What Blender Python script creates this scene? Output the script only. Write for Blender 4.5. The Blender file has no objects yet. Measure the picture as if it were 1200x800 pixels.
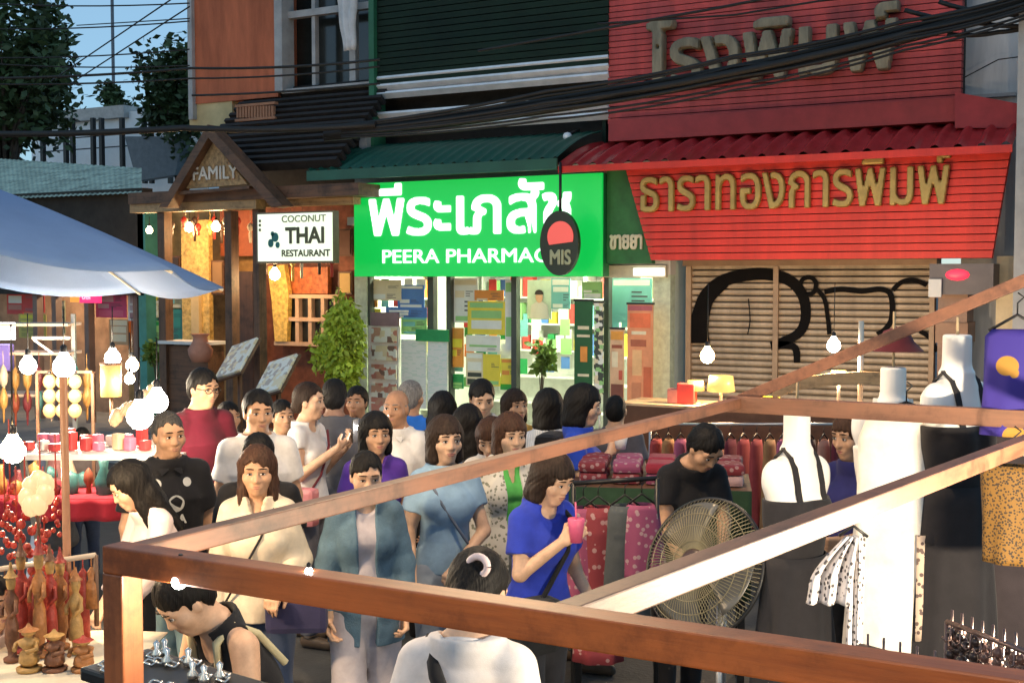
import bpy, bmesh, math, random
import numpy as np
from mathutils import Vector, Matrix, Euler

random.seed(7)
np.random.seed(7)
SC = bpy.context.scene
COL = SC.collection
R = math.radians
PI = math.pi

# ------------------------------------------------------------------ camera
FPX = 1450.0                      # focal length in pixels of the 1200 x 800 photograph
CAMZ = 2.35
YAW, PITCH = R(29.0), R(2.96)
cam = bpy.data.cameras.new('camera')
cam.sensor_width = 36.0
cam.lens = FPX / 1200 * 36
cam.clip_start, cam.clip_end = 0.05, 600
CAM = bpy.data.objects.new('camera', cam)
COL.objects.link(CAM)
CAM.location = (0, 0, CAMZ)
CAM.rotation_euler = (PI / 2 - PITCH, 0, YAW)
SC.camera = CAM

# ------------------------------------------------------------------ dusk sky, weak low sun
world = bpy.data.worlds.new('World')
SC.world = world
world.use_nodes = True
wn = world.node_tree
bgn = wn.nodes['Background']
sky = wn.nodes.new('ShaderNodeTexSky')
sky.sky_type = 'NISHITA'
sky.sun_disc = False
SUN_EL, SUN_AZ = R(9.0), R(200.0)
sky.sun_elevation = SUN_EL
sky.sun_rotation = SUN_AZ
sky.altitude = 300
sky.air_density = 1.0
sky.dust_density = 0.2
sky.ozone_density = 4.0
hz = wn.nodes.new('ShaderNodeMix')            # thin high overcast: the blue of the sky is paled evenly
hz.data_type = 'RGBA'
hz.inputs[0].default_value = 0.6
hz.inputs[7].default_value = (1.15, 1.75, 2.15, 1)
wn.links.new(sky.outputs[0], hz.inputs[6])
wn.links.new(hz.outputs[2], bgn.inputs[0])
bgn.inputs[1].default_value = 0.135
sun = bpy.data.lights.new('sun', 'SUN')
sun.energy = 0.02
sun.angle = R(20)
sun.color = (1.0, 0.86, 0.7)
SUN = bpy.data.objects.new('sun', sun)
COL.objects.link(SUN)
_sd = Vector((math.sin(SUN_AZ) * math.cos(SUN_EL), math.cos(SUN_AZ) * math.cos(SUN_EL), math.sin(SUN_EL)))
SUN.rotation_euler = (-_sd).to_track_quat('-Z', 'Y').to_euler()

SC.view_settings.view_transform = 'Standard'
SC.view_settings.look = 'None'
SC.view_settings.exposure = 1.2
SC.view_settings.gamma = 1.0
SC.view_settings.use_curve_mapping = False
SC.render.engine = 'CYCLES'
SC.cycles.use_denoising = True
SC.cycles.max_bounces = 5
SC.cycles.diffuse_bounces = 3
SC.cycles.glossy_bounces = 2
SC.cycles.transmission_bounces = 4
SC.cycles.sample_clamp_indirect = 4.0
SC.cycles.use_light_tree = True
LAMP = 0.78                        # one dial for all the lamps of the market

# ------------------------------------------------------------------ from a pixel of the photograph to a point of the street
_Mc = Euler((PI / 2 - PITCH, 0, YAW)).to_matrix()
FWD, RGT, UPV = -_Mc.col[2], _Mc.col[0], _Mc.col[1]
CP = Vector((0, 0, CAMZ))


def ray(px, py):
    return FWD + RGT * ((px - 600) / FPX) + UPV * ((400 - py) / FPX)


def W(px, py, y):                 # on the vertical plane at distance y across the street
    r = ray(px, py)
    return CP + r * (y / r.y)


def D(px, py, d):                 # at depth d in front of the viewer
    return CP + ray(px, py) * d


def G(px, py, z=0.0):             # on the horizontal plane at height z
    r = ray(px, py)
    return CP + r * ((z - CAMZ) / r.z)


# ------------------------------------------------------------------ materials
def _mat(name):
    m = bpy.data.materials.new(name)
    m.use_nodes = True
    return m, m.node_tree, m.node_tree.nodes['Principled BSDF']


def pm(name, col, rough=0.6, metal=0.0, var=0.18, scale=6.0, bump=0.0, bscale=60.0, alpha=1.0, spec=0.4, sheen=0.0, trans=0.0, sss=0.0, streak=0.0):
    m, t, b = _mat(name)
    N, L = t.nodes, t.links
    tc = N.new('ShaderNodeTexCoord')
    nz = N.new('ShaderNodeTexNoise')
    nz.inputs['Scale'].default_value = scale
    nz.inputs['Detail'].default_value = 6
    nz.inputs['Roughness'].default_value = 0.65
    if streak:                                   # rain streaks and grime: noise drawn out downwards
        mp = N.new('ShaderNodeMapping')
        mp.inputs['Scale'].default_value = (1, 1, streak)
        L.new(tc.outputs['Object'], mp.inputs[0])
        L.new(mp.outputs[0], nz.inputs['Vector'])
    else:
        L.new(tc.outputs['Object'], nz.inputs['Vector'])
    mr = N.new('ShaderNodeMapRange')
    mr.inputs[1].default_value, mr.inputs[2].default_value = 0.3, 0.7
    mr.inputs[3].default_value, mr.inputs[4].default_value = 1 - var, 1 + var
    L.new(nz.outputs[0], mr.inputs[0])
    mx = N.new('ShaderNodeMix')
    mx.data_type = 'RGBA'
    mx.blend_type = 'MULTIPLY'
    mx.inputs[0].default_value = 1.0
    mx.inputs[6].default_value = (*col, 1)
    L.new(mr.outputs[0], mx.inputs[7])
    L.new(mx.outputs[2], b.inputs['Base Color'])
    b.inputs['Roughness'].default_value = rough
    b.inputs['Metallic'].default_value = metal
    b.inputs['Specular IOR Level'].default_value = spec
    if sheen:
        b.inputs['Sheen Weight'].default_value = sheen
    if sss:
        b.inputs['Subsurface Weight'].default_value = sss
        b.inputs['Subsurface Radius'].default_value = (0.012, 0.005, 0.003)
        b.inputs['Subsurface Scale'].default_value = 1.0
    if trans:
        b.inputs['Transmission Weight'].default_value = trans
    if alpha < 1:
        b.inputs['Alpha'].default_value = alpha
    if bump:
        n2 = N.new('ShaderNodeTexNoise')
        n2.inputs['Scale'].default_value = bscale
        n2.inputs['Detail'].default_value = 4
        L.new(tc.outputs['Object'], n2.inputs['Vector'])
        bp = N.new('ShaderNodeBump')
        bp.inputs['Strength'].default_value = bump
        bp.inputs['Distance'].default_value = 0.01
        L.new(n2.outputs[0], bp.inputs['Height'])
        L.new(bp.outputs[0], b.inputs['Normal'])
    return m


def em(name, col, strength, base=None):
    m, t, b = _mat(name)
    b.inputs['Base Color'].default_value = (*(base or col), 1)
    b.inputs['Emission Color'].default_value = (*col, 1)
    b.inputs['Emission Strength'].default_value = strength
    b.inputs['Roughness'].default_value = 0.4
    return m


def ramp(N, L, src, stops, const=False):
    r = N.new('ShaderNodeValToRGB')
    e = r.color_ramp
    if const:
        e.interpolation = 'CONSTANT'
    while len(e.elements) < len(stops):
        e.elements.new(0.5)
    for el, (p, c) in zip(e.elements, stops):
        el.position = p
        el.color = (*c, 1)
    L.new(src, r.inputs[0])
    return r


def wood(name, c1, c2, scale=3.0, rough=0.5, axis=0, bump=0.25):
    """Grain runs along the given axis."""
    m, t, b = _mat(name)
    N, L = t.nodes, t.links
    tc = N.new('ShaderNodeTexCoord')
    mp = N.new('ShaderNodeMapping')
    s = [scale * 14] * 3
    s[axis] = scale * 0.9
    mp.inputs['Scale'].default_value = s
    L.new(tc.outputs['Object'], mp.inputs[0])
    nz = N.new('ShaderNodeTexNoise')
    nz.inputs['Scale'].default_value = 1.0
    nz.inputs['Detail'].default_value = 8
    nz.inputs['Roughness'].default_value = 0.7
    L.new(mp.outputs[0], nz.inputs['Vector'])
    r = ramp(N, L, nz.outputs[0], [(0.28, c2), (0.5, c1), (0.75, tuple(min(1, x * 1.25) for x in c1))])
    n3 = N.new('ShaderNodeTexNoise')             # worn and darkened patches
    n3.inputs['Scale'].default_value = 5.0
    n3.inputs['Detail'].default_value = 7
    n3.inputs['Roughness'].default_value = 0.7
    L.new(tc.outputs['Object'], n3.inputs['Vector'])
    r3 = ramp(N, L, n3.outputs[0], [(0.34, (.42, .40, .38)), (0.50, (.95, .95, .95)), (0.68, (1.15, 1.08, 1.0))])
    mw = N.new('ShaderNodeMix')
    mw.data_type = 'RGBA'
    mw.blend_type = 'MULTIPLY'
    mw.inputs[0].default_value = 1.0
    L.new(r.outputs[0], mw.inputs[6])
    L.new(r3.outputs[0], mw.inputs[7])
    L.new(mw.outputs[2], b.inputs['Base Color'])
    b.inputs['Roughness'].default_value = rough
    bp = N.new('ShaderNodeBump')
    bp.inputs['Strength'].default_value = bump
    bp.inputs['Distance'].default_value = 0.004
    L.new(nz.outputs[0], bp.inputs['Height'])
    L.new(bp.outputs[0], b.inputs['Normal'])
    return m


def printed(name, cols, scale=14.0, rough=0.45, ratio=(1, 1, 1), emit=0.0):
    """Flat printed matter: blocks of ink in the given colours."""
    m, t, b = _mat(name)
    N, L = t.nodes, t.links
    tc = N.new('ShaderNodeTexCoord')
    mp = N.new('ShaderNodeMapping')
    mp.inputs['Scale'].default_value = ratio
    mp.inputs['Location'].default_value = (random.random() * 9, random.random() * 9, random.random() * 9)
    L.new(tc.outputs['Object'], mp.inputs[0])
    v = N.new('ShaderNodeTexVoronoi')
    v.distance = 'CHEBYCHEV'
    v.inputs['Scale'].default_value = scale
    v.inputs['Randomness'].default_value = 0.75
    L.new(mp.outputs[0], v.inputs['Vector'])
    sp = N.new('ShaderNodeSeparateColor')
    L.new(v.outputs['Color'], sp.inputs[0])
    k = len(cols)
    r = ramp(N, L, sp.outputs[0], [(i / k, c) for i, c in enumerate(cols)], True)
    L.new(r.outputs[0], b.inputs['Base Color'])
    b.inputs['Roughness'].default_value = rough
    if emit:
        L.new(r.outputs[0], b.inputs['Emission Color'])
        b.inputs['Emission Strength'].default_value = emit
    return m


def stripes(name, c1, c2, freq, axis=0, rough=0.8, duty=0.5):
    m, t, b = _mat(name)
    N, L = t.nodes, t.links
    tc = N.new('ShaderNodeTexCoord')
    sx = N.new('ShaderNodeSeparateXYZ')
    L.new(tc.outputs['Object'], sx.inputs[0])
    mu = N.new('ShaderNodeMath')
    mu.operation = 'MULTIPLY'
    mu.inputs[1].default_value = freq
    L.new(sx.outputs[axis], mu.inputs[0])
    fr = N.new('ShaderNodeMath')
    fr.operation = 'FRACT'
    L.new(mu.outputs[0], fr.inputs[0])
    r = ramp(N, L, fr.outputs[0], [(0.0, c1), (duty, c2)], True)
    L.new(r.outputs[0], b.inputs['Base Color'])
    b.inputs['Roughness'].default_value = rough
    return m


def dotted(name, base, ink, scale=40.0, thr=0.35, rough=0.8):
    m, t, b = _mat(name)
    N, L = t.nodes, t.links
    tc = N.new('ShaderNodeTexCoord')
    v = N.new('ShaderNodeTexVoronoi')
    v.inputs['Scale'].default_value = scale
    L.new(tc.outputs['Object'], v.inputs['Vector'])
    r = ramp(N, L, v.outputs['Distance'], [(0.0, ink), (thr, base)], True)
    L.new(r.outputs[0], b.inputs['Base Color'])
    b.inputs['Roughness'].default_value = rough
    return m


# ------------------------------------------------------------------ objects, tags and copies
def link(o, parent=None):
    COL.objects.link(o)
    if parent is not None:
        o.parent = parent
    return o


def tag(o, label=None, cat=None, group=None, kind=None):
    if label:
        o['label'] = label
    if cat:
        o['category'] = cat
    if group:
        o['group'] = group
    if kind:
        o['kind'] = kind
    return o


def empty(name, loc=(0, 0, 0), rz=0.0, rot=None):
    o = bpy.data.objects.new(name, None)
    o.empty_display_size = 0.1
    COL.objects.link(o)
    o.location = loc
    o.rotation_euler = rot if rot else (0, 0, rz)
    return o


def copy_tree(o, parent=None):
    c = o.copy()
    COL.objects.link(c)
    if parent is not None:
        c.parent = parent
    for ch in list(o.children):
        copy_tree(ch, c)
    return c


class MB:
    """Collects shapes and links them as one mesh object."""

    def __init__(s):
        s.bm = bmesh.new()
        s.mi = 0

    def _take(s, faces):
        for f in faces:
            f.material_index = s.mi

    def poly(s, pts):
        f = s.bm.faces.new([s.bm.verts.new(p) for p in pts])
        s._take([f])
        return s

    def box(s, c, size, rot=None, bev=0.0):
        c = Vector(c)
        m = rot if rot is not None else Matrix.Identity(3)
        v = []
        for i in range(8):
            p = Vector(((i & 1) - .5, ((i >> 1) & 1) - .5, (i >> 2) - .5))
            v.append(s.bm.verts.new(c + m @ Vector((p.x * size[0], p.y * size[1], p.z * size[2]))))
        fs = [s.bm.faces.new([v[i] for i in q]) for q in ((0, 2, 3, 1), (4, 5, 7, 6), (0, 1, 5, 4), (2, 6, 7, 3), (0, 4, 6, 2), (1, 3, 7, 5))]
        s._take(fs)
        if bev:
            es = list({e for f in fs for e in f.edges})
            r = bmesh.ops.bevel(s.bm, geom=es, offset=bev, segments=2, affect='EDGES', profile=0.6)
            s._take(r['faces'])
        return s

    def bar(s, a, b, w, h=None, bev=0.0, up=(0, 0, 1)):
        a, b = Vector(a), Vector(b)
        x = (b - a)
        ln = x.length
        x.normalize()
        u = Vector(up)
        if abs(x.dot(u)) > 0.98:
            u = Vector((0, 1, 0))
        y = u.cross(x).normalized()
        z = x.cross(y)
        m = Matrix((x, y, z)).transposed()
        return s.box((a + b) / 2, (ln, w, h or w), m, bev)

    def tube(s, pts, r, n=8, caps=True, smooth=True):
        pts = [Vector(p) for p in pts]
        rs = r if isinstance(r, (list, tuple)) else [r] * len(pts)
        rings = []
        prev = None
        for i, p in enumerate(pts):
            d = (pts[min(i + 1, len(pts) - 1)] - pts[max(i - 1, 0)])
            if d.length < 1e-9:
                d = Vector((0, 0, 1))
            d.normalize()
            if prev is None:
                u = Vector((0, 0, 1)) if abs(d.z) < 0.9 else Vector((0, 1, 0))
                x = d.cross(u).normalized()
            else:
                x = prev - d * prev.dot(d)
                x = x.normalized() if x.length > 1e-6 else d.orthogonal().normalized()
            prev = x
            y = d.cross(x)
            rings.append([s.bm.verts.new(p + (x * math.cos(2 * PI * k / n) + y * math.sin(2 * PI * k / n)) * rs[i]) for k in range(n)])
        fs = []
        for a, b in zip(rings, rings[1:]):
            for k in range(n):
                f = s.bm.faces.new((a[k], a[(k + 1) % n], b[(k + 1) % n], b[k]))
                f.smooth = smooth
                fs.append(f)
        if caps:
            fs.append(s.bm.faces.new(rings[0][::-1]))
            fs.append(s.bm.faces.new(rings[-1]))
        s._take(fs)
        return s

    def lathe(s, prof, c=(0, 0, 0), n=20, m=None, smooth=True):
        c = Vector(c)
        m = m if m is not None else Matrix.Identity(3)
        rings = []
        for r, z in prof:
            rings.append([s.bm.verts.new(c + m @ Vector((max(r, 1e-4) * math.cos(2 * PI * k / n), max(r, 1e-4) * math.sin(2 * PI * k / n), z))) for k in range(n)])
        fs = []
        for a, b in zip(rings, rings[1:]):
            for k in range(n):
                f = s.bm.faces.new((a[k], a[(k + 1) % n], b[(k + 1) % n], b[k]))
                f.smooth = smooth
                fs.append(f)
        s._take(fs)
        return s

    def ball(s, c, r, n=12, sq=(1, 1, 1), m=None):
        c = Vector(c)
        m = m if m is not None else Matrix.Identity(3)
        h = max(4, n // 2)
        top = s.bm.verts.new(c + m @ Vector((0, 0, r * sq[2])))
        bot = s.bm.verts.new(c - m @ Vector((0, 0, r * sq[2])))
        rings = []
        for j in range(1, h):
            t = PI * j / h
            rings.append([s.bm.verts.new(c + m @ Vector((r * sq[0] * math.sin(t) * math.cos(2 * PI * k / n), r * sq[1] * math.sin(t) * math.sin(2 * PI * k / n), r * sq[2] * math.cos(t)))) for k in range(n)])
        fs = []
        for k in range(n):
            fs.append(s.bm.faces.new((top, rings[0][k], rings[0][(k + 1) % n])))
            fs.append(s.bm.faces.new((bot, rings[-1][(k + 1) % n], rings[-1][k])))
        for a, b in zip(rings, rings[1:]):
            for k in range(n):
                fs.append(s.bm.faces.new((a[k], b[k], b[(k + 1) % n], a[(k + 1) % n])))
        for f in fs:
            f.smooth = True
        s._take(fs)
        return s

    def prism(s, pts, off):
        """A flat outline pushed along off."""
        off = Vector(off)
        a = [s.bm.verts.new(Vector(p)) for p in pts]
        b = [s.bm.verts.new(Vector(p) + off) for p in pts]
        n = len(pts)
        fs = [s.bm.faces.new(a), s.bm.faces.new(b[::-1])]
        for k in range(n):
            fs.append(s.bm.faces.new((a[k], b[k], b[(k + 1) % n], a[(k + 1) % n])))
        s._take(fs)
        return s

    def grid(s, fn, nu, nv, smooth=True):
        v = [[s.bm.verts.new(fn(i / nu, j / nv)) for j in range(nv + 1)] for i in range(nu + 1)]
        fs = []
        for i in range(nu):
            for j in range(nv):
                f = s.bm.faces.new((v[i][j], v[i + 1][j], v[i + 1][j + 1], v[i][j + 1]))
                f.smooth = smooth
                fs.append(f)
        s._take(fs)
        return s

    def build(s, name, mat, parent=None, loc=None, rz=0.0, normals=True, centre=False):
        if normals:
            bmesh.ops.recalc_face_normals(s.bm, faces=s.bm.faces[:])
        me = bpy.data.meshes.new(name)
        if centre and len(s.bm.verts):
            xs = [v.co for v in s.bm.verts]
            c = Vector([(min(p[i] for p in xs) + max(p[i] for p in xs)) / 2 for i in range(3)])
            c.z = min(p.z for p in xs)
            for v in s.bm.verts:
                v.co -= c
            loc = c
        s.bm.to_mesh(me)
        s.bm.free()
        for m in (mat if isinstance(mat, (list, tuple)) else [mat]):
            me.materials.append(m)
        o = bpy.data.objects.new(name, me)
        link(o, parent)
        if loc is not None:
            o.location = loc
        if rz:
            o.rotation_euler = (0, 0, rz)
        return o


def thick(o, t):
    md = o.modifiers.new('solid', 'SOLIDIFY')
    md.thickness = t
    md.offset = 0
    return o


# ------------------------------------------------------------------ distance fields: people, cloth, hair, bold letters
def nets(F, lo, vox):
    """Surface of the zero level of F as (verts, quads)."""
    ins = F < 0
    nx, ny, nz = F.shape
    c = np.zeros((nx - 1, ny - 1, nz - 1), np.uint8)
    for i in (0, 1):
        for j in (0, 1):
            for k in (0, 1):
                c += ins[i:nx - 1 + i, j:ny - 1 + j, k:nz - 1 + k]
    act = np.argwhere((c > 0) & (c < 8))
    if len(act) == 0:
        return np.zeros((0, 3), np.float32), np.zeros((0, 4), np.int32)
    idx = np.full(c.shape, -1, np.int32)
    idx[act[:, 0], act[:, 1], act[:, 2]] = np.arange(len(act))
    acc = np.zeros((len(act), 3), np.float32)
    cnt = np.zeros(len(act), np.float32)
    cor = [(i, j, k) for i in (0, 1) for j in (0, 1) for k in (0, 1)]
    val = {q: F[act[:, 0] + q[0], act[:, 1] + q[1], act[:, 2] + q[2]] for q in cor}
    for a in cor:
        for ax in range(3):
            if a[ax]:
                continue
            b = list(a)
            b[ax] = 1
            b = tuple(b)
            va, vb = val[a], val[b]
            m = (va < 0) != (vb < 0)
            t = np.where(m, va / np.where(m, va - vb, 1), 0)
            for q in range(3):
                acc[:, q] += np.where(m, a[q] + (t if q == ax else 0), 0)
            cnt += m
    V = (act + acc / cnt[:, None]) * vox + np.asarray(lo, np.float32)
    quads = []
    for ax in range(3):
        s0 = [slice(1, -1)] * 3
        s0[ax] = slice(0, -1)
        s1 = list(s0)
        s1[ax] = slice(1, None)
        A, B = ins[tuple(s0)], ins[tuple(s1)]
        e = np.argwhere(A != B)
        if not len(e):
            continue
        flip = A[e[:, 0], e[:, 1], e[:, 2]]
        o = np.ones(3, int)
        o[ax] = 0
        e = e + o
        u, v = (ax + 1) % 3, (ax + 2) % 3
        q = []
        for du, dv in ((1, 1), (0, 1), (0, 0), (1, 0)):
            f = e.copy()
            f[:, u] -= du
            f[:, v] -= dv
            q.append(idx[f[:, 0], f[:, 1], f[:, 2]])
        q = np.stack(q, 1)
        q[~flip] = q[~flip][:, ::-1]
        quads.append(q)
    Q = np.concatenate(quads)
    return V, Q[(Q >= 0).all(1)]


def np_mesh(name, V, Q, mat, parent=None, smooth=True):
    me = bpy.data.meshes.new(name)
    me.vertices.add(len(V))
    me.vertices.foreach_set('co', np.ascontiguousarray(V, np.float32).ravel())
    me.loops.add(Q.size)
    me.loops.foreach_set('vertex_index', np.ascontiguousarray(Q, np.int32).ravel())
    me.polygons.add(len(Q))
    me.polygons.foreach_set('loop_start', np.arange(0, Q.size, 4, dtype=np.int32))
    me.polygons.foreach_set('use_smooth', np.full(len(Q), smooth))
    me.update(calc_edges=True)
    for m in (mat if isinstance(mat, (list, tuple)) else [mat]):
        me.materials.append(m)
    o = bpy.data.objects.new(name, me)
    return link(o, parent)


class Field:
    def __init__(s, lo, hi, vox):
        s.lo = np.asarray(lo, float)
        s.vox = vox
        n = np.maximum(4, np.ceil((np.asarray(hi, float) - s.lo) / vox).astype(int) + 1)
        s.n = n
        s.F = np.full(n, 1.0, np.float32)
        s.ax = [(s.lo[i] + np.arange(n[i]) * vox).astype(np.float32) for i in range(3)]

    def _sub(s, lo, hi, pad):
        a = np.clip(np.floor((np.asarray(lo) - pad - s.lo) / s.vox).astype(int), 0, s.n)
        b = np.clip(np.ceil((np.asarray(hi) + pad - s.lo) / s.vox).astype(int) + 1, 0, s.n)
        if (b <= a).any():
            return None, None
        sl = tuple(slice(x, y) for x, y in zip(a, b))
        X = s.ax[0][sl[0]][:, None, None]
        Y = s.ax[1][sl[1]][None, :, None]
        Z = s.ax[2][sl[2]][None, None, :]
        return sl, (X, Y, Z)

    def add(s, fn, lo, hi, k=0.02):
        sl, P = s._sub(lo, hi, k + 2.5 * s.vox)
        if sl is None:
            return s
        d = fn(*P)
        a = s.F[sl]
        h = np.maximum(k - np.abs(a - d), 0) / k
        s.F[sl] = np.minimum(a, d) - h * h * k * 0.25
        return s

    def cut(s, fn, lo=None, hi=None, k=0.008):
        if lo is None:
            lo, hi = s.lo, s.lo + s.n * s.vox
        sl, P = s._sub(lo, hi, k + 2.5 * s.vox)
        if sl is None:
            return s
        d = -fn(*P)
        a = s.F[sl]
        h = np.maximum(k - np.abs(a - d), 0) / k
        s.F[sl] = np.maximum(a, d) + h * h * k * 0.25
        return s

    def warp(s, fn):
        X, Y, Z = s.ax[0][:, None, None], s.ax[1][None, :, None], s.ax[2][None, None, :]
        s.F += fn(X, Y, Z).astype(np.float32)
        return s

    def mesh(s, name, mat, parent=None, scale=1.0):
        s.F[0], s.F[-1] = 1, 1
        s.F[:, 0], s.F[:, -1] = 1, 1
        s.F[:, :, 0], s.F[:, :, -1] = 1, 1
        V, Q = nets(s.F, s.lo, s.vox)
        return np_mesh(name, V * scale, Q, mat, parent)

    # primitives
    def cap(s, a, b, ra, rb, k=0.02, flat=False, cut=False):
        a, b = np.asarray(a, float), np.asarray(b, float)
        ba = b - a
        L2 = max(float(ba @ ba), 1e-9)
        r = max(ra, rb)

        def fn(X, Y, Z):
            x, y, z = X - a[0], Y - a[1], Z - a[2]
            h0 = (x * ba[0] + y * ba[1] + z * ba[2]) / L2
            h = np.clip(h0, 0, 1)
            d = np.sqrt((x - ba[0] * h) ** 2 + (y - ba[1] * h) ** 2 + (z - ba[2] * h) ** 2) - (ra + (rb - ra) * h)
            if flat:
                d = np.maximum(d, (h0 - 1) * math.sqrt(L2))
            return d
        lo, hi = np.minimum(a, b) - r, np.maximum(a, b) + r
        return s.cut(fn, lo, hi, k) if cut else s.add(fn, lo, hi, k)

    def ell(s, c, rad, M=None, k=0.02, cut=False):
        c, rad = np.asarray(c, float), np.asarray(rad, float)

        def fn(X, Y, Z):
            x, y, z = X - c[0], Y - c[1], Z - c[2]
            if M is not None:
                x, y, z = (M[0][0] * x + M[1][0] * y + M[2][0] * z, M[0][1] * x + M[1][1] * y + M[2][1] * z, M[0][2] * x + M[1][2] * y + M[2][2] * z)
            k0 = np.sqrt((x / rad[0]) ** 2 + (y / rad[1]) ** 2 + (z / rad[2]) ** 2)
            k1 = np.sqrt((x / rad[0] ** 2) ** 2 + (y / rad[1] ** 2) ** 2 + (z / rad[2] ** 2) ** 2)
            return k0 * (k0 - 1) / np.maximum(k1, 1e-6)
        r = rad.max() if M is not None else rad
        return s.cut(fn, c - r, c + r, k) if cut else s.add(fn, c - r, c + r, k)


def letters(name, text, mat, width, height=None, grow=0.0, depth=0.03, vox=None, parent=None, serif=False, sx=None):
    """Solid letters lying in the local xz plane (front towards -y), origin at the lower left of the writing; grow makes them bolder."""
    cu = bpy.data.curves.new('writing', 'FONT')
    cu.body = text
    cu.size = 1.0
    cu.resolution_u = 4
    ob = bpy.data.objects.new('writing', cu)
    COL.objects.link(ob)
    dg = bpy.context.evaluated_depsgraph_get()
    me = ob.evaluated_get(dg).to_mesh()
    V = np.zeros(len(me.vertices) * 3, np.float32)
    me.vertices.foreach_get('co', V)
    V = V.reshape(-1, 3)[:, :2]
    from collections import Counter
    cn = Counter()
    tris = []
    for p in me.polygons:
        vs = list(p.vertices)
        tris += [(vs[0], vs[q], vs[q + 1]) for q in range(1, len(vs) - 1)]
        for a, b in zip(vs, vs[1:] + vs[:1]):
            key = (min(a, b), max(a, b))
            cn[key] += 1
    E = np.array([k for k, c in cn.items() if c == 1])
    A, B = V[E[:, 0]].copy(), V[E[:, 1]].copy()
    bpy.data.objects.remove(ob)
    mn, mx = np.minimum(A, B).min(0), np.maximum(A, B).max(0)
    w0, h0 = mx - mn
    kx = (width - 2 * grow) / w0
    ky = (height - 2 * grow) / h0 if height else kx
    for P in (A, B):
        P[:] = (P - mn) * (kx, ky) + grow
    H = h0 * ky + 2 * grow
    vox = vox or H / 60
    xs = np.arange(-3 * vox, width + 4 * vox, vox, dtype=np.float32)
    zs = np.arange(-3 * vox, H + 4 * vox, vox, dtype=np.float32)
    XX, ZZ = np.meshgrid(xs, zs, indexing='ij')
    d2 = np.full(XX.shape, 9.0, np.float32)
    par = np.zeros(XX.shape, np.int32)
    for (ax, az), (bx, bz) in zip(A, B):
        ex, ez = bx - ax, bz - az
        l2 = ex * ex + ez * ez + 1e-12
        i0, i1 = np.searchsorted(xs, min(ax, bx) - .12), np.searchsorted(xs, max(ax, bx) + .12)
        X, Z = XX[i0:i1], ZZ[i0:i1]
        t = np.clip(((X - ax) * ex + (Z - az) * ez) / l2, 0, 1)
        d2[i0:i1] = np.minimum(d2[i0:i1], (X - ax - ex * t) ** 2 + (Z - az - ez * t) ** 2)
    VT = (V - mn) * (kx, ky) + grow
    for t in tris:
        p = VT[list(t)]
        (i0, j0), (i1, j1) = (np.searchsorted(xs, p[:, 0].min() - 1e-5), np.searchsorted(zs, p[:, 1].min() - 1e-5)), (np.searchsorted(xs, p[:, 0].max() + 1e-5), np.searchsorted(zs, p[:, 1].max() + 1e-5))
        X, Z = XX[i0:i1, j0:j1], ZZ[i0:i1, j0:j1]
        c = [(p[(k + 1) % 3, 0] - p[k, 0]) * (Z - p[k, 1]) - (p[(k + 1) % 3, 1] - p[k, 1]) * (X - p[k, 0]) for k in range(3)]
        e_ = 1e-9
        par[i0:i1, j0:j1] |= ((c[0] >= -e_) & (c[1] >= -e_) & (c[2] >= -e_)) | ((c[0] <= e_) & (c[1] <= e_) & (c[2] <= e_))
    sd = np.sqrt(d2)
    sd = np.where(par > 0, -sd, sd) - grow
    n = 5
    F = np.repeat(sd[:, None, :], n, 1)
    vy = depth / 2
    yy = (np.arange(n) - 2) * vy
    F = np.maximum(F, (np.abs(yy) - depth / 2 + 1e-3)[None, :, None] * 0.5 + 0)
    V, Q = nets(F.astype(np.float32), (0, 0, 0), 1.0)
    V = np.stack([xs[0] + V[:, 0] * vox, (V[:, 1] - 2) * vy, zs[0] + V[:, 2] * vox], 1)
    o = np_mesh(name, V, Q, mat, parent, smooth=False)
    return o, H

# ------------------------------------------------------------------ people
SKIN = {}


def skin_mat(tone):
    if tone not in SKIN:
        col = {'fair': (0.58, 0.36, 0.235), 'mid': (0.48, 0.275, 0.165), 'tan': (0.36, 0.19, 0.11), 'dark': (0.22, 0.12, 0.08)}[tone]
        SKIN[tone] = pm('skin_' + tone, col, 0.5, var=0.16, scale=22, spec=0.35, bump=.06, bscale=260)
    return SKIN[tone]


def hair_mat(name, col):
    m, t, b = _mat(name)
    N, L = t.nodes, t.links
    tc = N.new('ShaderNodeTexCoord')
    mp = N.new('ShaderNodeMapping')
    mp.inputs['Scale'].default_value = (140, 140, 9)
    L.new(tc.outputs['Object'], mp.inputs[0])
    nz = N.new('ShaderNodeTexNoise')
    nz.inputs['Scale'].default_value = 1
    nz.inputs['Detail'].default_value = 5
    L.new(mp.outputs[0], nz.inputs['Vector'])
    r = ramp(N, L, nz.outputs[0], [(0.3, tuple(c * 0.55 for c in col)), (0.7, tuple(min(1, c * 1.6) for c in col))])
    L.new(r.outputs[0], b.inputs['Base Color'])
    b.inputs['Roughness'].default_value = 0.6
    b.inputs['Specular IOR Level'].default_value = 0.18
    bp = N.new('ShaderNodeBump')
    bp.inputs['Strength'].default_value = 0.6
    bp.inputs['Distance'].default_value = 0.006
    L.new(nz.outputs[0], bp.inputs['Height'])
    L.new(bp.outputs[0], b.inputs['Normal'])
    return m


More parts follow.
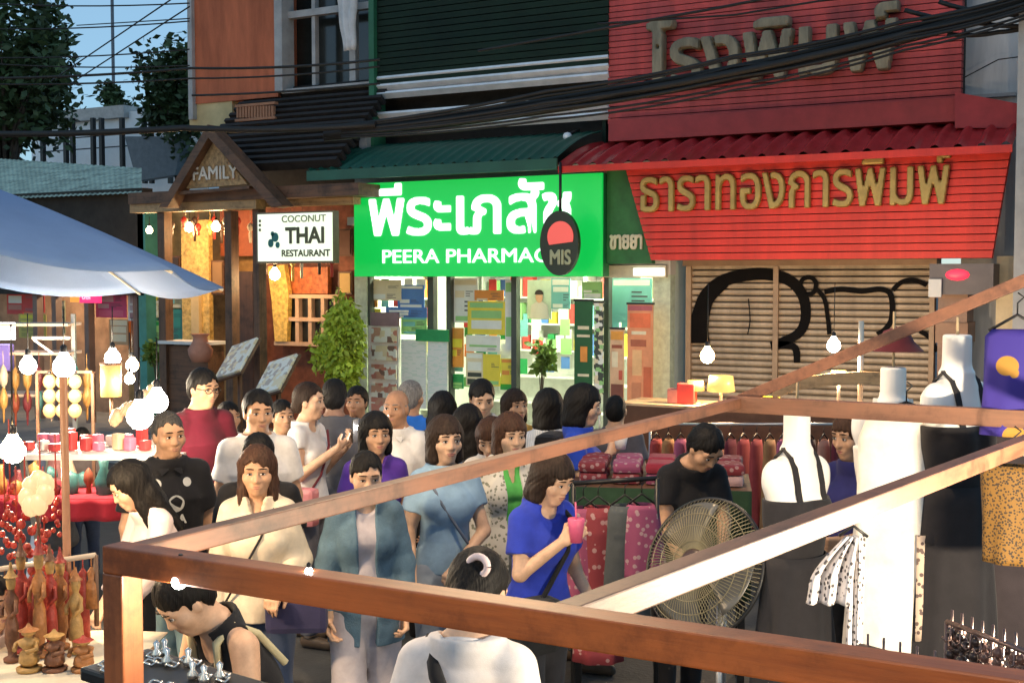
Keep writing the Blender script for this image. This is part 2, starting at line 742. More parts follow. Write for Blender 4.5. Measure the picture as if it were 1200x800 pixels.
HAIR = {'black': hair_mat('black_hair', (0.007, 0.006, 0.0055)), 'brown': hair_mat('brown_hair', (0.045, 0.021, 0.012)),
        'dark': hair_mat('dark_brown_hair', (0.022, 0.013, 0.009)), 'grey': hair_mat('grey_hair', (0.16, 0.15, 0.14)),
        'salt': hair_mat('greying_hair', (0.05, 0.047, 0.044))}
M_EYE = pm('eye_white', (0.62, 0.58, 0.54), 0.25, var=0.03)
M_IRIS = pm('dark_iris', (0.012, 0.008, 0.006), 0.15, var=0.05)
M_LIP = pm('lip_skin', (0.36, 0.14, 0.11), 0.42, var=0.08, scale=40)
M_LIPM = pm('pale_lip_skin', (0.33, 0.16, 0.12), 0.5, var=0.08, scale=40)
_cl = {}


def cloth(col, rough=0.85, var=0.18):
    key = (tuple(round(c, 3) for c in col), rough)
    if key not in _cl:
        _cl[key] = pm('woven_cloth', col, rough, var=var, scale=9, bump=0.12, bscale=420, sheen=0.08, spec=0.2)
    return _cl[key]


def rotm(rx=0, ry=0, rz=0):
    return np.array(Euler((rx, ry, rz), 'XYZ').to_matrix())


def folds(seed, amp, f=1.0):
    rs = np.random.RandomState(seed)
    ph = rs.rand(6) * 6.28
    di = rs.randn(3, 3)
    di[:, 2] *= 0.55

    def fn(X, Y, Z):
        w = 0.25 * np.sin(9 * Z + 7 * X + ph[3])
        o = 0
        for i in range(3):
            q = di[i] / np.linalg.norm(di[i]) * (26 + 16 * i) * f
            o = o + (1.3 - 2.2 * np.abs(np.sin(0.5 * (q[0] * X + q[1] * Y + q[2] * Z) + 3 * w + ph[i]))) / (i + 1)
        return amp * o
    return fn


BASE = 1.65
HIP = np.array([0, 0, 0.86])
NECK = np.array([0, -0.012, 1.385])


class Fig:
    pass


def person(label, px, top, d, yaw=0.0, h=None, sex='f', tone='mid', hair=('black', 'bob'), lean=0.0, side=0.0, head=(0, 0, 0),
           arms=('down', 'down'), shirt=None, sleeve=0.6, fit=0.014, hem=0.86, neckline='round', coat=None, pants=(0.03, 0.03, 0.04), legs='trousers',
           stride=0.06, vox=0.0068, bulk=1.0, group=None, pantmat=None, glasses=False, crouch=0.0, name='person', facepx=None):
    """Stands a person so that the crown of the head is seen at (px, top) of the photograph at depth d; yaw 0 faces the viewer, + turns to the photo's right."""
    rs = random.Random(int(px * 13 + top))
    seed = int(px * 7 + top)
    skin = skin_mat(tone)
    tp = D(px, top, d)
    bear = math.atan2(-tp.x, tp.y)              # direction from the viewer
    rz = bear + PI + R(yaw)
    fem = sex == 'f'
    TR = rotm(-R(lean), R(side), 0)

    def T(p):
        return HIP + TR @ (np.asarray(p, float) - HIP)
    nk = T(NECK)
    HR = rotm(0, 0, R(head[0])) @ rotm(-R(head[1] + lean * 0.35), R(head[2] + side * .5), 0)
    HC = nk + TR @ np.array([0, 0.004, 0.046]) + HR @ np.array([0, 0.018, 0.095])

    def Hd(p):
        return HC + HR @ (np.asarray(p, float) * 0.93)
    topz = Hd((0, -0.02, 0.135))[2]
    sc = tp.z / (topz - crouch)
    # origin so that the crown falls on tp
    crown = np.array(Hd((0, 0.0, 0.12))) * sc
    cr, sr = math.cos(rz), math.sin(rz)
    ox = tp.x - (cr * crown[0] - sr * crown[1])
    oy = tp.y - (sr * crown[0] + cr * crown[1])
    dz = -crouch * sc
    shx = 0.128 if fem else 0.150
    # ---- arms
    A = []
    for sd_, pose in ((1, arms[0]), (-1, arms[1])):
        S = T((sd_ * shx, -0.005, 1.325))
        if pose == 'down':
            E_, Wr, n = T((sd_ * (shx + 0.055), -0.02, 1.06)), T((sd_ * (shx + 0.06), 0.05, 0.83)), (-sd_, 0.2, 0)
        elif pose == 'bent':
            E_, Wr, n = T((sd_ * (shx + 0.05), -0.05, 1.08)), T((sd_ * 0.11, 0.17, 1.04)), (-sd_, 0, 0.3)
        elif pose == 'phone':
            E_, Wr, n = T((sd_ * (shx + 0.04), 0.03, 1.08)), T((sd_ * 0.07, 0.24, 1.25)), (0, -1, 0.4)
        elif pose == 'mouth':
            E_, Wr, n = T((sd_ * (shx + 0.05), 0.06, 1.10)), T((sd_ * 0.05, 0.19, 1.27)), (-sd_, -0.4, 0)
        elif pose == 'strap':
            E_, Wr, n = T((sd_ * (shx + 0.06), -0.04, 1.09)), T((sd_ * 0.12, 0.13, 1.20)), (0, -1, 0)
        elif pose == 'reach':
            E_, Wr, n = T((sd_ * (shx + 0.03), 0.14, 1.13)), T((sd_ * 0.10, 0.34, 1.02)), (0, 0, -1)
        elif pose == 'raise':
            E_, Wr, n = T((sd_ * (shx + 0.12), 0.12, 1.22)), T((sd_ * 0.16, 0.30, 1.38)), (-sd_, 0, 0)
        else:
            E_, Wr, n = T(pose[0]), T(pose[1]), (pose[2] if len(pose) > 2 else (0, 0, -1))
        A.append((sd_, np.array(S), np.array(E_), np.array(Wr), np.array(n, float)))
    # ---- legs
    st = stride
    Lg = []
    for sd_ in (1, -1):
        f = st * sd_
        hp = np.array([sd_ * 0.085, 0, 0.84])
        if crouch:
            az = 0.085 + crouch              # the hips sit lower by this much, so the feet are nearer to them
            kn = np.array([sd_ * 0.14, math.sqrt(max(0.0, 0.378 ** 2 - ((0.84 - az) / 2) ** 2)), (0.84 + az) / 2])
            an = np.array([sd_ * 0.12, 0.0, az])
        else:
            kn = np.array([sd_ * 0.092, 0.02 + f * 0.6, 0.46])
            an = np.array([sd_ * 0.098, f * 1.25 - 0.02, 0.085])
        Lg.append((sd_, hp, kn, an))
    pts = [Hd((x, y, z)) for x in (-.12, .12) for y in (-.14, .14) for z in (-.14, .15)] + [np.array([0.22, 0.25, crouch]), np.array([-0.22, -0.22, crouch])]
    for _, S, E_, Wr, n in A:
        pts += [S, E_, Wr + (Wr - E_) / max(np.linalg.norm(Wr - E_), .01) * 0.2]
    pts += [T((0.2, 0.17, 1.2)), T((-0.2, -0.15, 1.2)), T((0.2, -0.15, .9)), T((0.2, -.15, 1.4))]
    for _, hp, kn, an in Lg:
        pts += [kn + (0, .08, 0), kn - (0, .08, 0), an + (0, 0.2, 0), an - (0, 0.1, 0)]
    lo, hi = np.min(pts, 0) - 0.06, np.max(pts, 0) + 0.05
    lo[2] = -0.01 + crouch
    wa, hpw, chw = (0.104, 0.145, 0.120) if fem else (0.126, 0.142, 0.150)
    ZT = [0.80, 0.86, 1.02, 1.20, 1.31, 1.385]
    AT = [hpw * bulk, hpw * bulk, wa * bulk, chw * bulk, (0.112 if fem else 0.135), 0.05]
    BT = [0.095 * bulk, 0.105 * bulk, 0.085 * bulk, 0.10 * bulk, 0.07, 0.05]
    CT = [-0.012, -0.015, 0.0, 0.004, -0.012, -0.012]
    iTR = TR.T

    def torso(inf, zlo, zhi):
        def fn(X, Y, Z):
            x, y, z = X - HIP[0], Y - HIP[1], Z - HIP[2]
            x2 = iTR[0, 0] * x + iTR[0, 1] * y + iTR[0, 2] * z
            y2 = iTR[1, 0] * x + iTR[1, 1] * y + iTR[1, 2] * z
            z2 = iTR[2, 0] * x + iTR[2, 1] * y + iTR[2, 2] * z + HIP[2]
            zc = np.clip(z2, ZT[0], ZT[-1])
            fl = inf + (np.clip((1.08 - z2) * 0.12, 0, 0.022) + np.clip((z2 - 1.33) * 0.5, 0, 0.026) if inf > 0 else 0)
            a = np.interp(zc, ZT, AT) + fl
            b = np.interp(zc, ZT, BT) + fl
            c = np.interp(zc, ZT, CT)
            q = np.sqrt((x2 / a) ** 2 + ((y2 - c) / b) ** 2)
            dd = (q - 1) * np.minimum(a, b) * 0.9
            return np.maximum(np.maximum(dd, z2 - zhi), zlo - z2)
        cs = [T((sx * 0.24 * bulk, sy * 0.2, z)) for sx in (-1, 1) for sy in (-1, 1) for z in (zlo, zhi)]
        return fn, np.min(cs, 0), np.max(cs, 0)

    # ---- body: one continuous skin
    B = Field(lo, hi, vox)
    fn, a_, b_ = torso(0, 0.80, 1.40)
    B.add(fn, a_, b_, 0.03)
    if fem:
        for sx in (-1, 1):
            B.ell(T((sx * 0.066, 0.078, 1.20)), (0.05, 0.036, 0.05), k=0.04)
    for sx in (-1, 1):                       # trapezius
        B.cap(T((sx * 0.03, -0.02, 1.40)), T((sx * (shx - 0.03), -0.012, 1.345)), 0.032, 0.032, 0.03)
    B.cap(T((0, -0.014, 1.36)), Hd((0, -0.018, -0.045)), 0.046 if fem else 0.057, 0.043 if fem else 0.053, 0.03)
    for sd_, S, E_, Wr, n in A:
        u = 1.0 if fem else 1.16
        B.cap(S, E_, 0.041 * u, 0.034 * u, 0.035)
        B.cap(E_, Wr, 0.034 * u, 0.024 * u, 0.015)
        f = (Wr - E_) / np.linalg.norm(Wr - E_)
        n = n - f * (n @ f)
        n = n / (np.linalg.norm(n) + 1e-9)
        s_ = np.cross(f, n) * 1.0
        if True:
            for q, (o, L1) in enumerate(((0.030, .064), (0.010, .073), (-0.010, .068), (-0.028, .053))):
                kk = Wr + f * 0.085 + s_ * o * 1.05
                B.cap(Wr + f * 0.012 + s_ * o * 0.55, kk, 0.0155, 0.0115, 0.012)
                curl = 0.55 + 0.12 * q
                d1 = f * math.cos(curl) + n * math.sin(curl)
                d2 = f * math.cos(curl * 2.3) + n * math.sin(curl * 2.3)
                m_ = kk + d1 * L1 * 0.55
                B.cap(kk, m_, 0.0098, 0.0088, 0.006)
                B.cap(m_, m_ + d2 * L1 * 0.5, 0.0088, 0.0072, 0.006)
            tb = Wr + f * 0.028 + s_ * 0.024
            tm = tb + (f * 0.5 + s_ * 0.6 + n * 0.45) * 0.045
            B.cap(tb, tm, 0.013, 0.0108, 0.012)
            B.cap(tm, tm + (f * 0.85 + n * 0.5) * 0.032, 0.0105, 0.0085, 0.006)
    for sd_, hp, kn, an in Lg:
        B.cap(hp, kn, 0.088 * bulk, 0.055, 0.03)
        B.cap(kn, an, 0.053, 0.034, 0.02)
        B.cap(an + (0, -0.02, -0.045), an + (0.012 * sd_, 0.15, -0.058), 0.034, 0.024, 0.02)
    # head: every face a little different
    jw, jl, nw, nl, mw_ = rs.uniform(.9, 1.1), rs.uniform(.93, 1.07), rs.uniform(.85, 1.25), rs.uniform(-.003, .004), rs.uniform(.85, 1.2)
    B.ell(Hd((0, -0.012, 0.035)), np.array((0.075, 0.094, 0.088)) * .93, HR, 0.03)
    B.ell(Hd((0, 0.022, -0.04)), np.array((0.060 * jw, 0.066, 0.075 * jl)) * .93, HR, 0.04)
    B.ell(Hd((0, 0.062, -0.092)), np.array((0.026, 0.022, 0.02)) * .93, HR, 0.025)
    for sx in (-1, 1):
        B.ell(Hd((sx * 0.046, 0.052, -0.022)), (0.024, 0.023, 0.024), HR, 0.025)
        B.ell(Hd((sx * 0.077, -0.004, -0.006)), (0.010, 0.019, 0.030), HR, 0.010)
    B.cap(Hd((-0.045, 0.068, 0.032)), Hd((0.045, 0.068, 0.032)), 0.014, 0.014, 0.02)
    for sx in (-1, 1):
        B.ell(Hd((sx * 0.033, 0.101, 0.010)), (0.019, 0.016, 0.011), HR, 0.014, cut=True)
    B.cap(Hd((0, 0.080, 0.016)), Hd((0, 0.098 + nl, -0.024 - nl)), 0.006, 0.0105 * nw, 0.014)
    for sx in (-1, 1):
        B.ell(Hd((sx * 0.0125, 0.090, -0.027)), (0.0085 * nw, 0.009, 0.007), HR, 0.008)
    B.ell(Hd((0, 0.082, -0.060)), (0.026, 0.010, 0.014), HR, 0.016)
    B.ell(Hd((0, 0.096, -0.0605)), (0.022, 0.010, 0.0022), HR, 0.004, cut=True)
    root = B.mesh(name, skin, None, sc)
    tag(root, label, 'person', group)
    root.location = (ox, oy, dz)
    root.rotation_euler = (0, 0, rz)
    out = Fig()
    out.root, out.T, out.Hd, out.HR, out.TR, out.sc, out.A, out.rz = root, T, Hd, HR, TR, sc, A, rz
    # ---- face
    face_front = True
    fm = MB()
    HM = Matrix(HR.tolist())

    def V3(p):
        return Vector(p) * sc
    if abs(((yaw + head[0] * 0 + 180) % 360) - 180) < 125:
        for sx in (-1, 1):
            e = MB()
            e.ball(V3(Hd((sx * 0.033, 0.0815, 0.009))), 0.0125 * sc, 10, (1.1, 0.50, 0.47), HM)
            eo = e.build('eye', M_EYE, root)
            i_ = MB()
            i_.ball(V3(Hd((sx * 0.033, 0.0868, 0.009))), 0.0064 * sc, 8, (1, 0.5, 0.86), HM)
            i_.build('iris', M_IRIS, eo)
            l_ = MB()
            l_.tube([V3(Hd((sx * (0.033 + a * 0.0155), 0.0885 - abs(a) * 0.006, 0.0165 - a * a * 0.006))) for a in (-1, -.5, 0, .5, 1)], [0.001 * sc, 0.0018 * sc, 0.002 * sc, 0.0018 * sc, 0.001 * sc], 5)
            l_.build('eyelid', M_IRIS, eo)
            b = MB()
            b.tube([V3(Hd((sx * (0.033 + a * 0.021), 0.0925 - (a + .3) ** 2 * 0.008, 0.036 + 0.004 * (1 - a * a)))) for a in (-1, -.5, 0, .5, 1)], [0.002 * sc, 0.0036 * sc, 0.0038 * sc, 0.003 * sc, 0.0012 * sc], 6)
            b.build('eyebrow', HAIR['dark' if hair[0] != 'grey' else 'grey'], root)
        lp = MB()
        lp.ball(V3(Hd((0, 0.0895, -0.0555))), 0.022 * sc, 10, (mw_, 0.26, 0.20), HM)
        lp.ball(V3(Hd((0, 0.0885, -0.0655))), 0.020 * sc, 10, (0.9 * mw_, 0.30, 0.26), HM)
        lp.build('lips', M_LIP if fem else M_LIPM, root)
    if glasses:
        g = MB()
        for sx in (-1, 1):
            g.tube([V3(Hd((sx * 0.035 + 0.024 * math.cos(t), 0.100, 0.008 + 0.017 * math.sin(t)))) for t in np.linspace(0, 2 * PI, 17)], 0.0022 * sc, 5, False)
            g.tube([V3(Hd((sx * 0.059, 0.098, 0.012))), V3(Hd((sx * 0.082, 0.0, 0.012)))], 0.002 * sc, 5)
        g.tube([V3(Hd((-0.011, 0.103, 0.012))), V3(Hd((0.011, 0.103, 0.012)))], 0.002 * sc, 5)
        g.build('glasses', M_IRIS, root)
    # ---- hair
    hc, style = hair
    if style != 'none':
        ext = {'short': .12, 'crop': .12, 'fringe': .12, 'bald': .12, 'bob': .19, 'long': .36, 'bun': .16, 'pony': .30, 'tied': .14}[style]
        cs = [Hd((x, y, z)) for x in (-.14, .14) for y in (-.2, .15) for z in (-ext - .03, .18)]
        Hf = Field(np.min(cs, 0), np.max(cs, 0), 0.006)
        vol = {'short': .012, 'crop': .006, 'fringe': .014, 'bald': .003, 'bob': .018, 'long': .016, 'bun': .012, 'pony': .011, 'tied': .010}[style]
        Hf.ell(Hd((0, -0.016, 0.037)), (np.array((0.075, 0.094, 0.088)) * .93 + vol), HR, 0.01)
        if style in ('bob', 'long'):
            zz = -0.10 if style == 'bob' else -0.13
            for sx in (-1, 1):
                Hf.cap(Hd((sx * 0.062, -0.012, 0.03)), Hd((sx * 0.072, 0.004 if style == 'bob' else 0.02, zz)), 0.034, 0.026 if style == 'bob' else 0.024, 0.03)
            Hf.cap(Hd((0, -0.055, 0.03)), Hd((0, -0.062, zz)), 0.066, 0.062, 0.03)
            for sx in (-1, 1):
                Hf.cap(Hd((sx * 0.04, -0.045, 0.03)), Hd((sx * 0.052, -0.045, zz)), 0.05, 0.046, 0.03)
            if style == 'long':
                for sx in (-1, -.35, .35, 1):
                    Hf.cap(Hd((sx * 0.058, -0.06, -0.08)), Hd((sx * 0.066, -0.085, -0.32)), 0.042, 0.026, 0.03)
                Hf.cap(Hd((0.078, 0.012, -0.10)), Hd((0.088, 0.05, -0.27)), 0.024, 0.014, 0.02)
                Hf.cap(Hd((-0.078, 0.012, -0.10)), Hd((-0.086, 0.045, -0.25)), 0.024, 0.014, 0.02)
        else:
            Hf.ell(Hd((0, -0.045, -0.01)), np.array((0.066, 0.062, 0.075)) * .95 + vol * .5, HR, 0.03)
            for sx in (-1, 1):
                Hf.cap(Hd((sx * 0.068, 0.012, 0.03)), Hd((sx * 0.071, 0.014, -0.012 if fem else -0.004)), 0.010, 0.006, 0.012)
        if style == 'bun':
            Hf.ell(Hd((0, -0.10, 0.10)), (0.045, 0.042, 0.042), HR, 0.015)
        if style == 'pony':
            Hf.cap(Hd((0, -0.10, 0.05)), Hd((0, -0.15, -0.02)), 0.028, 0.034, 0.02)
            Hf.cap(Hd((0, -0.15, -0.02)), Hd((0, -0.135, -0.24)), 0.036, 0.014, 0.02)
        if style == 'tied':
            Hf.ell(Hd((0, -0.095, -0.045)), (0.035, 0.032, 0.04), HR, 0.02)
        iH = HR.T

        def loc(X, Y, Z):
            x, y, z = (X - HC[0]) / .93, (Y - HC[1]) / .93, (Z - HC[2]) / .93
            return (iH[0, 0] * x + iH[0, 1] * y + iH[0, 2] * z, iH[1, 0] * x + iH[1, 1] * y + iH[1, 2] * z, iH[2, 0] * x + iH[2, 1] * y + iH[2, 2] * z)
        side_w = {'bob': 0.058, 'long': 0.056}.get(style, 0.086)
        yb = {'bob': 0.035, 'long': 0.035}.get(style, 0.022)
        line = {'fringe': 0.048, 'bob': 0.052, 'long': 0.068, 'crop': 0.075}.get(style, 0.070)
        skew = 0.012 * (1 if rs.random() > .5 else -1)

        def facecut(X, Y, Z):
            x, y, z = loc(X, Y, Z)
            hl = line - 7.0 * x * x + skew * np.sin(x * 40) - 0.006 * np.sin(x * 160)
            if style in ('fringe', 'bob'):
                hl = line - 2.0 * x * x + 0.004 * np.sin(x * 210)
            top_ = z - hl
            wide = np.abs(x) - side_w - np.clip(z, -.1, .05) * (0.12)
            back = yb - y
            lowc = (-0.008 - z) if style in ('short', 'crop', 'bun', 'pony', 'tied', 'fringe') else -1.0
            d1 = np.maximum(np.maximum(top_, wide), back)
            if not isinstance(lowc, float):      # cut below the ear line, except at the nape
                d2 = np.maximum(z + 0.012, -0.028 - y)
                d1 = np.minimum(d1, d2)
                d3 = z + 0.085
                d1 = np.minimum(d1, d3)
            return d1
        if style == 'bald':
            def baldcut(X, Y, Z):
                x, y, z = loc(X, Y, Z)
                return np.minimum(0.03 - z, 0.02 - y)
            Hf.cut(baldcut, k=0.004)
        Hf.cut(facecut, k=0.008)

        def strands(X, Y, Z):
            x, y, z = loc(X, Y, Z)
            an = np.arctan2(x, y + 0.02 + 0 * z)
            return 0.0022 * np.sin(an * 7 + 5 * z * 9 + seed) * np.sin(z * 31 + seed) + 0.0011 * np.sin(an * 24 + 9 * np.sin(z * 22)) + 0.0009 * np.sin(an * 47 + z * 30 + seed)
        Hf.warp(strands)
        ho = Hf.mesh('hair', HAIR[hc], root, sc)
        out.hair = ho
    # ---- top
    def garment(nm, mat, inf, hemz, slv, neckr, vneck, open_front=False, seedk=0, amp=0.0052, armadd=0.0):
        gl, gh = lo.copy(), hi.copy()
        gl[2] = max(-0.01 + crouch, min(T((0, .15, hemz))[2], T((0, -.15, hemz))[2], min(a[2][2] for a in A) - .1, min(a[3][2] for a in A) - .05 if slv > 1 else 9) - 0.05)
        g = Field(gl, gh, vox)
        zt = 1.405
        f_, a1, b1 = torso(inf, min(hemz, 0.8), zt)
        if hemz < 0.80:
            g.add(f_, a1, b1, 0.02)
        else:
            g.add(f_, a1, b1, 0.02)
        if fem:
            for sx in (-1, 1):
                g.ell(T((sx * 0.064, 0.076, 1.195)), np.array((0.052, 0.036, 0.052)) + inf * .9, k=0.06)
        for sx in (-1, 1):
            g.cap(T((sx * 0.04, -0.02, 1.385)), T((sx * (shx - 0.03), -0.012, 1.34)), 0.030 + inf * .6, 0.034 + inf * .6, 0.03)
        u = 1.0 if fem else 1.16
        for sd_, S, E_, Wr, n in A:
            if slv <= 0:
                continue
            if slv <= 1:
                e = S + (E_ - S) * slv
                rr = 0.041 * u + inf + armadd + 0.003
                g.cap(S, e, rr, rr + 0.002, 0.03, flat=True)
            else:
                e = E_ + (Wr - E_) * (slv - 1)
                rr = 0.041 * u + inf + armadd
                g.cap(S, E_, rr, 0.041 * u + inf + armadd, 0.03)
                g.cap(E_, e, 0.041 * u + inf + armadd, 0.032 * u + inf * .8 + armadd, 0.02, flat=True)
        fo_ = folds(seed + seedk, amp)
        zf0 = T((0, 0, 1.34))[2]
        g.warp(lambda X, Y, Z: fo_(X, Y, Z) * np.clip((zf0 - Z) / 0.12, 0.0, 1))
        nb = T((0, -0.014, 1.36))
        if neckr:
            g.cap(T((0, -0.018, 1.37)), T((0, 0.0, 1.52)), neckr, neckr + 0.03, 0.006, cut=True)
        if vneck == 'v':
            for q in range(5):
                g.ell(T((0, 0.12, 1.40 - q * 0.028)), (0.052 - q * 0.0095, 0.1, 0.03), None, 0.006, cut=True)
        elif vneck == 'scoop':
            g.ell(T((0, 0.11, 1.385)), (0.082, 0.1, 0.062), None, 0.006, cut=True)
        elif vneck == 'tank':
            g.ell(T((0, 0.11, 1.38)), (0.075, 0.13, 0.09), None, 0.006, cut=True)
            for sx in (-1, 1):
                g.ell(T((sx * (shx + 0.03), 0, 1.34)), (0.075, 0.16, 0.09), None, 0.006, cut=True)
        if open_front:
            def opening(X, Y, Z):
                x, y, z = X - HIP[0], Y - HIP[1], Z - HIP[2]
                x2 = iTR[0, 0] * x + iTR[0, 1] * y + iTR[0, 2] * z
                y2 = iTR[1, 0] * x + iTR[1, 1] * y + iTR[1, 2] * z
                z2 = iTR[2, 0] * x + iTR[2, 1] * y + iTR[2, 2] * z + HIP[2]
                return np.maximum(np.abs(x2 + 0.006 * np.sin(9 * z2)) - 0.040 - 0.03 * np.clip(z2 - 1.1, 0, .3), 0.0 - y2)
            g.cut(opening, k=0.006)
        # hem
        hn, hp0 = TR @ np.array([0, 0, 1.0]), T((0, 0, hemz))

        def hemcut(X, Y, Z):
            t = (X - hp0[0]) * hn[0] + (Y - hp0[1]) * hn[1] + (Z - hp0[2]) * hn[2]
            r2 = (X - HIP[0]) ** 2 + (Y - HIP[1]) ** 2
            return np.where(r2 < 0.19 ** 2 + (0 * t), t, 1.0) if hemz > 0.8 and slv > 1 else (t if slv <= 1 else np.where(r2 < .21 ** 2, t, 1.0))
        g.cut(hemcut, k=0.004)
        return g.mesh(nm, mat, root, sc)
    if shirt is not None:
        smat = shirt if not isinstance(shirt, tuple) else cloth(shirt)
        nr = {'round': 0.070 if not fem else 0.066, 'v': 0.066, 'scoop': 0.070, 'collar': 0.058, 'tank': 0.07}[neckline]
        out.shirt = garment('shirt' if legs != 'dress' else 'dress_top', smat, fit, hem, sleeve, nr, neckline)
        if neckline == 'round':
            rn = 0.064 if fem else 0.069
            c = MB()
            c.tube([V3(T((rn * 1.06 * math.sin(t), -0.016 + rn * math.cos(t), 1.384 - 0.020 * math.cos(t)))) for t in np.linspace(0, 2 * PI, 25)], 0.0085 * sc, 6, False)
            c.build('neckband', smat, root)
        if neckline == 'collar':
            c = MB()
            for sx in (-1, 1):
                pts = [T((sx * 0.01, 0.075, 1.352)), T((sx * 0.05, 0.085, 1.325)), T((sx * 0.078, 0.03, 1.385)), T((sx * 0.07, -0.03, 1.405)), T((sx * 0.055, 0.02, 1.415))]
                c.poly([V3(p) for p in pts])
            cp = [T((0.064 * math.sin(t), -0.018 + 0.062 * math.cos(t), 1.39 + 0.012 * -math.cos(t))) for t in np.linspace(0.35, 2 * PI - 0.35, 15)]
            c.tube([V3(p) for p in cp], 0.011 * sc, 6)
            thick(c.build('collar', smat, root), 0.006)
    if coat is not None:
        cmat, chem, cslv = coat
        cmat = cmat if not isinstance(cmat, tuple) else cloth(cmat)
        out.coat = garment('jacket', cmat, fit + 0.010, chem, cslv, 0.070, 'none', True, 3, 0.004, 0.003)
    # ---- trousers, skirt, shoes
    gl, gh = lo.copy(), hi.copy()
    gh[2] = 1.02
    if legs in ('trousers', 'shorts', 'wide'):
        g = Field(gl, gh, vox + 0.0015)
        g.ell((0, -0.012, 0.86), np.array((hpw * bulk, 0.115 * bulk, 0.12)) + 0.012, None, 0.03)
        for sd_, hp, kn, an in Lg:
            g.cap(hp, kn, 0.088 * bulk + 0.014, 0.066 if legs != 'wide' else 0.085, 0.03, flat=(legs == 'shorts'))
            if legs != 'shorts':
                g.cap(kn, an + (0, 0, 0.0), 0.066 if legs != 'wide' else 0.085, 0.055 if legs != 'wide' else 0.105, 0.02, flat=True)
        g.warp(folds(seed + 9, 0.003))
        g.mesh('trousers' if legs != 'shorts' else 'shorts', pantmat or cloth(pants), root, sc)
    elif legs in ('skirt', 'dress'):
        g = Field(gl, gh, vox + 0.0015)
        for q in range(6):
            z = 0.95 - q * 0.09
            g.ell((0, 0, z), (0.15 + 0.02 * q, 0.12 + 0.018 * q, 0.12), None, 0.06)
        g.cut(lambda X, Y, Z: Z - 0.42 + 0 * X + 0 * Y, k=0.004)
        g.warp(folds(seed + 9, 0.005))
        g.mesh('skirt', pantmat or cloth(pants), root, sc)
    for sd_, hp, kn, an in Lg:
        s_ = Field(an + (-.08, -.1, -.1), an + (.08, .24, .06), 0.008)
        s_.cap(an + (0, -0.02, -0.045), an + (0.012 * sd_, 0.15, -0.055), 0.042, 0.034, 0.02)
        s_.cut(lambda X, Y, Z: Z - 0.004 - crouch + 0 * X + 0 * Y, k=0.003)
        s_.mesh('shoe', cloth(rs.choice([(0.02, 0.02, 0.02), (0.5, 0.48, 0.45), (0.08, 0.05, 0.03)]), 0.5), root, sc)
    return out


def strap(fig, pts, r, mat, name='bag_strap'):
    """A strap over the clothes, given in the torso frame."""
    m = MB()
    m.tube([Vector(fig.T(p)) * fig.sc for p in pts], r, 6)
    return m.build(name, mat, fig.root)


def world_of(fig, p):
    v = Vector(p) * fig.sc
    c, s = math.cos(fig.rz), math.sin(fig.rz)
    return Vector((c * v.x - s * v.y, s * v.x + c * v.y, v.z)) + fig.root.location

# ------------------------------------------------------------------ street and buildings
asphalt = pm('asphalt', (0.055, 0.052, 0.05), 0.75, var=0.35, scale=1.2, bump=0.4, bscale=40)
paving = pm('concrete_paving', (0.20, 0.19, 0.175), 0.8, var=0.25, scale=2.0, bump=0.3)
tag(MB().poly([(-260, -60, 0), (200, -60, 0), (200, 420, 0), (-260, 420, 0)]).build('road', asphalt), kind='structure')
tag(MB().box((-8, 12.9, 0.066), (60, 3.2, 0.14)).build('pavement', paving), kind='structure')
tag(MB().box((-8, 11.24, 0.066), (60, 0.11, 0.15), bev=0.02).build('kerb', pm('kerb_stone', (0.3, 0.29, 0.27), 0.8)), kind='structure')


def wp(mb, pts, Y, t):
    mb.prism([W(x, y, Y) for x, y in pts], (0, t, 0))
    return mb


def rect(x0, y0, x1, y1):
    return [(x0, y1), (x1, y1), (x1, y0), (x0, y0)]


def wrect(mb, x0, y0, x1, y1, Y, t, yref=None):
    """Upright box on the plane Y: left and right edges at the given pixels, top and bottom heights read at the left edge or the middle."""
    xm = (x0 + x1) / 2
    a, b = W(x0, (y0 + y1) / 2, Y).x, W(x1, (y0 + y1) / 2, Y).x
    zt, zb = W(xm, y0, Y).z, W(xm, y1, Y).z
    mb.box(((a + b) / 2, Y + t / 2, (zt + zb) / 2), (b - a, t, zt - zb))
    return mb


def write(name, text, x0, x1, ybase, Y, mat, h=None, grow=0.0, depth=0.02, parent=None, vox=None):
    p, q = W(x0, ybase, Y), W(x1, ybase, Y)
    o, H = letters(name, text, mat, q.x - p.x, h, grow, depth, vox, parent)
    pl = parent.location if parent is not None else Vector((0, 0, 0))
    o.location = Vector((p.x, Y, p.z)) - pl
    return o, H


timber = wood('old_timber', (0.13, 0.06, 0.03), (0.035, 0.018, 0.012), 2.0, 0.6, 0)
timber_v = wood('upright_timber', (0.12, 0.06, 0.032), (0.04, 0.02, 0.012), 2.0, 0.6, 2)
pale_timber = wood('honey_timber', (0.42, 0.26, 0.12), (0.22, 0.12, 0.05), 2.0, 0.55, 0)
orange_plaster = pm('orange_plaster', (0.48, 0.125, 0.055), 0.85, var=0.4, scale=3.0, bump=0.2, streak=.2)
cream_plaster = pm('yellow_cream_plaster', (0.55, 0.40, 0.20), 0.85, var=0.25, scale=2, bump=0.2)
grey_paint = pm('weathered_grey_paint', (0.36, 0.34, 0.33), 0.7, var=0.2, scale=4)
dark_glass = pm('dark_window_glass', (0.02, 0.022, 0.02), 0.12, var=0.2, spec=0.5)
black_tile = pm('black_roof_tile', (0.018, 0.014, 0.013), 0.8, var=0.4, scale=8, bump=0.5, bscale=14)
white_wall = pm('white_plaster', (0.62, 0.60, 0.57), 0.85, var=0.12, scale=1.5, bump=0.15)
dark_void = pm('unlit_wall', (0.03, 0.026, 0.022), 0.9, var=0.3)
black_metal = pm('black_metal', (0.02, 0.02, 0.021), 0.4, 0.4, var=0.2)
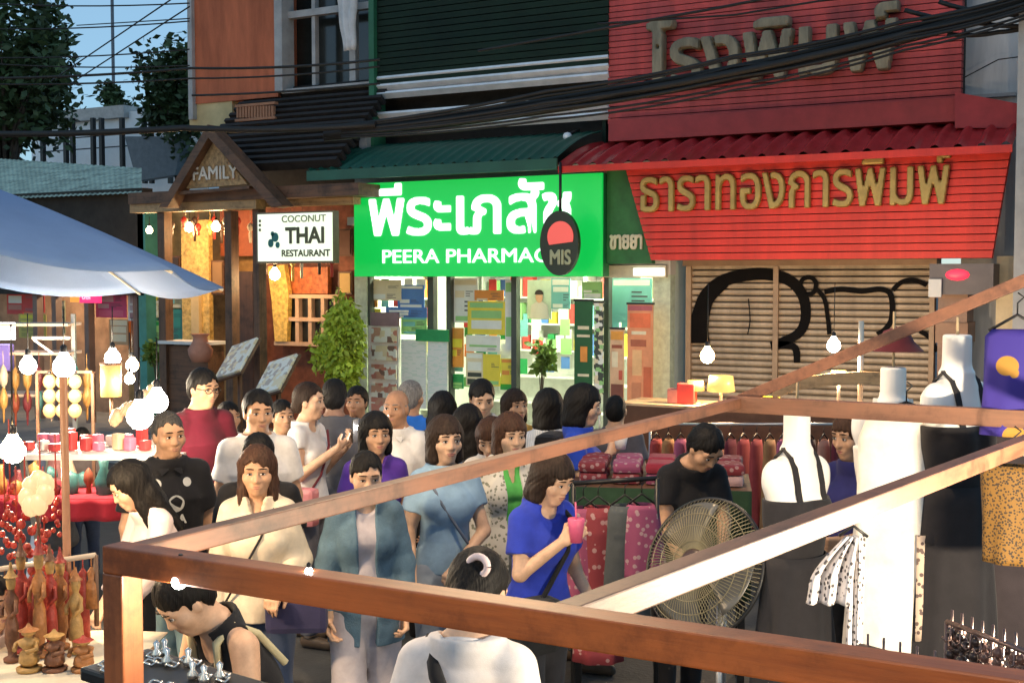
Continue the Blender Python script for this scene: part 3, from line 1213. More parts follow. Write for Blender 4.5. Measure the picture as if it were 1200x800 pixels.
steel = pm('dull_steel', (0.45, 0.44, 0.43), 0.35, 0.8, var=0.15)


def bulb_light(parent, loc, power, col=(1.0, 0.72, 0.42), r=0.05):
    l = bpy.data.lights.new('lamp_light', 'POINT')
    l.energy = power * LAMP
    l.color = col
    l.shadow_soft_size = r
    o = bpy.data.objects.new('lamp_light', l)
    link(o, parent)
    o.location = loc
    return o


glow_warm = em('warm_bulb_glow', (1.0, 0.74, 0.40), 14, (0.9, 0.85, 0.8))
glow_white = em('white_bulb_glow', (1.0, 0.92, 0.80), 18, (0.9, 0.9, 0.9))
glow_amber = em('amber_bulb_glow', (1.0, 0.55, 0.2), 9, (0.9, 0.8, 0.7))


def bulb(p, r, label, power, mat=None, col=(1.0, 0.74, 0.45), hang=0.3, group='bare bulbs over the market stalls', name='hanging_bulb', cat='light bulb'):
    root = empty(name, p)
    tag(root, label, cat, group)
    MB().lathe([(0.0, -r), (r * .5, -r * .88), (r * .9, -r * .45), (r, 0), (r * .88, r * .5), (r * .5, r), (r * .34, r * 1.35)], n=16).build('globe', mat or glow_warm, root)
    MB().lathe([(r * .30, r * 1.3), (r * .33, r * 1.4), (r * .31, r * 1.9), (r * .1, r * 2.1)], n=12).build('socket', black_metal, root)
    if hang:
        MB().tube([(0, 0, r * 2.0), (0.004, 0, r * 2.0 + hang)], 0.004, 5).build('flex', black_metal, root)
    bulb_light(root, (0, 0, -r * 1.4), power, col, r)
    return root


# ---- the restaurant house -------------------------------------------------
b = empty('restaurant_building', (W(280, 500, 13).x, 13.0, 0))
tag(b, 'orange plastered house with a dark tiled porch and restaurant below', 'building')
bl = b.location.copy()


def bpart(root, name, mb, mat, parent=None):
    o = mb.build(name, mat, parent or root)
    base = root.location
    o.location = -Vector(base) if parent is None else (0, 0, 0)
    return o


def blank():
    return MB()


def bparts(root, name, rects, mat, parent=None):
    for r in rects:
        o = bpart(root, name, wrect(blank(), *r), mat, parent)
    return o


bpart(b, 'orange_wall', wrect(blank(), 222, -80, 325, 118, 13.0, 4.0), orange_plaster)
bpart(b, 'lower_wall', wrect(blank(), 222, 118, 272, 150, 13.02, 3.5), cream_plaster)
bparts(b, 'pilaster', [(219.5, -80, 224.5, 140, 12.94, 0.2), (321, -80, 330, 108, 12.93, 0.25)], grey_paint)
w = bpart(b, 'window', wrect(blank(), 330, -80, 437, 112, 13.4, 0.1), dark_glass)
m = blank()
wrect(m, 365, -80, 369, 100, 13.1, 0.08)
wrect(m, 330, 8, 437, 16, 13.06, 0.1)
wrect(m, 330, 100, 437, 105, 12.98, 0.35)
wrect(m, 409, -80, 416, 95, 13.1, 0.08)
bpart(b, 'window_frame', m, grey_paint, w)
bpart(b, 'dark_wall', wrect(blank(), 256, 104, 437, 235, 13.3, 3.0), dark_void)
# porch roof: rows of dark tiles, each course a step
m = blank()
za, zb = W(340, 108, 13.2).z, W(340, 200, 11.9).z
xl, xr = W(258, 150, 12.6).x, W(432, 150, 12.6).x
for i in range(14):
    t = i / 14
    m.box(((xl + xr) / 2, 13.2 - 1.3 * t, za + (zb - za) * t), (xr - xl, 0.13, 0.05), Matrix.Rotation(-0.75, 3, 'X'))
bpart(b, 'porch_roof', m, black_tile)
m = blank()
for i in range(13):
    x = 277 + i * 3.4
    wrect(m, x, 124, x + 2.2, 138, 12.66, 0.05)
wrect(m, 275, 121, 322, 124, 12.65, 0.07)
wrect(m, 275, 138, 322, 141, 12.65, 0.07)
bpart(b, 'balcony_grille', m, pm('terracotta_block', (0.35, 0.16, 0.09), 0.8))
# the gable
m = blank()
wp(m, [(203, 222), (243, 158), (290, 216)], 11.75, 0.06)
bpart(b, 'gable_board', m, pm('gilded_carved_board', (0.36, 0.22, 0.10), 0.6, var=0.6, scale=22, bump=0.8, bscale=45))
m = blank()
wp(m, [(186, 243), (196, 243), (247, 156), (243, 146)], 11.62, 0.2)
wp(m, [(243, 146), (240, 157), (318, 243), (331, 241)], 11.6, 0.22)
bpart(b, 'gable_rafter', m, timber)
m = blank()
wp(m, [(200, 225), (292, 218), (292, 221), (199, 229)], 11.68, 0.08)
bpart(b, 'gable_sill', m, timber)
write('gable_writing', 'FAMILY', 226, 279, 212, 11.73, pm('silvery_letter_paint', (0.62, 0.56, 0.48), 0.5), 0.17, 0.006, 0.02, b, 0.006)
m = wrect(blank(), 152, 236, 300, 247, 11.9, 0.18)
bpart(b, 'porch_beam', m, pale_timber)
bpart(b, 'porch_beam', wrect(blank(), 300, 226, 414, 241, 12.1, 0.15), pale_timber)
bpart(b, 'eaves_board', wrect(blank(), 150, 220, 420, 234, 11.86, 0.9), timber)
bparts(b, 'porch_post', [(186, 247, 194, 500, 11.95, 0.14), (264, 247, 272, 500, 12.0, 0.14), (297, 244, 304, 500, 12.0, 0.14)], timber_v)
bpart(b, 'back_wall', wrect(blank(), 150, 235, 420, 520, 13.7, 0.15), pm('amber_plaster', (0.36, 0.20, 0.07), 0.8, var=0.45, scale=5))
d_ = bpart(b, 'carved_door', wrect(blank(), 213, 258, 245, 398, 13.2, 0.08), pm('gold_carved_wood', (0.62, 0.40, 0.12), 0.5, var=0.5, scale=16, bump=0.9, bscale=36))
m = wrect(blank(), 224, 340, 233, 398, 13.14, 0.06)
bpart(b, 'door_panel', m, cream_plaster, d_)
bpart(b, 'dark_door', wrect(blank(), 275, 318, 297, 520, 13.1, 0.1), wood('dark_door_wood', (0.06, 0.03, 0.02), (0.02, 0.012, 0.01), 2, .5, 2))
bpart(b, 'red_panel', wrect(blank(), 258, 247, 296, 300, 13.5, 0.1), pm('red_brown_panel', (0.32, 0.08, 0.03), 0.6, var=0.3))
bpart(b, 'red_wall', wrect(blank(), 306, 240, 416, 520, 13.35, 0.1), pm('brick_red_plaster', (0.22, 0.07, 0.035), 0.7, var=0.45, scale=6))
pn = bpart(b, 'carved_panel', wrect(blank(), 338, 313, 384, 344, 13.2, 0.08), pm('red_carved_wood', (0.42, 0.11, 0.03), 0.5, var=0.5, scale=14, bump=0.9, bscale=30))
lw = bpart(b, 'lattice_window', wrect(blank(), 322, 346, 394, 404, 13.22, 0.05), dark_glass)
m = blank()
for x in (322, 346, 361, 376, 391):
    wrect(m, x, 345, x + 4, 405, 13.14, 0.08)
for y in (345, 372, 401):
    wrect(m, 321, y, 396, y + 4.5, 13.12, 0.08)
bpart(b, 'lattice_frame', m, pm('pink_beige_frame', (0.52, 0.34, 0.22), 0.6), lw)
bpart(b, 'gilded_bracket', wp(blank(), [(313, 312), (333, 310), (338, 345), (336, 400), (322, 400), (318, 350)], 13.1, 0.08), pm('gilded_wood', (0.65, 0.42, 0.10), 0.45, var=0.5, scale=18, bump=0.9, bscale=40))
bpart(b, 'porch_floor', MB().box((W(285, 470, 12.8).x, 12.8, 0.2), (3.6, 1.7, 0.12)), paving)

# ---- washing on the window rail
m = MB()
p0, p1 = W(394, -6, 12.9), W(417, -6, 12.9)
wv = p1.x - p0.x
m.grid(lambda u, v: (p0.x + wv * (u * (1 - .45 * v) + .35 * v) + 0.01 * math.sin(9 * v), 12.9 + 0.03 * math.sin(u * 14), p0.z - v * 0.72), 10, 10)
tag(thick(m.build('hanging_cloth', pm('white_cotton', (0.6, 0.58, 0.58), 0.9)), 0.006), 'pale cloth hung over the upper window rail of the orange house', 'cloth')

# ---- the pharmacy house ------------------------------------------------------
b = empty('pharmacy_building', (W(575, 500, 13).x, 13.0, 0))
tag(b, 'dark green shophouse with white louvres above the pharmacy', 'building')
green_dark = pm('dark_green_cladding', (0.003, 0.016, 0.008), 0.85, var=0.3, scale=2)
m = blank()
zt, zb = W(575, -90, 12.95).z, W(575, 88, 12.95).z
xa, xb = W(437, 50, 12.95).x, W(712, 50, 12.95).x
for i in range(22):
    z = zb + (zt - zb) * (i + .5) / 22
    m.box(((xa + xb) / 2, 13.05, z), (xb - xa, 0.16, (zt - zb) / 22 - 0.012))
bpart(b, 'green_cladding', m, green_dark)
bpart(b, 'corner_trim', wrect(blank(), 432, -80, 438, 185, 12.9, 0.25), pm('green_trim', (0.02, 0.12, 0.06), 0.6))
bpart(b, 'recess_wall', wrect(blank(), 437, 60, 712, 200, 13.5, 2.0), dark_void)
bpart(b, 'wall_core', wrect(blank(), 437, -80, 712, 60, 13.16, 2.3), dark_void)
lo_ = pm('white_louvre_paint', (0.72, 0.72, 0.74), 0.5, var=0.15, scale=5)
zz = W(575, 84, 13.0).z
lv = blank()
for i, dy in enumerate((0, 9.5, 19, 44, 53.5, 63)):
    za = W(575, 82 + dy, 13.0).z
    bpart(b, 'louvre', MB().box(((xa + xb) / 2, 13.0, za), (xb - xa, 0.10, 0.034), Matrix.Rotation(-0.6, 3, 'X')), lo_)
pass
bparts(b, 'louvre_post', [(438.5, 70, 442, 190, 13.06, 0.08), (706, 50, 710, 175, 13.06, 0.08)], green_dark)
bpart(b, 'electric_box', wrect(blank(), 421, 150, 429, 182, 12.8, 0.12), grey_paint)


def canopy(x0, x1, y_top, y_front, Yb, Yf, pitch, amp, zoff=0.0):
    """Ribbed sheet-metal canopy, ribs running down the slope."""
    zb_, zf = W((x0 + x1) / 2, y_top, Yb).z, W((x0 + x1) / 2, y_front, Yf).z
    xa_, xb_ = W(x0, y_front, Yf).x, W(x1, y_front, Yf).x
    n = int((xb_ - xa_) / pitch) * 8
    mb = MB()

    def f(u, v):
        ph = u * (xb_ - xa_) / pitch * 2 * PI
        w_ = amp * max(0, math.cos(ph)) ** 0.7 if math.cos(ph) > 0 else 0
        vv = v
        bend = 0.16 * math.sin(PI * vv) * (zb_ - zf)
        return (xa_ + (xb_ - xa_) * u, Yb + (Yf - Yb) * vv, zb_ + (zf - zb_) * vv + bend + w_)
    mb.grid(f, n, 8)
    return mb, xa_, xb_, zf


mb, xa_, xb_, zf = canopy(360, 653, 168, 194, 13.2, 11.95, 0.16, 0.03)
green_sheet = pm('green_canopy_sheet', (0.012, 0.085, 0.055), 0.45, var=0.2, scale=3)
cn = bpart(b, 'canopy', mb, green_sheet)
m = MB().box(((xa_ + xb_) / 2, 11.95, zf - 0.05), (xb_ - xa_, 0.03, 0.12))
bpart(b, 'canopy_edge', m, green_sheet, cn)
# ground floor shell of the pharmacy
px0, px1 = W(416, 400, 12.9).x, W(786, 400, 12.9).x
shopw = pm('mint_white_wall', (0.62, 0.68, 0.60), 0.7, var=0.08)
bpart(b, 'shop_back_wall', MB().box(((px0 + px1) / 2, 16.6, 1.6), (px1 - px0, 0.1, 3.0)), shopw)
bpart(b, 'shop_side_wall', MB().box((px0 + 0.06, 14.8, 1.6), (0.12, 3.6, 3.0)), shopw)
bpart(b, 'shop_side_wall', MB().box((px1 - 0.06, 14.8, 1.6), (0.12, 3.6, 3.0)), shopw)
bpart(b, 'shop_ceiling', MB().box(((px0 + px1) / 2, 14.7, 3.06), (px1 - px0, 3.9, 0.1)), shopw)
bpart(b, 'shop_floor', MB().box(((px0 + px1) / 2, 14.9, 0.16), (px1 - px0, 3.7, 0.06)), pm('pale_floor_tile', (0.5, 0.48, 0.44), 0.35))
bpart(b, 'facade_wall', wrect(blank(), 416, 196, 786, 322, 12.72, 0.16), white_wall)
bparts(b, 'front_pillar', [(416, 322, 430, 520, 12.75, 0.14), (765, 312, 785, 520, 12.75, 0.14)], pm('pale_green_pillar', (0.50, 0.58, 0.44), 0.6, var=0.25, scale=12))
bparts(b, 'shop_window_frame', [(x_, 322, x_ + w_, 520, 12.78, 0.1) for x_, w_ in ((501, 7), (523, 5), (599, 6), (707, 6), (430, 4))], pm('dark_frame', (0.05, 0.06, 0.05), 0.4))
bpart(b, 'green_panel', wrect(blank(), 711, 197, 764, 309, 12.46, 0.1), pm('green_side_panel', (0.03, 0.14, 0.045), 0.6, var=0.3, scale=5))
write('panel_writing', 'ขายยา', 714, 753, 293, 12.44, pm('beige_letter_paint', (0.62, 0.58, 0.42), 0.6), 0.17, 0.010, 0.02, b, 0.006)

# the lit green sign
sg = empty('pharmacy_sign', (W(560, 320, 12.3).x, 12.3, W(560, 324, 12.3).z))
tag(sg, 'backlit green pharmacy sign with large white writing', 'sign')
em_green = em('lit_green_acrylic', (0.003, 0.40, 0.05), 0.52, (0.0, 0.25, 0.05))
em_white = em('lit_white_acrylic', (0.80, 1.0, 0.88), 0.6, (0.8, 0.8, 0.8))
bpart(sg, 'sign_face', wrect(blank(), 415, 209, 705, 324, 12.3, 0.04), em_green)
bpart(sg, 'sign_box', wrect(blank(), 415, 209, 705, 324, 12.345, 0.2), pm('sign_box_green', (0.01, 0.16, 0.05), 0.5))
write('thai_writing', 'พีระเภสัช', 432, 670, 278, 12.29, em_white, 0.64, 0.020, 0.03, sg, 0.012)
write('english_writing', 'PEERA PHARMACY', 448, 662, 309, 12.29, em_white, 0.170, 0.004, 0.03, sg, 0.007)

# round badge hung on a rod in front of the lit sign
ov = empty('oval_badge_sign', W(655, 285, 11.9))
tag(ov, 'dark oval hanging badge with a red disc in front of the green sign', 'sign')
rx, rzv = 24 * 14.0 / FPX, 36 * 14.0 / FPX
MX = Matrix.Rotation(PI / 2, 3, 'X')
MB().prism([(rx * math.cos(t), 0, rzv * math.sin(t)) for t in np.linspace(0, 2 * PI, 40, False)], (0, 0.06, 0)).build('badge_plate', pm('black_green_enamel', (0.012, 0.022, 0.012), 0.4), ov)
pts = [(0.02 + 0.155 * math.cos(t), -0.012, 0.07 + 0.165 * math.sin(t)) for t in np.linspace(-0.35, PI + 0.55, 24)]
MB().prism(pts, (0, 0.01, 0)).build('red_disc', em('red_enamel_lit', (0.62, 0.09, 0.07), 0.35, (0.6, 0.07, 0.06)), ov)
lt, hh = letters('badge_writing', 'MIS', pm('olive_enamel', (0.34, 0.36, 0.22), 0.5), 0.26, 0.17, 0.008, 0.014, 0.008, ov)
lt.location = (-0.11, -0.008, -0.235)
MB().tube([(0, 0.03, rzv - 0.01), (0, 0.03, rzv + 0.52)], 0.016, 8).build('rod', black_metal, ov)

# ---- restaurant sign
rs_ = empty('restaurant_sign', W(345, 308, 11.6))
tag(rs_, 'backlit cream Thai restaurant sign with teal figures', 'sign')
bpart(rs_, 'sign_face', wrect(blank(), 302, 250, 388, 306, 11.6, 0.03), em('lit_cream_acrylic', (0.66, 0.74, 0.56), 0.5, (0.7, 0.7, 0.6)))
bpart(rs_, 'sign_frame', wrect(blank(), 300, 248, 390, 308.5, 11.635, 0.12), pm('sign_case', (0.12, 0.08, 0.05), 0.5))
ink = pm('olive_ink', (0.10, 0.10, 0.055), 0.6)
pale_ink = pm('faded_olive_ink', (0.30, 0.32, 0.20), 0.6)
write('small_writing', 'COCONUT', 330, 382, 261, 11.59, pale_ink, 0.085, 0.003, 0.012, rs_, 0.004)
write('large_writing', 'THAI', 334, 380, 286, 11.59, ink, 0.20, 0.010, 0.012, rs_, 0.006)
write('lower_writing', 'RESTAURANT', 330, 387, 301, 11.59, ink, 0.085, 0.004, 0.012, rs_, 0.004)
lg = blank()
for (x, y, a_, c_) in ((322, 278, 4.5, 5), (317, 285, 3.5, 4.5), (325, 287, 2.6, 3.4), (319, 274, 2.2, 2.6)):
    q = W(x, y, 11.59)
    lg.prism([(q.x + a_ * 0.0112 * math.cos(t), q.y, q.z + c_ * 0.0112 * math.sin(t)) for t in np.linspace(0, 2 * PI, 14, False)], (0, 0.012, 0))
bpart(rs_, 'emblem', lg, pm('teal_ink', (0.03, 0.16, 0.15), 0.6))
for y in (259, 264, 269.5):
    q = W(304.5, y, 11.59)
    bpart(rs_, 'corner_mark', MB().box((q.x, q.y, q.z), (0.025, 0.012, 0.03)), ink)

# ---- the red printing house ----------------------------------------------------
b = empty('printing_house_building', (W(940, 500, 13).x, 13.0, 0))
tag(b, 'red clad printing house with a ribbed red canopy and closed shutters', 'building')
red_clad = pm('faded_red_cladding', (0.45, 0.055, 0.052), 0.6, var=0.35, scale=4, streak=.12)
red_deep = pm('red_sign_paint', (0.60, 0.030, 0.018), 0.5, var=0.22, scale=5, streak=.15)
xa, xb = W(713, 100, 13.0).x, W(1127, 60, 13.0).x
zb, zt = W(920, 132, 13.0).z, W(920, -120, 13.0).z
m = blank()
nrow = 34
for i in range(nrow):
    z = zb + (zt - zb) * (i + .5) / nrow
    m.box(((xa + xb) / 2, 13.05, z), (xb - xa, 0.12, (zt - zb) / nrow - 0.010), Matrix.Rotation(0.06, 3, 'X'))
bpart(b, 'red_cladding', m, red_clad)
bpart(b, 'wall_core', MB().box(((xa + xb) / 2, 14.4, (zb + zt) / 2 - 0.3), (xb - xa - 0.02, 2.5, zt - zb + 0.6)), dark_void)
bpart(b, 'red_ledge', wrect(blank(), 713, 128, 1119, 154, 12.72, 0.4), pm('deep_red_band', (0.34, 0.03, 0.03), 0.55))
mb, xa_, xb_, zf = canopy(654, 1186, 158, 184, 13.1, 11.95, 0.205, 0.045)
cn = bpart(b, 'canopy', mb, pm('glossy_red_sheet', (0.45, 0.025, 0.028), 0.22, var=0.2, spec=0.7))
bpart(b, 'canopy_edge', MB().box(((xa_ + xb_) / 2, 11.96, zf - 0.02), (xb_ - xa_, 0.03, 0.07)), red_deep, cn)
m = blank()
wp(m, [(1119, 108), (1196, 122), (1196, 150), (1119, 150)], 12.5, 0.6)
bpart(b, 'canopy_end_box', m, pm('dull_red_paint', (0.36, 0.03, 0.035), 0.6))
m = blank()
q0, q1, q2, q3 = W(733, 199, 12.3), W(1184, 176, 12.3), W(1162, 303, 12.3), W(763, 304, 12.3)
zb, zt = (q2.z + q3.z) / 2, (q0.z + q1.z) / 2
nn = 13
for i in range(nn):
    t0, t1 = i / nn, (i + 1) / nn
    f0 = lambda t: (q3.x + (q0.x - q3.x) * t, q2.x + (q1.x - q2.x) * t)
    (l0, r0), (l1, r1) = f0(t0), f0(t1 - .010)
    z0, z1 = zb + (zt - zb) * t0, zb + (zt - zb) * (t1 - .010)
    yy0 = 12.34 - 0.10 * t0
    m.prism([(l0, 12.30, z0), (r0, 12.30, z0), (r1, 12.30, z1), (l1, 12.30, z1)], (0, 0.1, 0))
rsn = empty('red_shop_sign', ((q0.x + q1.x) / 2, 12.3, zb))
tag(rsn, 'long red plank sign with gold Thai letters under the canopy', 'sign')
bpart(rsn, 'planks', m, red_deep)
bpart(rsn, 'backing', MB().prism([(q3.x + .03, 12.405, zb), (q2.x - .03, 12.405, zb), (q1.x - .03, 12.405, zt - .02), (q0.x + .03, 12.405, zt - .02)], (0, 0.2, 0)), pm('sign_backing', (0.2, 0.02, 0.015), 0.7))
gold = pm('tarnished_gold_letter', (0.36, 0.25, 0.075), 0.45, 0.25, var=0.25, scale=9)
write('gold_writing', 'ธาราทองการพิมพ์', 750, 1114, 250, 12.26, gold, 0.51, 0.014, 0.07, rsn, 0.010)
g2 = pm('grey_beige_letter', (0.21, 0.18, 0.12), 0.7, var=0.4, scale=9, streak=.3)
up = empty('raised_wall_writing', W(760, 108, 12.9))
tag(up, 'large grey beige Thai letters fixed to the red cladding', 'sign')
write('letters', 'โรงพิมพ์', 758, 1054, 106, 12.88, g2, 0.76, 0.030, 0.16, up, 0.014)

# shutters
shut = pm('beige_shutter_enamel', (0.42, 0.32, 0.22), 0.5, 0.1, var=0.32, scale=5, streak=.2)
sh = empty('roller_shutter', (W(950, 470, 13.0).x, 13.0, 0.14))
tag(sh, 'closed beige roller shutters with black spray painted loops', 'shutter')
xa, xb = W(806, 400, 13.0).x, W(1092, 400, 13.0).x
zt = W(950, 303, 13.0).z
m = blank()
z = 0.2
while z < zt:
    m.prism([(xa, 13.0, z), (xa, 12.985, z + 0.02), (xa, 12.99, z + 0.05), (xa, 13.03, z + 0.062)], (xb - xa, 0, 0))
    z += 0.07
bpart(sh, 'slats', m, shut)
bparts(sh, 'guide_rail', [(x_, 312, x_ + 6, 520, 12.95, 0.1) for x_ in (803, 905, 1088)], pm('tan_rail', (0.36, 0.24, 0.15), 0.5))
bpart(sh, 'shutter_box', wrect(blank(), 800, 297, 1098, 311, 12.88, 0.25), pm('brown_shutter_box', (0.28, 0.17, 0.10), 0.6))
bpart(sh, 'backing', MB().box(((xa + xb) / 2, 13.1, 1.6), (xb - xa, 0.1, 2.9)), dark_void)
spray = pm('black_spray_paint', (0.006, 0.005, 0.005), 0.8, spec=.1)


def stroke(mb, pts, r, Y=12.972):
    pp = [W(x, y, Y) for x, y in pts]
    # Catmull-Rom through the points
    out = []
    for i in range(len(pp) - 1):
        a, b_, c, d = pp[max(i - 1, 0)], pp[i], pp[i + 1], pp[min(i + 2, len(pp) - 1)]
        for t in (0, .2, .4, .6, .8):
            out.append(0.5 * ((2 * b_) + (c - a) * t + (2 * a - 5 * b_ + 4 * c - d) * t * t + (-a + 3 * b_ - 3 * c + d) * t ** 3))
    out.append(pp[-1])
    rr = r if not isinstance(r, tuple) else None
    v0 = None
    L, Rr = [], []
    for i, p in enumerate(out):
        dd = out[min(i + 1, len(out) - 1)] - out[max(i - 1, 0)]
        dd.normalize()
        nrm = Vector((-dd.z, 0, dd.x))
        w_ = r if rr is not None else r[0] + (r[1] - r[0]) * i / (len(out) - 1)
        L.append(mb.bm.verts.new(p + nrm * w_))
        Rr.append(mb.bm.verts.new(p - nrm * w_))
    for i in range(len(out) - 1):
        mb.bm.faces.new((L[i], L[i + 1], Rr[i + 1], Rr[i]))


m = MB()
stroke(m, [(818, 402), (818, 378), (826, 348), (850, 328), (890, 321), (922, 327), (940, 345), (944, 372), (934, 392), (905, 405), (918, 404), (932, 408), (934, 425)], (0.08, 0.035), 12.973)
stroke(m, [(818, 402), (819, 380), (828, 350), (850, 330)], (0.14, 0.06), 12.970)
stroke(m, [(945, 345), (938, 338), (940, 328), (949, 325), (956, 331), (954, 342), (945, 345)], 0.024, 12.967)
stroke(m, [(956, 338), (966, 350), (970, 372), (972, 392)], 0.024, 12.964)
stroke(m, [(966, 342), (985, 339), (1010, 341), (1032, 339), (1044, 346), (1045, 372), (1038, 385), (1028, 392)], 0.028, 12.961)
stroke(m, [(1046, 340), (1056, 331), (1070, 328), (1086, 334)], 0.024, 12.958)
stroke(m, [(1078, 388), (1090, 396), (1098, 412)], 0.024, 12.955)
stroke(m, [(877, 350), (879, 375), (876, 392)], 0.006, 12.955)
bpart(sh, 'spray_loops', m, spray)

# side wall bits right of the shutters
sp_ = empty('side_pillar', (W(1112, 400, 12.8).x, 12.8, 0))
tag(sp_, 'brown tiled pillar right of the closed shutters', 'pillar')
bpart(sp_, 'shaft', wrect(blank(), 1098, 345, 1132, 520, 12.75, 0.4), pm('red_brown_tile', (0.22, 0.11, 0.07), 0.4, var=0.3, scale=12))
bpart(sp_, 'cap', wrect(wrect(blank(), 1096, 378, 1134, 402, 12.7, 0.46), 1096, 345, 1134, 349, 12.7, 0.46), pm('brown_cap', (0.28, 0.15, 0.09), 0.5))
ab = empty('awning_control_box', W(1126, 345, 12.2))
tag(ab, 'dark grey box with a red lamp under the right end of the canopy', 'electrical box')
bpart(ab, 'case', wrect(blank(), 1089, 309, 1164, 345, 12.2, 0.4), pm('grey_case', (0.12, 0.10, 0.10), 0.5))
bpart(ab, 'red_lamp', MB().ball(W(1122, 322, 12.2), 0.07, 12, (1.6, .5, .8)), em('red_lamp_glow', (0.75, 0.03, 0.06), 0.7))
bpart(ab, 'white_panel', wrect(blank(), 1088, 327, 1103, 348, 12.16, 0.03), white_wall)
# white house at the right
wh = empty('white_building', (W(1165, 500, 13.2).x, 13.2, 0))
tag(wh, 'white rendered house beyond the red cladding at the top right corner', 'building')
m = wrect(blank(), 1128, -120, 1290, 520, 13.3, 3)
bpart(wh, 'wall', m, pm('white_render', (0.52, 0.51, 0.50), 0.85, var=0.3, scale=3, streak=.15))
bpart(wh, 'corner_pilaster', wrect(blank(), 1190, -100, 1240, 520, 11.9, 0.9), pm('grey_render', (0.34, 0.33, 0.32), 0.8, var=0.15))
bpart(wh, 'cornice', wrect(blank(), 1128, 110, 1190, 114, 13.2, 0.1), grey_paint)
m = blank()
wrect(m, 1166, 300, 1190, 520, 12.6, 0.3)
bpart(wh, 'cream_column', m, pm('cream_column_paint', (0.62, 0.50, 0.32), 0.6))

# ---- low shop row and white house behind, at the left --------------------------------
lr = empty('low_shop_building', (W(80, 500, 13).x, 13.0, 0))
tag(lr, 'low shop row with a mossy grey sheet roof beside the restaurant', 'building')
sheet = pm('mossy_cement_sheet', (0.33, 0.38, 0.30), 0.85, var=0.6, scale=3.5, bump=0.4, bscale=30)
p0, p1 = W(-60, 182, 17.5), W(166, 197, 15.5)
p2, p3 = W(166, 226, 13.1), W(-60, 236, 13.1)
mb = MB()
mb.grid(lambda u, v: (Vector(p0).lerp(p1, u)).lerp(Vector(p3).lerp(p2, u), v) + Vector((0, 0, 0.006 * math.sin(u * 260))), 260, 2)
rf = bpart(lr, 'sheet_roof', mb, sheet)
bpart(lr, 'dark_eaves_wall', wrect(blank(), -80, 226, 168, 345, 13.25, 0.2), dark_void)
bpart(lr, 'back_wall', wrect(blank(), -80, 335, 190, 560, 15.0, 0.2), pm('warm_shop_wall', (0.34, 0.22, 0.14), 0.8, var=0.4, scale=3))
bpart(lr, 'side_wall', MB().box((W(188, 400, 13.6).x, 14.2, 1.7), (0.15, 1.9, 3.2)), pm('teal_wall', (0.05, 0.22, 0.2), 0.7))
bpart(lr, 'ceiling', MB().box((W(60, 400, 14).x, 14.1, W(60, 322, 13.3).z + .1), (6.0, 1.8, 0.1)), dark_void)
bparts(lr, 'shop_post', [(x, 335, x + 5, 560, 13.3, 0.12) for x in (40, 62, 100, 157)], pm('brown_shop_post', (0.2, 0.13, 0.10), 0.6))

hb = empty('white_pavilion_building', (W(130, 300, 26).x, 26, 0))
tag(hb, 'white walled building with dark posts behind the mossy roof', 'building')
bpart(hb, 'wall', wrect(blank(), 38, 132, 245, 330, 26.5, 5), pm('blue_white_render', (0.80, 0.81, 0.82), 0.8, var=0.12, scale=.7))
bparts(hb, 'veranda_post', [(x, 138, x + 3.2, 215, 25.5, 0.12) for x in (47, 74, 82, 106, 116, 140, 166, 174, 196)], black_metal)
bparts(hb, 'veranda_rail', [(45, y, 205, y + 1.2, 25.65, 0.06) for y in (158, 172)], black_metal)
bpart(hb, 'roof', wrect(blank(), 36, 128, 145, 142, 26.3, 6), pm('grey_flat_roof', (0.42, 0.40, 0.38), 0.8))
m = blank()
wp(m, [(146, 160), (215, 160), (205, 205), (160, 212)], 24.5, 0.3)
bpart(hb, 'lean_to_roof', m, pm('slate_blue_sheet', (0.13, 0.15, 0.17), 0.6))

# ------------------------------------------------------------------ trees, mast and wires
leaf_g = pm('leaf_green', (0.045, 0.075, 0.025), 0.6, var=0.6, scale=1.5)
leaf_l = pm('young_leaf_green', (0.12, 0.20, 0.035), 0.55, var=0.5, scale=5)
bark = pm('bark', (0.09, 0.065, 0.05), 0.9, var=0.4, bump=0.8, bscale=25)


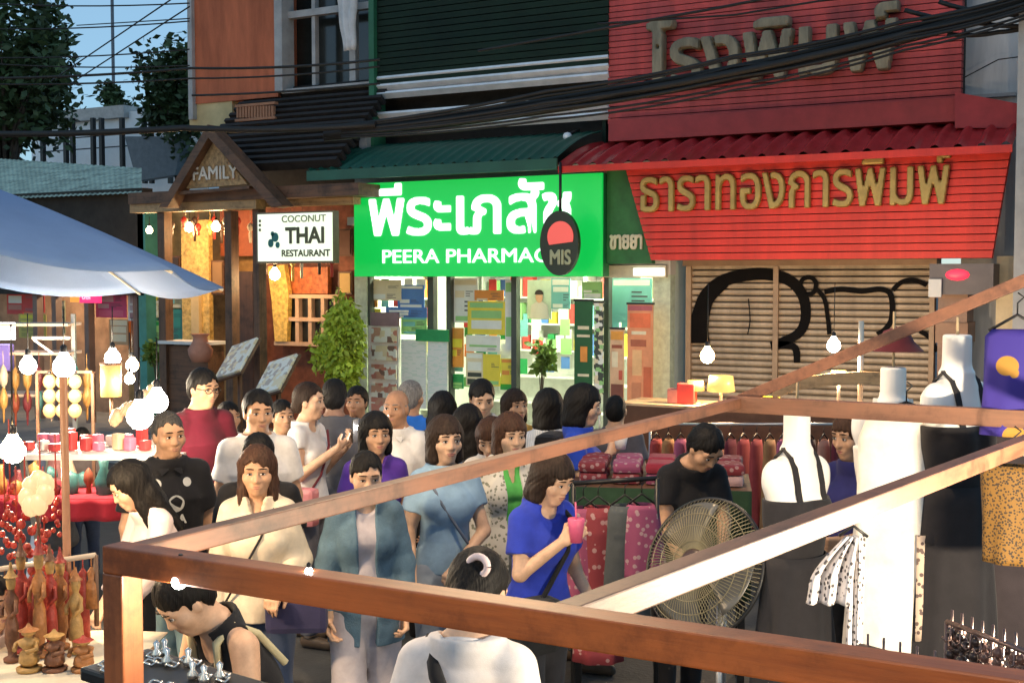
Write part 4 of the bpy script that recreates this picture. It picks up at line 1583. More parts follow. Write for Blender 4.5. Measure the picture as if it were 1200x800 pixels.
def tree(c, rad, n, leaf, label, seed, mat=leaf_g, cat='tree', name='tree', group=None, droop=0.0, clumps=16, parts=('crown', 'trunk'), ground=0.0, hollow=0.62):
    rs = random.Random(seed)
    c = Vector(c)
    root = empty(name, (c.x, c.y, ground))
    tag(root, label, cat, group)
    cl = []
    for i in range(clumps):
        d = Vector((rs.gauss(0, 1), rs.gauss(0, 1), rs.gauss(0, 1))).normalized()
        k = rs.uniform(0.25, hollow + .15)
        cl.append((Vector((d.x * rad[0] * k, d.y * rad[1] * k, d.z * rad[2] * k)), rs.uniform(.30, .52)))
    m = MB()
    h = c.z - ground
    for i in range(n):
        q, s = rs.choice(cl)
        d = Vector((rs.gauss(0, 1), rs.gauss(0, 1), rs.gauss(0, 1))).normalized() * (rs.random() ** 0.5)
        p = Vector((q.x + d.x * s * rad[0], q.y + d.y * s * rad[1], q.z + d.z * s * rad[2]))
        sz = leaf * rs.uniform(.6, 1.3)
        a = Vector((rs.gauss(0, 1), rs.gauss(0, 1), rs.gauss(0, .6) - droop)).normalized()
        b_ = a.cross(Vector((rs.gauss(0, 1), rs.gauss(0, 1), rs.gauss(0, 1)))).normalized()
        p = p + Vector((0, 0, h))
        m.poly([p, p + a * sz * .5 + b_ * sz * .28, p + a * sz, p + a * sz * .5 - b_ * sz * .28])
    m.build(parts[0], mat, root, normals=False)
    t = MB()
    r0 = max(rad[0] * 0.07, 0.008)
    t.tube([(0, 0, 0), (r0 * .6, 0, h * .4), (-r0 * .3, r0, h * .75), (0, 0, h)], [r0, r0 * .8, r0 * .62, r0 * .4], 8)
    for q, s in cl:
        mid = Vector((q.x * .4, q.y * .4, h * .8 + q.z * .25))
        t.tube([(0, 0, h * .55), mid, q + Vector((0, 0, h))], [r0 * .45, r0 * .3, r0 * .08], 5)
    t.build(parts[1], bark, root)
    return root


tree(D(4, 62, 28), (2.05, 2.0, 3.1), 8200, 0.24, 'large dark leafy tree rising over the mossy roof', 3, clumps=34, hollow=.8)
tree(D(212, 112, 33), (1.15, 1.4, 2.1), 3800, 0.24, 'dark tree half hidden behind the orange house', 5)
tree(D(138, 122, 40), (0.75, 0.8, 0.8), 700, 0.22, 'small round tree behind the white walled building', 6, clumps=8)
tree(D(172, 150, 38), (1.6, 1.0, 0.6), 1500, 0.24, 'low dark treetop above the white walled building', 8, clumps=9)
ms = empty('radio_mast', (D(133, 100, 46).x, D(133, 100, 46).y, 0))
tag(ms, 'thin steel mast standing against the dusk sky', 'mast')
zt = D(133, -120, 46).z
MB().tube([(0, 0, 0), (0, 0, zt)], 0.06, 8).build('pole', pm('mast_grey', (0.12, 0.13, 0.15), 0.6), ms)
MB().tube([(-0.3, 0, zt - 1.5), (0.3, 0, zt - 1.5)], 0.03, 6).build('crossarm', steel, ms)
rs_b = random.Random(5)
cable_m = pm('black_cable', (0.012, 0.011, 0.011), 0.6)


def cable(label, pts, r, group='overhead power cables', sag=0.0):
    P = [D(x, y, d) for x, y, d in pts]
    out = []
    for a, b_ in zip(P, P[1:]):
        for i in range(8):
            t = i / 8
            q = a.lerp(b_, t)
            q.z -= sag * 4 * t * (1 - t)
            out.append(q)
    out.append(P[-1])
    c = sum(out, Vector()) / len(out)
    o = MB().tube([q - c for q in out], r, 6).build('overhead_cable', cable_m, None, c)
    tag(o, label, 'cable', group)
    return o


cable('thick black cable bundle crossing in front of the gable and the white walled building', [(-60, 156, 13), (215, 150, 12.6), (440, 146, 12.2)], 0.034, sag=.03)
cable('black cable crossing low over the orange wall', [(-60, 92, 13), (225, 80, 12.6), (445, 70, 12.2)], 0.014, sag=.03)
cable('second black cable just below on the orange wall', [(-60, 98, 13), (225, 92, 12.6), (445, 78, 12.2)], 0.010, sag=.03)
cable('cable over the foot of the orange wall', [(225, 112, 12.5), (445, 98, 12.1)], 0.012, sag=.02)
for i, (y0, y1) in enumerate(((2, 4), (33, 25), (67, 58), (72, 77))):
    cable('thin wire spanning the open patch of sky beside the mast', [(-50, y0, 14), (222, y1, 13.5)], 0.008, 'thin wires across the sky', .04)
cable('thin wire climbing steeply through the sky beside the mast', [(60, 95, 16), (200, 0, 13)], 0.008, 'thin wires across the sky')
cable('thin wire climbing steeply through the sky beside the mast', [(80, 100, 16), (222, 8, 13)], 0.008, 'thin wires across the sky')
cable('thin wire climbing steeply through the sky beside the mast', [(90, 30, 16), (222, 22, 13)], 0.007, 'thin wires across the sky')
for i, (dy, dd, r) in enumerate(((0, 0, .036), (7, .06, .034), (-6, .1, .03), (2, .16, .03))):
    cable('heavy black cable of the bundle slanting over the louvres and the grey Thai letters', [(380, 158 + dy * .6, 12.4 + dd), (712, 112 + dy, 11.8 + dd), (1000, 55 + dy, 11.2 + dd), (1230, -8 + dy, 10.9 + dd)], r, 'heavy cable bundle across the red wall', .02)
for i in range(7):
    oy = [-10, 4, 10, -3, 14, -14, 1][i]
    cable('loose black cable straggling along the heavy bundle', [(400, 154 + oy * .5, 12.3), (640, 124 + oy * 1.2, 11.9), (860, 82 + oy * 1.5 + rs_b.uniform(-6, 6), 11.5), (1060, 42 + oy * 1.2, 11.1), (1230, -2 + oy, 10.8)], .012 + .006 * (i % 2), 'loose cables along the heavy bundle', .03)
cable('thin cable high on the red cladding above the grey letters', [(560, 60, 11.9), (850, 8, 11.4), (1000, -22, 11.2)], 0.014)
cable('thin cable skimming the top of the red cladding', [(700, 28, 11.9), (860, 18, 11.4), (1210, -40, 11)], 0.010)
for i, (a, b_) in enumerate((((1060, 12), (1230, 30)), ((1090, 30), (1230, -6)), ((1100, 2), (1230, 16)), ((1110, 40), (1230, 24)), ((1080, 22), (1230, 6)))):
    cable('slack black cable looping before the white house wall', [(*a, 11.2), ((a[0] + b_[0]) / 2, (a[1] + b_[1]) / 2 + 6, 11.1), (*b_, 11)], 0.022, 'slack cables before the white house', .02)
cable('thin drooping wire on the white house wall', [(1128, 92, 12.2), (1170, 70, 12), (1230, 62, 11.8)], 0.006)
for x, y, lb in ((665, 160, 'small white security lamp under the louvres'), (405, 171, 'small white lamp beside the grey electric box')):
    o = empty('security_lamp', W(x, y, 12.7))
    tag(o, lb, 'lamp')
    MB().ball((0, 0, 0), 0.055, 10, (1, 1, .9)).build('globe', pm('frosted_globe', (0.7, 0.7, 0.7), 0.3), o)
    MB().tube([(0, 0.03, .03), (0, 0.3, .1)], 0.018, 6).build('bracket', black_metal, o)

# ------------------------------------------------------------------ inside the pharmacy
def area(parent, loc, sx, sy, power, col, rot=(0, 0, 0)):
    l = bpy.data.lights.new('tube_light', 'AREA')
    l.shape = 'RECTANGLE'
    l.size, l.size_y = sx, sy
    l.energy = power * LAMP
    l.color = col
    o = bpy.data.objects.new('tube_light', l)
    link(o, parent)
    o.location = loc
    o.rotation_euler = rot
    return o


tube_em = em('cool_tube_glow', (0.88, 1.0, 0.86), 5, (0.9, 0.9, 0.9))
pxm = (px0 + px1) / 2
for i, (x, y, lb) in enumerate(((-1.2, 13.6, 'fluorescent batten on the ceiling near the pharmacy window'), (0.3, 14.6, 'fluorescent batten on the ceiling mid pharmacy'), (1.4, 13.5, 'fluorescent batten above the orange banners of the pharmacy'))):
    t = empty('ceiling_batten', (pxm + x, y, 2.96))
    tag(t, lb, 'light', 'pharmacy ceiling lights')
    MB().box((0, 0, 0.02), (1.2, 0.10, 0.05)).build('housing', white_wall, t)
    MB().tube([(-0.56, 0, -0.035), (0.56, 0, -0.035)], 0.022, 8).build('tube', tube_em, t)
    area(t, (0, 0, -0.08), 1.1, 0.1, 56, (0.96, 1.0, 0.70))
# lit fascia over the right hand entrance
o = empty('lit_fascia', W(745, 322, 12.62))
tag(o, 'bright white light box over the right pharmacy entrance', 'light box')
bpart(o, 'diffuser', wrect(blank(), 742, 314, 777, 323, 12.6, 0.05), em('white_lightbox', (1, 1, 0.9), 0.6))
bpart(o, 'case', wrect(blank(), 707, 311, 780, 325, 12.655, 0.06), pm('cream_case', (0.6, 0.55, 0.42), 0.6))

WHT, GRN, LGR, YEL, ORG, RED, BLU, TEA, DRK, CRM = (.72, .74, .68), (.02, .28, .08), (.28, .55, .20), (.75, .62, .06), (.72, .28, .05), (.6, .06, .05), (.08, .2, .5), (.15, .42, .42), (.04, .05, .04), (.7, .62, .42)
pst = [  # x0 y0 x1 y1 Y colours pattern-scale label
    (434, 328, 470, 352, 12.86, [CRM, CRM, WHT], 4, 'blank cream notice high in the left pharmacy window'),
    (466, 334, 497, 362, 12.87, [BLU, WHT, BLU, RED], 16, 'blue and white advertisement in the left pharmacy window'),
    (452, 360, 500, 372, 12.84, [BLU, TEA, WHT], 14, 'narrow blue shelf strip under the blue advertisement'),
    (470, 371, 500, 392, 12.86, [LGR, TEA, LGR], 10, 'pale green notice above the leaflet board'),
    (531, 326, 560, 378, 12.86, [WHT, CRM, WHT, LGR], 12, 'white price poster at the left of the middle window'),
    (556, 340, 590, 352, 12.85, [ORG, ORG, CRM], 8, 'orange strip poster in the middle window'),
    (548, 353, 592, 392, 12.84, [YEL, LGR, WHT, YEL], 9, 'yellow and green medicine poster in the middle window'),
    (527, 384, 543, 430, 12.83, [ORG, ORG, YEL], 9, 'narrow orange poster beside the dark window frame'),
    (546, 393, 586, 412, 12.86, [WHT, WHT, LGR], 16, 'white text poster under the medicine poster'),
    (546, 413, 566, 452, 12.84, [CRM, WHT, DRK], 12, 'cream poster with small dark figures'),
    (566, 415, 586, 452, 12.82, [YEL, YEL, YEL, LGR], 6, 'bright yellow square poster low in the middle window'),
    (587, 420, 604, 450, 12.82, [YEL, ORG, YEL], 6, 'small golden poster beside the doorway'),
    (527, 438, 543, 455, 12.84, [GRN, GRN, LGR], 10, 'small green cross notice low in the window'),
    (592, 328, 600, 410, 12.83, [WHT, LGR, DRK, WHT], 18, 'tall thin pale strip poster at the doorway edge'),
    (646, 326, 668, 362, 13.3, [TEA, WHT, TEA], 9, 'teal poster hung inside the doorway'),
    (682, 330, 706, 350, 12.84, [LGR, LGR, WHT], 8, 'light green sign over the dark banner'),
    (716, 326, 764, 378, 13.2, [TEA, WHT, TEA, TEA], 7, 'teal glass display seen over the orange banners'),
]
pr = random.Random(31)
ink_cache = {}


def inkm(c):
    c = tuple(round(q, 3) for q in c)
    if c not in ink_cache:
        ink_cache[c] = pm('printing_ink', c, .5, var=.08)
    return ink_cache[c]


def poster(x0, y0, x1, y1, Y, cols, label, group):
    """A sheet with a printed layout: heading, pictures and lines of small type."""
    pz = W((x0 + x1) / 2, y1, Y)
    o = empty('poster', pz)
    tag(o, label, 'poster', group)
    bpart(o, 'sheet', wrect(blank(), x0, y0, x1, y1, Y, 0.012), inkm(cols[0]))
    m = blank()
    w_, h_ = x1 - x0, y1 - y0
    mats = [inkm(c) for c in cols[1:]] + [inkm((.06, .06, .07))]
    nm = len(mats)
    lay = []
    if h_ > 12:
        lay.append((.06, .04, .94, .04 + pr.uniform(.1, .2), 0))
    y = .28
    while y < .86:
        hh_ = pr.uniform(.12, .3)
        if pr.random() < .5 and w_ > 10:
            c = pr.uniform(.35, .6)
            lay.append((.08, y, c, y + hh_, pr.randrange(nm - 1)))
            for q in range(3):
                lay.append((c + .06, y + hh_ * (q * .33 + .05), pr.uniform(c + .2, .93), y + hh_ * (q * .33 + .16), nm - 1))
        else:
            lay.append((.1, y, .9, y + hh_, pr.randrange(nm - 1)))
        y += hh_ + .06
    for k, (a, b_, c, d_, mi) in enumerate(lay):
        m.mi = mi
        wrect(m, x0 + a * w_, y0 + b_ * h_, x0 + c * w_, y0 + min(d_, .96) * h_, Y - .003, 0.0028)
    bpart(o, 'print', m, mats)
    return o


for i, (x0, y0, x1, y1, Y, cols, scv, lb) in enumerate(pst):
    poster(x0, y0, x1, y1, Y, cols, lb, 'posters in the pharmacy front')
card_c = (('white', WHT), ('lime', LGR), ('yellow', YEL), ('orange', ORG), ('green', GRN), ('cream', CRM), ('blue', BLU), ('teal', TEA), ('red', RED))
pc_ = random.Random(77)
for (xa_, xb_, ya_, yb_, Y, nx_, ny_) in ((432, 500, 326, 396, 12.88, 5, 4), (528, 600, 326, 458, 12.89, 5, 7), (714, 764, 328, 386, 13.3, 4, 4), (606, 672, 372, 440, 14.0, 4, 3)):
    for i in range(nx_):
        for j in range(ny_):
            if pc_.random() < .22:
                continue
            cw_, ch_ = (xb_ - xa_) / nx_, (yb_ - ya_) / ny_
            nm, c = pc_.choice(card_c)
            x0, y0 = xa_ + i * cw_ + pc_.uniform(0, 2), ya_ + j * ch_ + pc_.uniform(0, 3)
            o = wrect(blank(), x0, y0, x0 + cw_ * pc_.uniform(.6, .92), y0 + ch_ * pc_.uniform(.55, .9), Y + pc_.uniform(0, .03), .004).build('price_card', inkm(c), centre=True)
            tag(o, nm + ' price card stuck up behind the pharmacy glass', 'card', nm + ' price cards in the pharmacy')
# poster with a doctor figure: plain generic head and white coat
o = empty('portrait_poster', W(632, 374, 13.28))
tag(o, 'poster of a dark haired figure in a white coat in the doorway', 'poster')
bpart(o, 'sheet', wrect(blank(), 618, 328, 646, 374, 13.3, 0.012), pm('pale_green_paper', (.5, .62, .5), .6))
f = blank()
q = W(632, 348, 13.29)
bpart(o, 'coat', MB().prism([(q.x - .13, 13.29, q.z - .26), (q.x + .13, 13.29, q.z - .26), (q.x + .11, 13.29, q.z - .1), (q.x + .04, 13.29, q.z - .06), (q.x - .04, 13.29, q.z - .06), (q.x - .11, 13.29, q.z - .1)], (0, .008, 0)), white_wall)
bpart(o, 'face', MB().prism([(q.x + .05 * math.cos(t), 13.285, q.z + .07 * math.sin(t)) for t in np.linspace(0, 6.283, 16, False)], (0, .004, 0)), pm('printed_skin', (.6, .36, .24), .6))
bpart(o, 'printed_hair', MB().prism([(q.x + .06 * math.cos(t), 13.28, q.z + .03 + .06 * math.sin(t)) for t in np.linspace(0, 3.1416, 10)], (0, .004, 0)), pm('printed_black', (.03, .02, .02), .6))

# leaflet rack: frame and four trays, each with leaflets
o = empty('leaflet_rack', W(448, 480, 12.6))
tag(o, 'tall white leaflet rack with framed faces at the left pharmacy window', 'rack')
bpart(o, 'frame', wrect(blank(), 432, 382, 467, 486, 12.64, 0.05), pm('white_rack', (.7, .68, .64), .5))
for k, y in enumerate((384, 405, 427, 449, 466)):
    bpart(o, 'leaflet', wrect(blank(), 435, y, 464, y + 17, 12.60, 0.02), printed('leaflet_print', [WHT, CRM, (.5, .28, .2), WHT, (.2, .12, .1), (.5, .2, .15)], 12))
bpart(o, 'header', wrect(blank(), 434, 366, 466, 382, 12.62, 0.04), pm('mauve_header', (.25, .16, .18), .6))
o = empty('notice_board', W(497, 478, 12.58))
tag(o, 'pale notice board of small print with a green header strip', 'notice board')
bpart(o, 'board', wrect(blank(), 470, 398, 499, 478, 12.6, 0.03), printed('small_print', [WHT, WHT, (.6, .68, .6), WHT], 34, ratio=(.5, 1, 2)))
bpart(o, 'second_board', wrect(blank(), 501, 400, 524, 474, 12.57, 0.03), printed('small_print', [WHT, (.6, .7, .62), WHT], 34, ratio=(.5, 1, 2)))
bpart(o, 'header', wrect(blank(), 487, 386, 525, 400, 12.54, 0.03), pm('green_header', GRN, .5))


def banner(x0, y0, x1, y1, Y, mat, label, extra=()):
    o = empty('roll_up_banner', W((x0 + x1) / 2, y1, Y))
    tag(o, label, 'banner')
    bpart(o, 'sheet', wrect(blank(), x0, y0, x1, y1, Y, 0.012), mat)
    bpart(o, 'top_rail', wrect(blank(), x0 - 1, y0 - 2.5, x1 + 1, y0, Y - .01, 0.03), black_metal)
    z = W((x0 + x1) / 2, y1, Y).z
    xm = W((x0 + x1) / 2, y1, Y).x
    wd = W(x1, y1, Y).x - W(x0, y1, Y).x
    bpart(o, 'foot', MB().box((xm, Y + .02, 0.18), (wd, .2, .07)), steel)
    bpart(o, 'stem', MB().tube([(xm, Y + .03, .2), (xm, Y + .03, z + .1)], .012, 6), steel)
    for (a, b_, c, d_, col) in extra:
        bpart(o, 'printed_block', wrect(blank(), a, b_, c, d_, Y - .006, 0.006), pm('banner_ink', col, .5))
    return o


banner(673, 353, 694, 456, 12.5, pm('dark_green_banner', (.015, .10, .03), .5), 'dark green banner stand with an orange leaf emblem', ((677, 382, 690, 386, CRM), (676, 392, 691, 395, CRM), (680, 406, 688, 424, ORG), (677, 438, 690, 441, CRM)))
banner(696, 355, 707, 462, 12.52, printed('strip_print', [DRK, WHT, CRM, DRK, LGR], 22), 'narrow banner of small pictures on black beside the green banner')
banner(715, 386, 731, 478, 12.5, pm('peach_banner', (.62, .40, .24), .5), 'short orange and cream banner stand, shorter of the two orange ones', ((716, 388, 730, 398, (.7, .32, .05)), (717, 404, 729, 408, (.3, .08, .04)), (717, 412, 724, 430, CRM), (716, 450, 730, 474, (.18, .06, .04)), (725, 434, 729, 445, (.5, .1, .06))))
banner(735, 357, 765, 480, 12.46, pm('red_orange_banner', (.66, .27, .13), .5), 'tall red orange banner stand at the right pharmacy entrance', ((736, 358, 764, 364, (.4, .1, .12)), (738, 367, 762, 384, (.72, .16, .06)), (740, 388, 757, 392, CRM), (739, 398, 757, 406, (.35, .1, .05)), (741, 410, 752, 440, (.7, .42, .2)), (754, 430, 763, 470, (.5, .12, .05)), (740, 448, 751, 472, (.5, .2, .1))))
# shelves with boxes of medicine, each box a thing
rb = random.Random(11)
shelf_w = pm('white_shelf', (.66, .68, .64), .5)
colsbox = [WHT, WHT, LGR, GRN, YEL, ORG, BLU, TEA, CRM, RED]
box_m = [pm('carton_' + n, c, .5, var=.1) for n, c in zip('white ivory lime green yellow orange blue teal cream red'.split(), colsbox)]
names_m = 'white ivory lime green yellow orange blue teal cream red'.split()
for si, (xc, Y, wd, lb) in enumerate(((W(640, 400, 15.9).x, 15.9, 1.9, 'white wall shelf of medicine cartons deep in the pharmacy'), (W(480, 400, 14.4).x, 14.4, 1.0, 'white shelf of medicine cartons behind the leaflet board'), (W(745, 400, 15.0).x, 15.0, 1.3, 'white shelf of cartons behind the orange banners'))):
    o = empty('medicine_shelf', (xc, Y, 0.19))
    tag(o, lb, 'shelf')
    for k in range(6):
        MB().box((0, 0, 0.35 + k * 0.38), (wd, .34, .025)).build('shelf_board', shelf_w, o)
    for sx in (-1, 1):
        MB().box((sx * (wd / 2 + .013), 0, 1.15), (.025, .36, 2.3)).build('side_panel', shelf_w, o)
    MB().box((0, .18, 1.15), (wd, .02, 2.3)).build('back_panel', shelf_w, o)
    for k in range(2, 6):
        x = -wd / 2 + .06
        while x < wd / 2 - .1:
            w_, h_ = rb.uniform(.07, .16), rb.uniform(.12, .3)
            j = rb.randrange(10)
            q = MB().box((0, 0, h_ / 2), (w_, .14, h_)).build('medicine_carton', box_m[j], None, (xc + x + w_ / 2, Y - .06, 0.19 + .364 + k * .38))
            tag(q, names_m[j] + ' medicine carton standing on ' + ('the deep wall shelf', 'the shelf behind the leaflet board', 'the shelf behind the orange banners')[si], 'box', names_m[j] + ' medicine cartons on shelf ' + 'ABC'[si])
            x += w_ + rb.uniform(.01, .05)
# potted plant in the doorway
tree(W(634, 420, 13.0), (.16, .16, .22), 320, .11, 'leafy green pot plant in the pharmacy doorway', 21, leaf_l, 'plant', 'potted_plant', None, .2, 8, ('foliage', 'stem'), .2)
# bush by the restaurant: drooping fine foliage
tree(W(398, 402, 12.0), (.38, .3, .64), 7000, .085, 'tall bright green feathery bush between restaurant and pharmacy', 22, pm('feathery_yellow_green', (.34, .44, .04), .55, var=.5, scale=5), 'bush', 'bush', None, .9, 26, ('foliage', 'stem'), .15)
tree(W(183, 408, 12.2), (.22, .2, .22), 420, .12, 'small green shrub left of the restaurant porch', 23, leaf_l, 'shrub', 'shrub', None, .3, 9, ('foliage', 'stem'), .15)

# menu lecterns in front of the restaurant
for (x, y, Y, rr, lb) in ((277, 420, 11.6, .45, 'slanted menu stand nearer the gilded door'), (322, 440, 11.3, .5, 'slanted menu stand in front of the lattice window')):
    p = W(x, y, Y)
    o = empty('menu_stand', (p.x, p.y, .14), R(-12))
    tag(o, lb, 'menu stand')
    M_ = Matrix.Rotation(0.85, 3, 'X') @ Matrix.Rotation(0.0, 3, 'Y')
    MB().box((0, 0, p.z - .14), (.52, .52, .03), Matrix.Rotation(R(-14), 3, 'Y') @ M_).build('board', printed('menu_print', [WHT, WHT, (.4, .36, .32), CRM], 16), o)
    MB().box((0, .02, p.z - .165), (.57, .57, .03), Matrix.Rotation(R(-14), 3, 'Y') @ M_).build('frame', timber, o)
    MB().tube([(0, .05, 0), (0, .05, p.z - .2)], .03, 8).build('post', timber_v, o)
    MB().box((0, .05, .02), (.4, .4, .04), None, .01).build('base', timber, o)
# restaurant lamps
for x, y, Y, pw, r, lb in ((222, 267, 12.6, 75, .055, 'warm bulb under the porch beam left of the gilded door'), (253, 266, 12.4, 65, .06, 'warm bulb under the porch beam right of the gilded door'), (175, 270, 12.4, 25, .045, 'small warm bulb on the outer porch post'), (322, 322, 12.5, 55, .07, 'warm lamp in front of the gilded bracket')):
    bulb(W(x, y, Y), r, lb, pw * .33, glow_warm, (1, .62, .28), .1, 'restaurant porch lamps')
v = MB().lathe([(0, 0), (.11, 0), (.15, .09), (.16, .16), (.10, .26), (.085, .31), (.12, .36)], n=20).build('clay_jar', pm('pink_clay', (.45, .2, .13), .7), None, W(235, 424, 11.9))
tag(v, 'pink clay jar on the white counter below the gilded door', 'jar')
o = empty('porch_counter', (W(226, 400, 12.1).x, 12.1, .14))
tag(o, 'small counter with a white top below the gilded door', 'counter')
zc = W(226, 401, 12.1).z - .14
MB().box((0, 0, zc), (.85, .4, .04)).build('top', white_wall, o)
MB().box((0, .05, zc / 2 - .02), (.7, .3, zc - .05)).build('body', timber, o)

og_ = random.Random(13)
orn = (('gilded', (.55, .34, .08)), ('red', (.42, .04, .03)), ('pale', (.6, .5, .36)), ('dark', (.06, .035, .025)))
for i in range(26):
    x = 198 + (i % 13) * 16 + og_.uniform(-5, 5)
    if 296 < x < 306:
        continue
    nm, c = orn[og_.randrange(4)]
    q = W(x, 252 + (40 if i > 12 and x > 306 else 0) + og_.uniform(0, 10), 12.3 + og_.uniform(0, .5))
    L_ = og_.uniform(.12, .34)
    m = MB()
    m.tube([(0, 0, .2), (0, 0, 0)], .003, 4)
    m.lathe([(.003, 0), (.03, -.02), (.045, -.06), (.03, -.10), (.012, -.12), (.022, -.14), (.018, -L_), (0, -L_)], n=12)
    o = m.build('porch_ornament', inkm(c), None, q)
    tag(o, nm + ' ornament dangling under the restaurant porch', 'ornament', nm + ' ornaments under the restaurant porch')
for x0, y0, x1, y1, nm, c in ((199, 300, 211, 330, 'small dark', (.05, .03, .02)), (247, 305, 262, 345, 'tall sepia', (.25, .14, .06)), (307, 262, 320, 300, 'narrow cream', (.5, .4, .25)), (396, 268, 412, 300, 'square brown', (.16, .07, .04)), (396, 318, 412, 345, 'little golden', (.5, .3, .07))):
    o = empty('framed_picture', W((x0 + x1) / 2, y1, 13.2))
    tag(o, nm + ' framed picture on the restaurant porch wall', 'picture')
    bpart(o, 'frame', wrect(blank(), x0, y0, x1, y1, 13.24, .03), timber)
    bpart(o, 'picture', wrect(blank(), x0 + 2, y0 + 2, x1 - 2, y1 - 2, 13.225, .012), inkm(c))

# left hand shops: posters, lit signs
for i, (x0, y0, x1, y1, Y, cols, scv, lb) in enumerate((
    (8, 338, 27, 368, 13.6, [RED, (.5, .2, .15), WHT], 9, 'red printed poster at the far left shop'),
    (27, 338, 52, 366, 13.6, [RED, RED, WHT, (.4, .1, .1)], 9, 'red poster with white print at the far left shop'),
    (22, 368, 54, 396, 13.55, [(.5, .42, .1), YEL, (.35, .3, .08)], 9, 'mustard yellow poster in the far left shop'),
    (112, 336, 148, 372, 13.5, [(.6, .06, .16), (.65, .12, .2), (.6, .3, .3)], 8, 'crimson banner hung in the left shop'),
    (150, 334, 175, 376, 13.5, [WHT, (.35, .2, .2), (.5, .4, .4), DRK], 12, 'white printed poster with dark text in the left shop'),
    (174, 334, 193, 352, 13.45, [YEL, YEL], 5, 'plain yellow sheet beside the restaurant corner'),
    (174, 352, 193, 372, 13.45, [CRM, WHT], 6, 'cream sheet below the yellow one'),
    (192, 362, 214, 398, 13.4, [(.03, .2, .16), (.04, .25, .2)], 6, 'dark teal panel left of the gilded door'),
    (192, 336, 214, 361, 13.4, [(.3, .3, .16), CRM, TEA], 12, 'mixed greenish poster above the teal panel'),
    (128, 374, 150, 404, 13.5, [(.5, .3, .15), CRM, (.3, .2, .1)], 12, 'brown and cream goods poster in the left shop'),
    (176, 376, 190, 400, 13.45, [LGR, GRN, LGR], 7, 'green sheet behind the small shrub'),
    (66, 352, 76, 392, 13.6, [(.3, .32, .18), CRM], 7, 'narrow olive panel in the left shop'))):
    poster(x0, y0, x1, y1, Y, cols, lb, 'posters in the left shops')
o = empty('neon_sign', W(100, 350, 12.6))
tag(o, 'small glowing pink red sign hanging beside an orange one', 'sign')
bpart(o, 'panel', wrect(blank(), 93, 342, 116, 355, 12.6, .05), em('pink_neon', (.85, .03, .16), .45))
bpart(o, 'orange_panel', wrect(blank(), 82, 337, 93, 354, 12.6, .05), em('orange_neon', (.75, .28, .04), .5))
bpart(o, 'bracket', wrect(blank(), 84, 335, 116, 337, 12.62, .03), black_metal)
lt, hh = letters('sign_writing', 'OPEN', em('pale_pink_neon', (1, .35, .45), .8), .17, .07, .003, .012, .004, o)
lt.location = W(96, 351, 12.59) - o.location
for x, lb in ((60, 'hidden ceiling bulb of the far left shop'), (150, 'hidden ceiling bulb of the left shop near the restaurant')):
    p = W(x, 338, 14.2)
    bulb(Vector((p.x, 14.0, 2.5)), .06, lb.replace('hidden ', ''), 60, glow_warm, (1, .72, .45), .1, 'left shop ceiling bulbs')

# ------------------------------------------------------------------ the blue market umbrella
blue_c = pm('blue_canvas', (0.10, 0.18, 0.35), 0.8, var=.08, scale=3, bump=.15, bscale=90)
apex = D(-22, 215, 6.9)
o = empty('market_umbrella', (apex.x, apex.y, 0))
tag(o, 'big pale blue market umbrella over the left stalls', 'umbrella')
Rr = 1.36
rise = apex.z - 2.40
tl = Matrix.Rotation(R(-5.5), 3, Vector((RGT.x, RGT.y, 0))) @ Matrix.Rotation(R(3.0), 3, Vector((FWD.x, FWD.y, 0)))
N8 = 8
cv = MB()
for k in range(N8):
    a0, a1 = 2 * PI * (k + .12) / N8, 2 * PI * (k + 1.12) / N8

    def f(u, v, a0=a0, a1=a1):
        r = Rr * v
        A_, B_ = Vector((math.cos(a0), math.sin(a0), 0)), Vector((math.cos(a1), math.sin(a1), 0))
        p = (A_.lerp(B_, u)) * r
        zz = -rise * (v ** 1.12) - 0.055 * math.sin(PI * u) * v * v
        return tl @ Vector((p.x, p.y, zz)) + Vector((0, 0, apex.z))
    cv.grid(f, 8, 12)
bmesh.ops.remove_doubles(cv.bm, verts=cv.bm.verts[:], dist=.002)
thick(cv.build('canopy', blue_c, o), .004)
rbm = MB()
for k in range(N8):
    a0 = 2 * PI * (k + .12) / N8
    q = MB().tube([tl @ Vector((math.cos(a0) * Rr * v, math.sin(a0) * Rr * v, -rise * v ** 1.12 - .015)) + Vector((0, 0, apex.z)) for v in (0.02, .3, .6, .8, 1.0)], .008, 5)
    q.build('rib', pm('cream_rib', (.6, .55, .42), .5) if k == 0 else bpy.data.materials['cream_rib'], o)
MB().tube([(0, 0, 0), (0, 0, apex.z + .06)], .022, 10).build('pole', steel, o)
MB().lathe([(0, apex.z + .05), (.03, apex.z + .05), (.035, apex.z + .09), (0.0, apex.z + .14)], n=12).build('finial', black_metal, o)
MB().lathe([(.024, 2.0), (.05, 2.0), (.05, 2.1), (.024, 2.12)], n=12).build('runner', black_metal, o)

# ------------------------------------------------------------------ timber stall frame in front of the viewer
beam_x = wood('varnished_beam', (0.36, 0.098, 0.022), (0.19, 0.046, 0.012), 1.6, 0.45, 0, .25)
beam_b = wood('dull_back_beam', (0.20, 0.09, 0.05), (0.10, 0.042, 0.024), 1.6, 0.55, 0, .25)
beam_y = wood('varnished_cross_beam', (0.215, 0.090, 0.048), (0.10, 0.04, 0.023), 1.6, 0.5, 1, .25)
beam_z = wood('varnished_post', (0.28, 0.09, 0.03), (0.15, 0.042, 0.016), 1.6, 0.45, 2, .25)
XL, YF, YB, ZT = -1.585, 1.475, 4.46, 1.905
fr = empty('stall_frame', (XL, YF, 0))
tag(fr, 'open varnished timber stall frame with a sloping rafter nearest the viewer', 'stall frame')


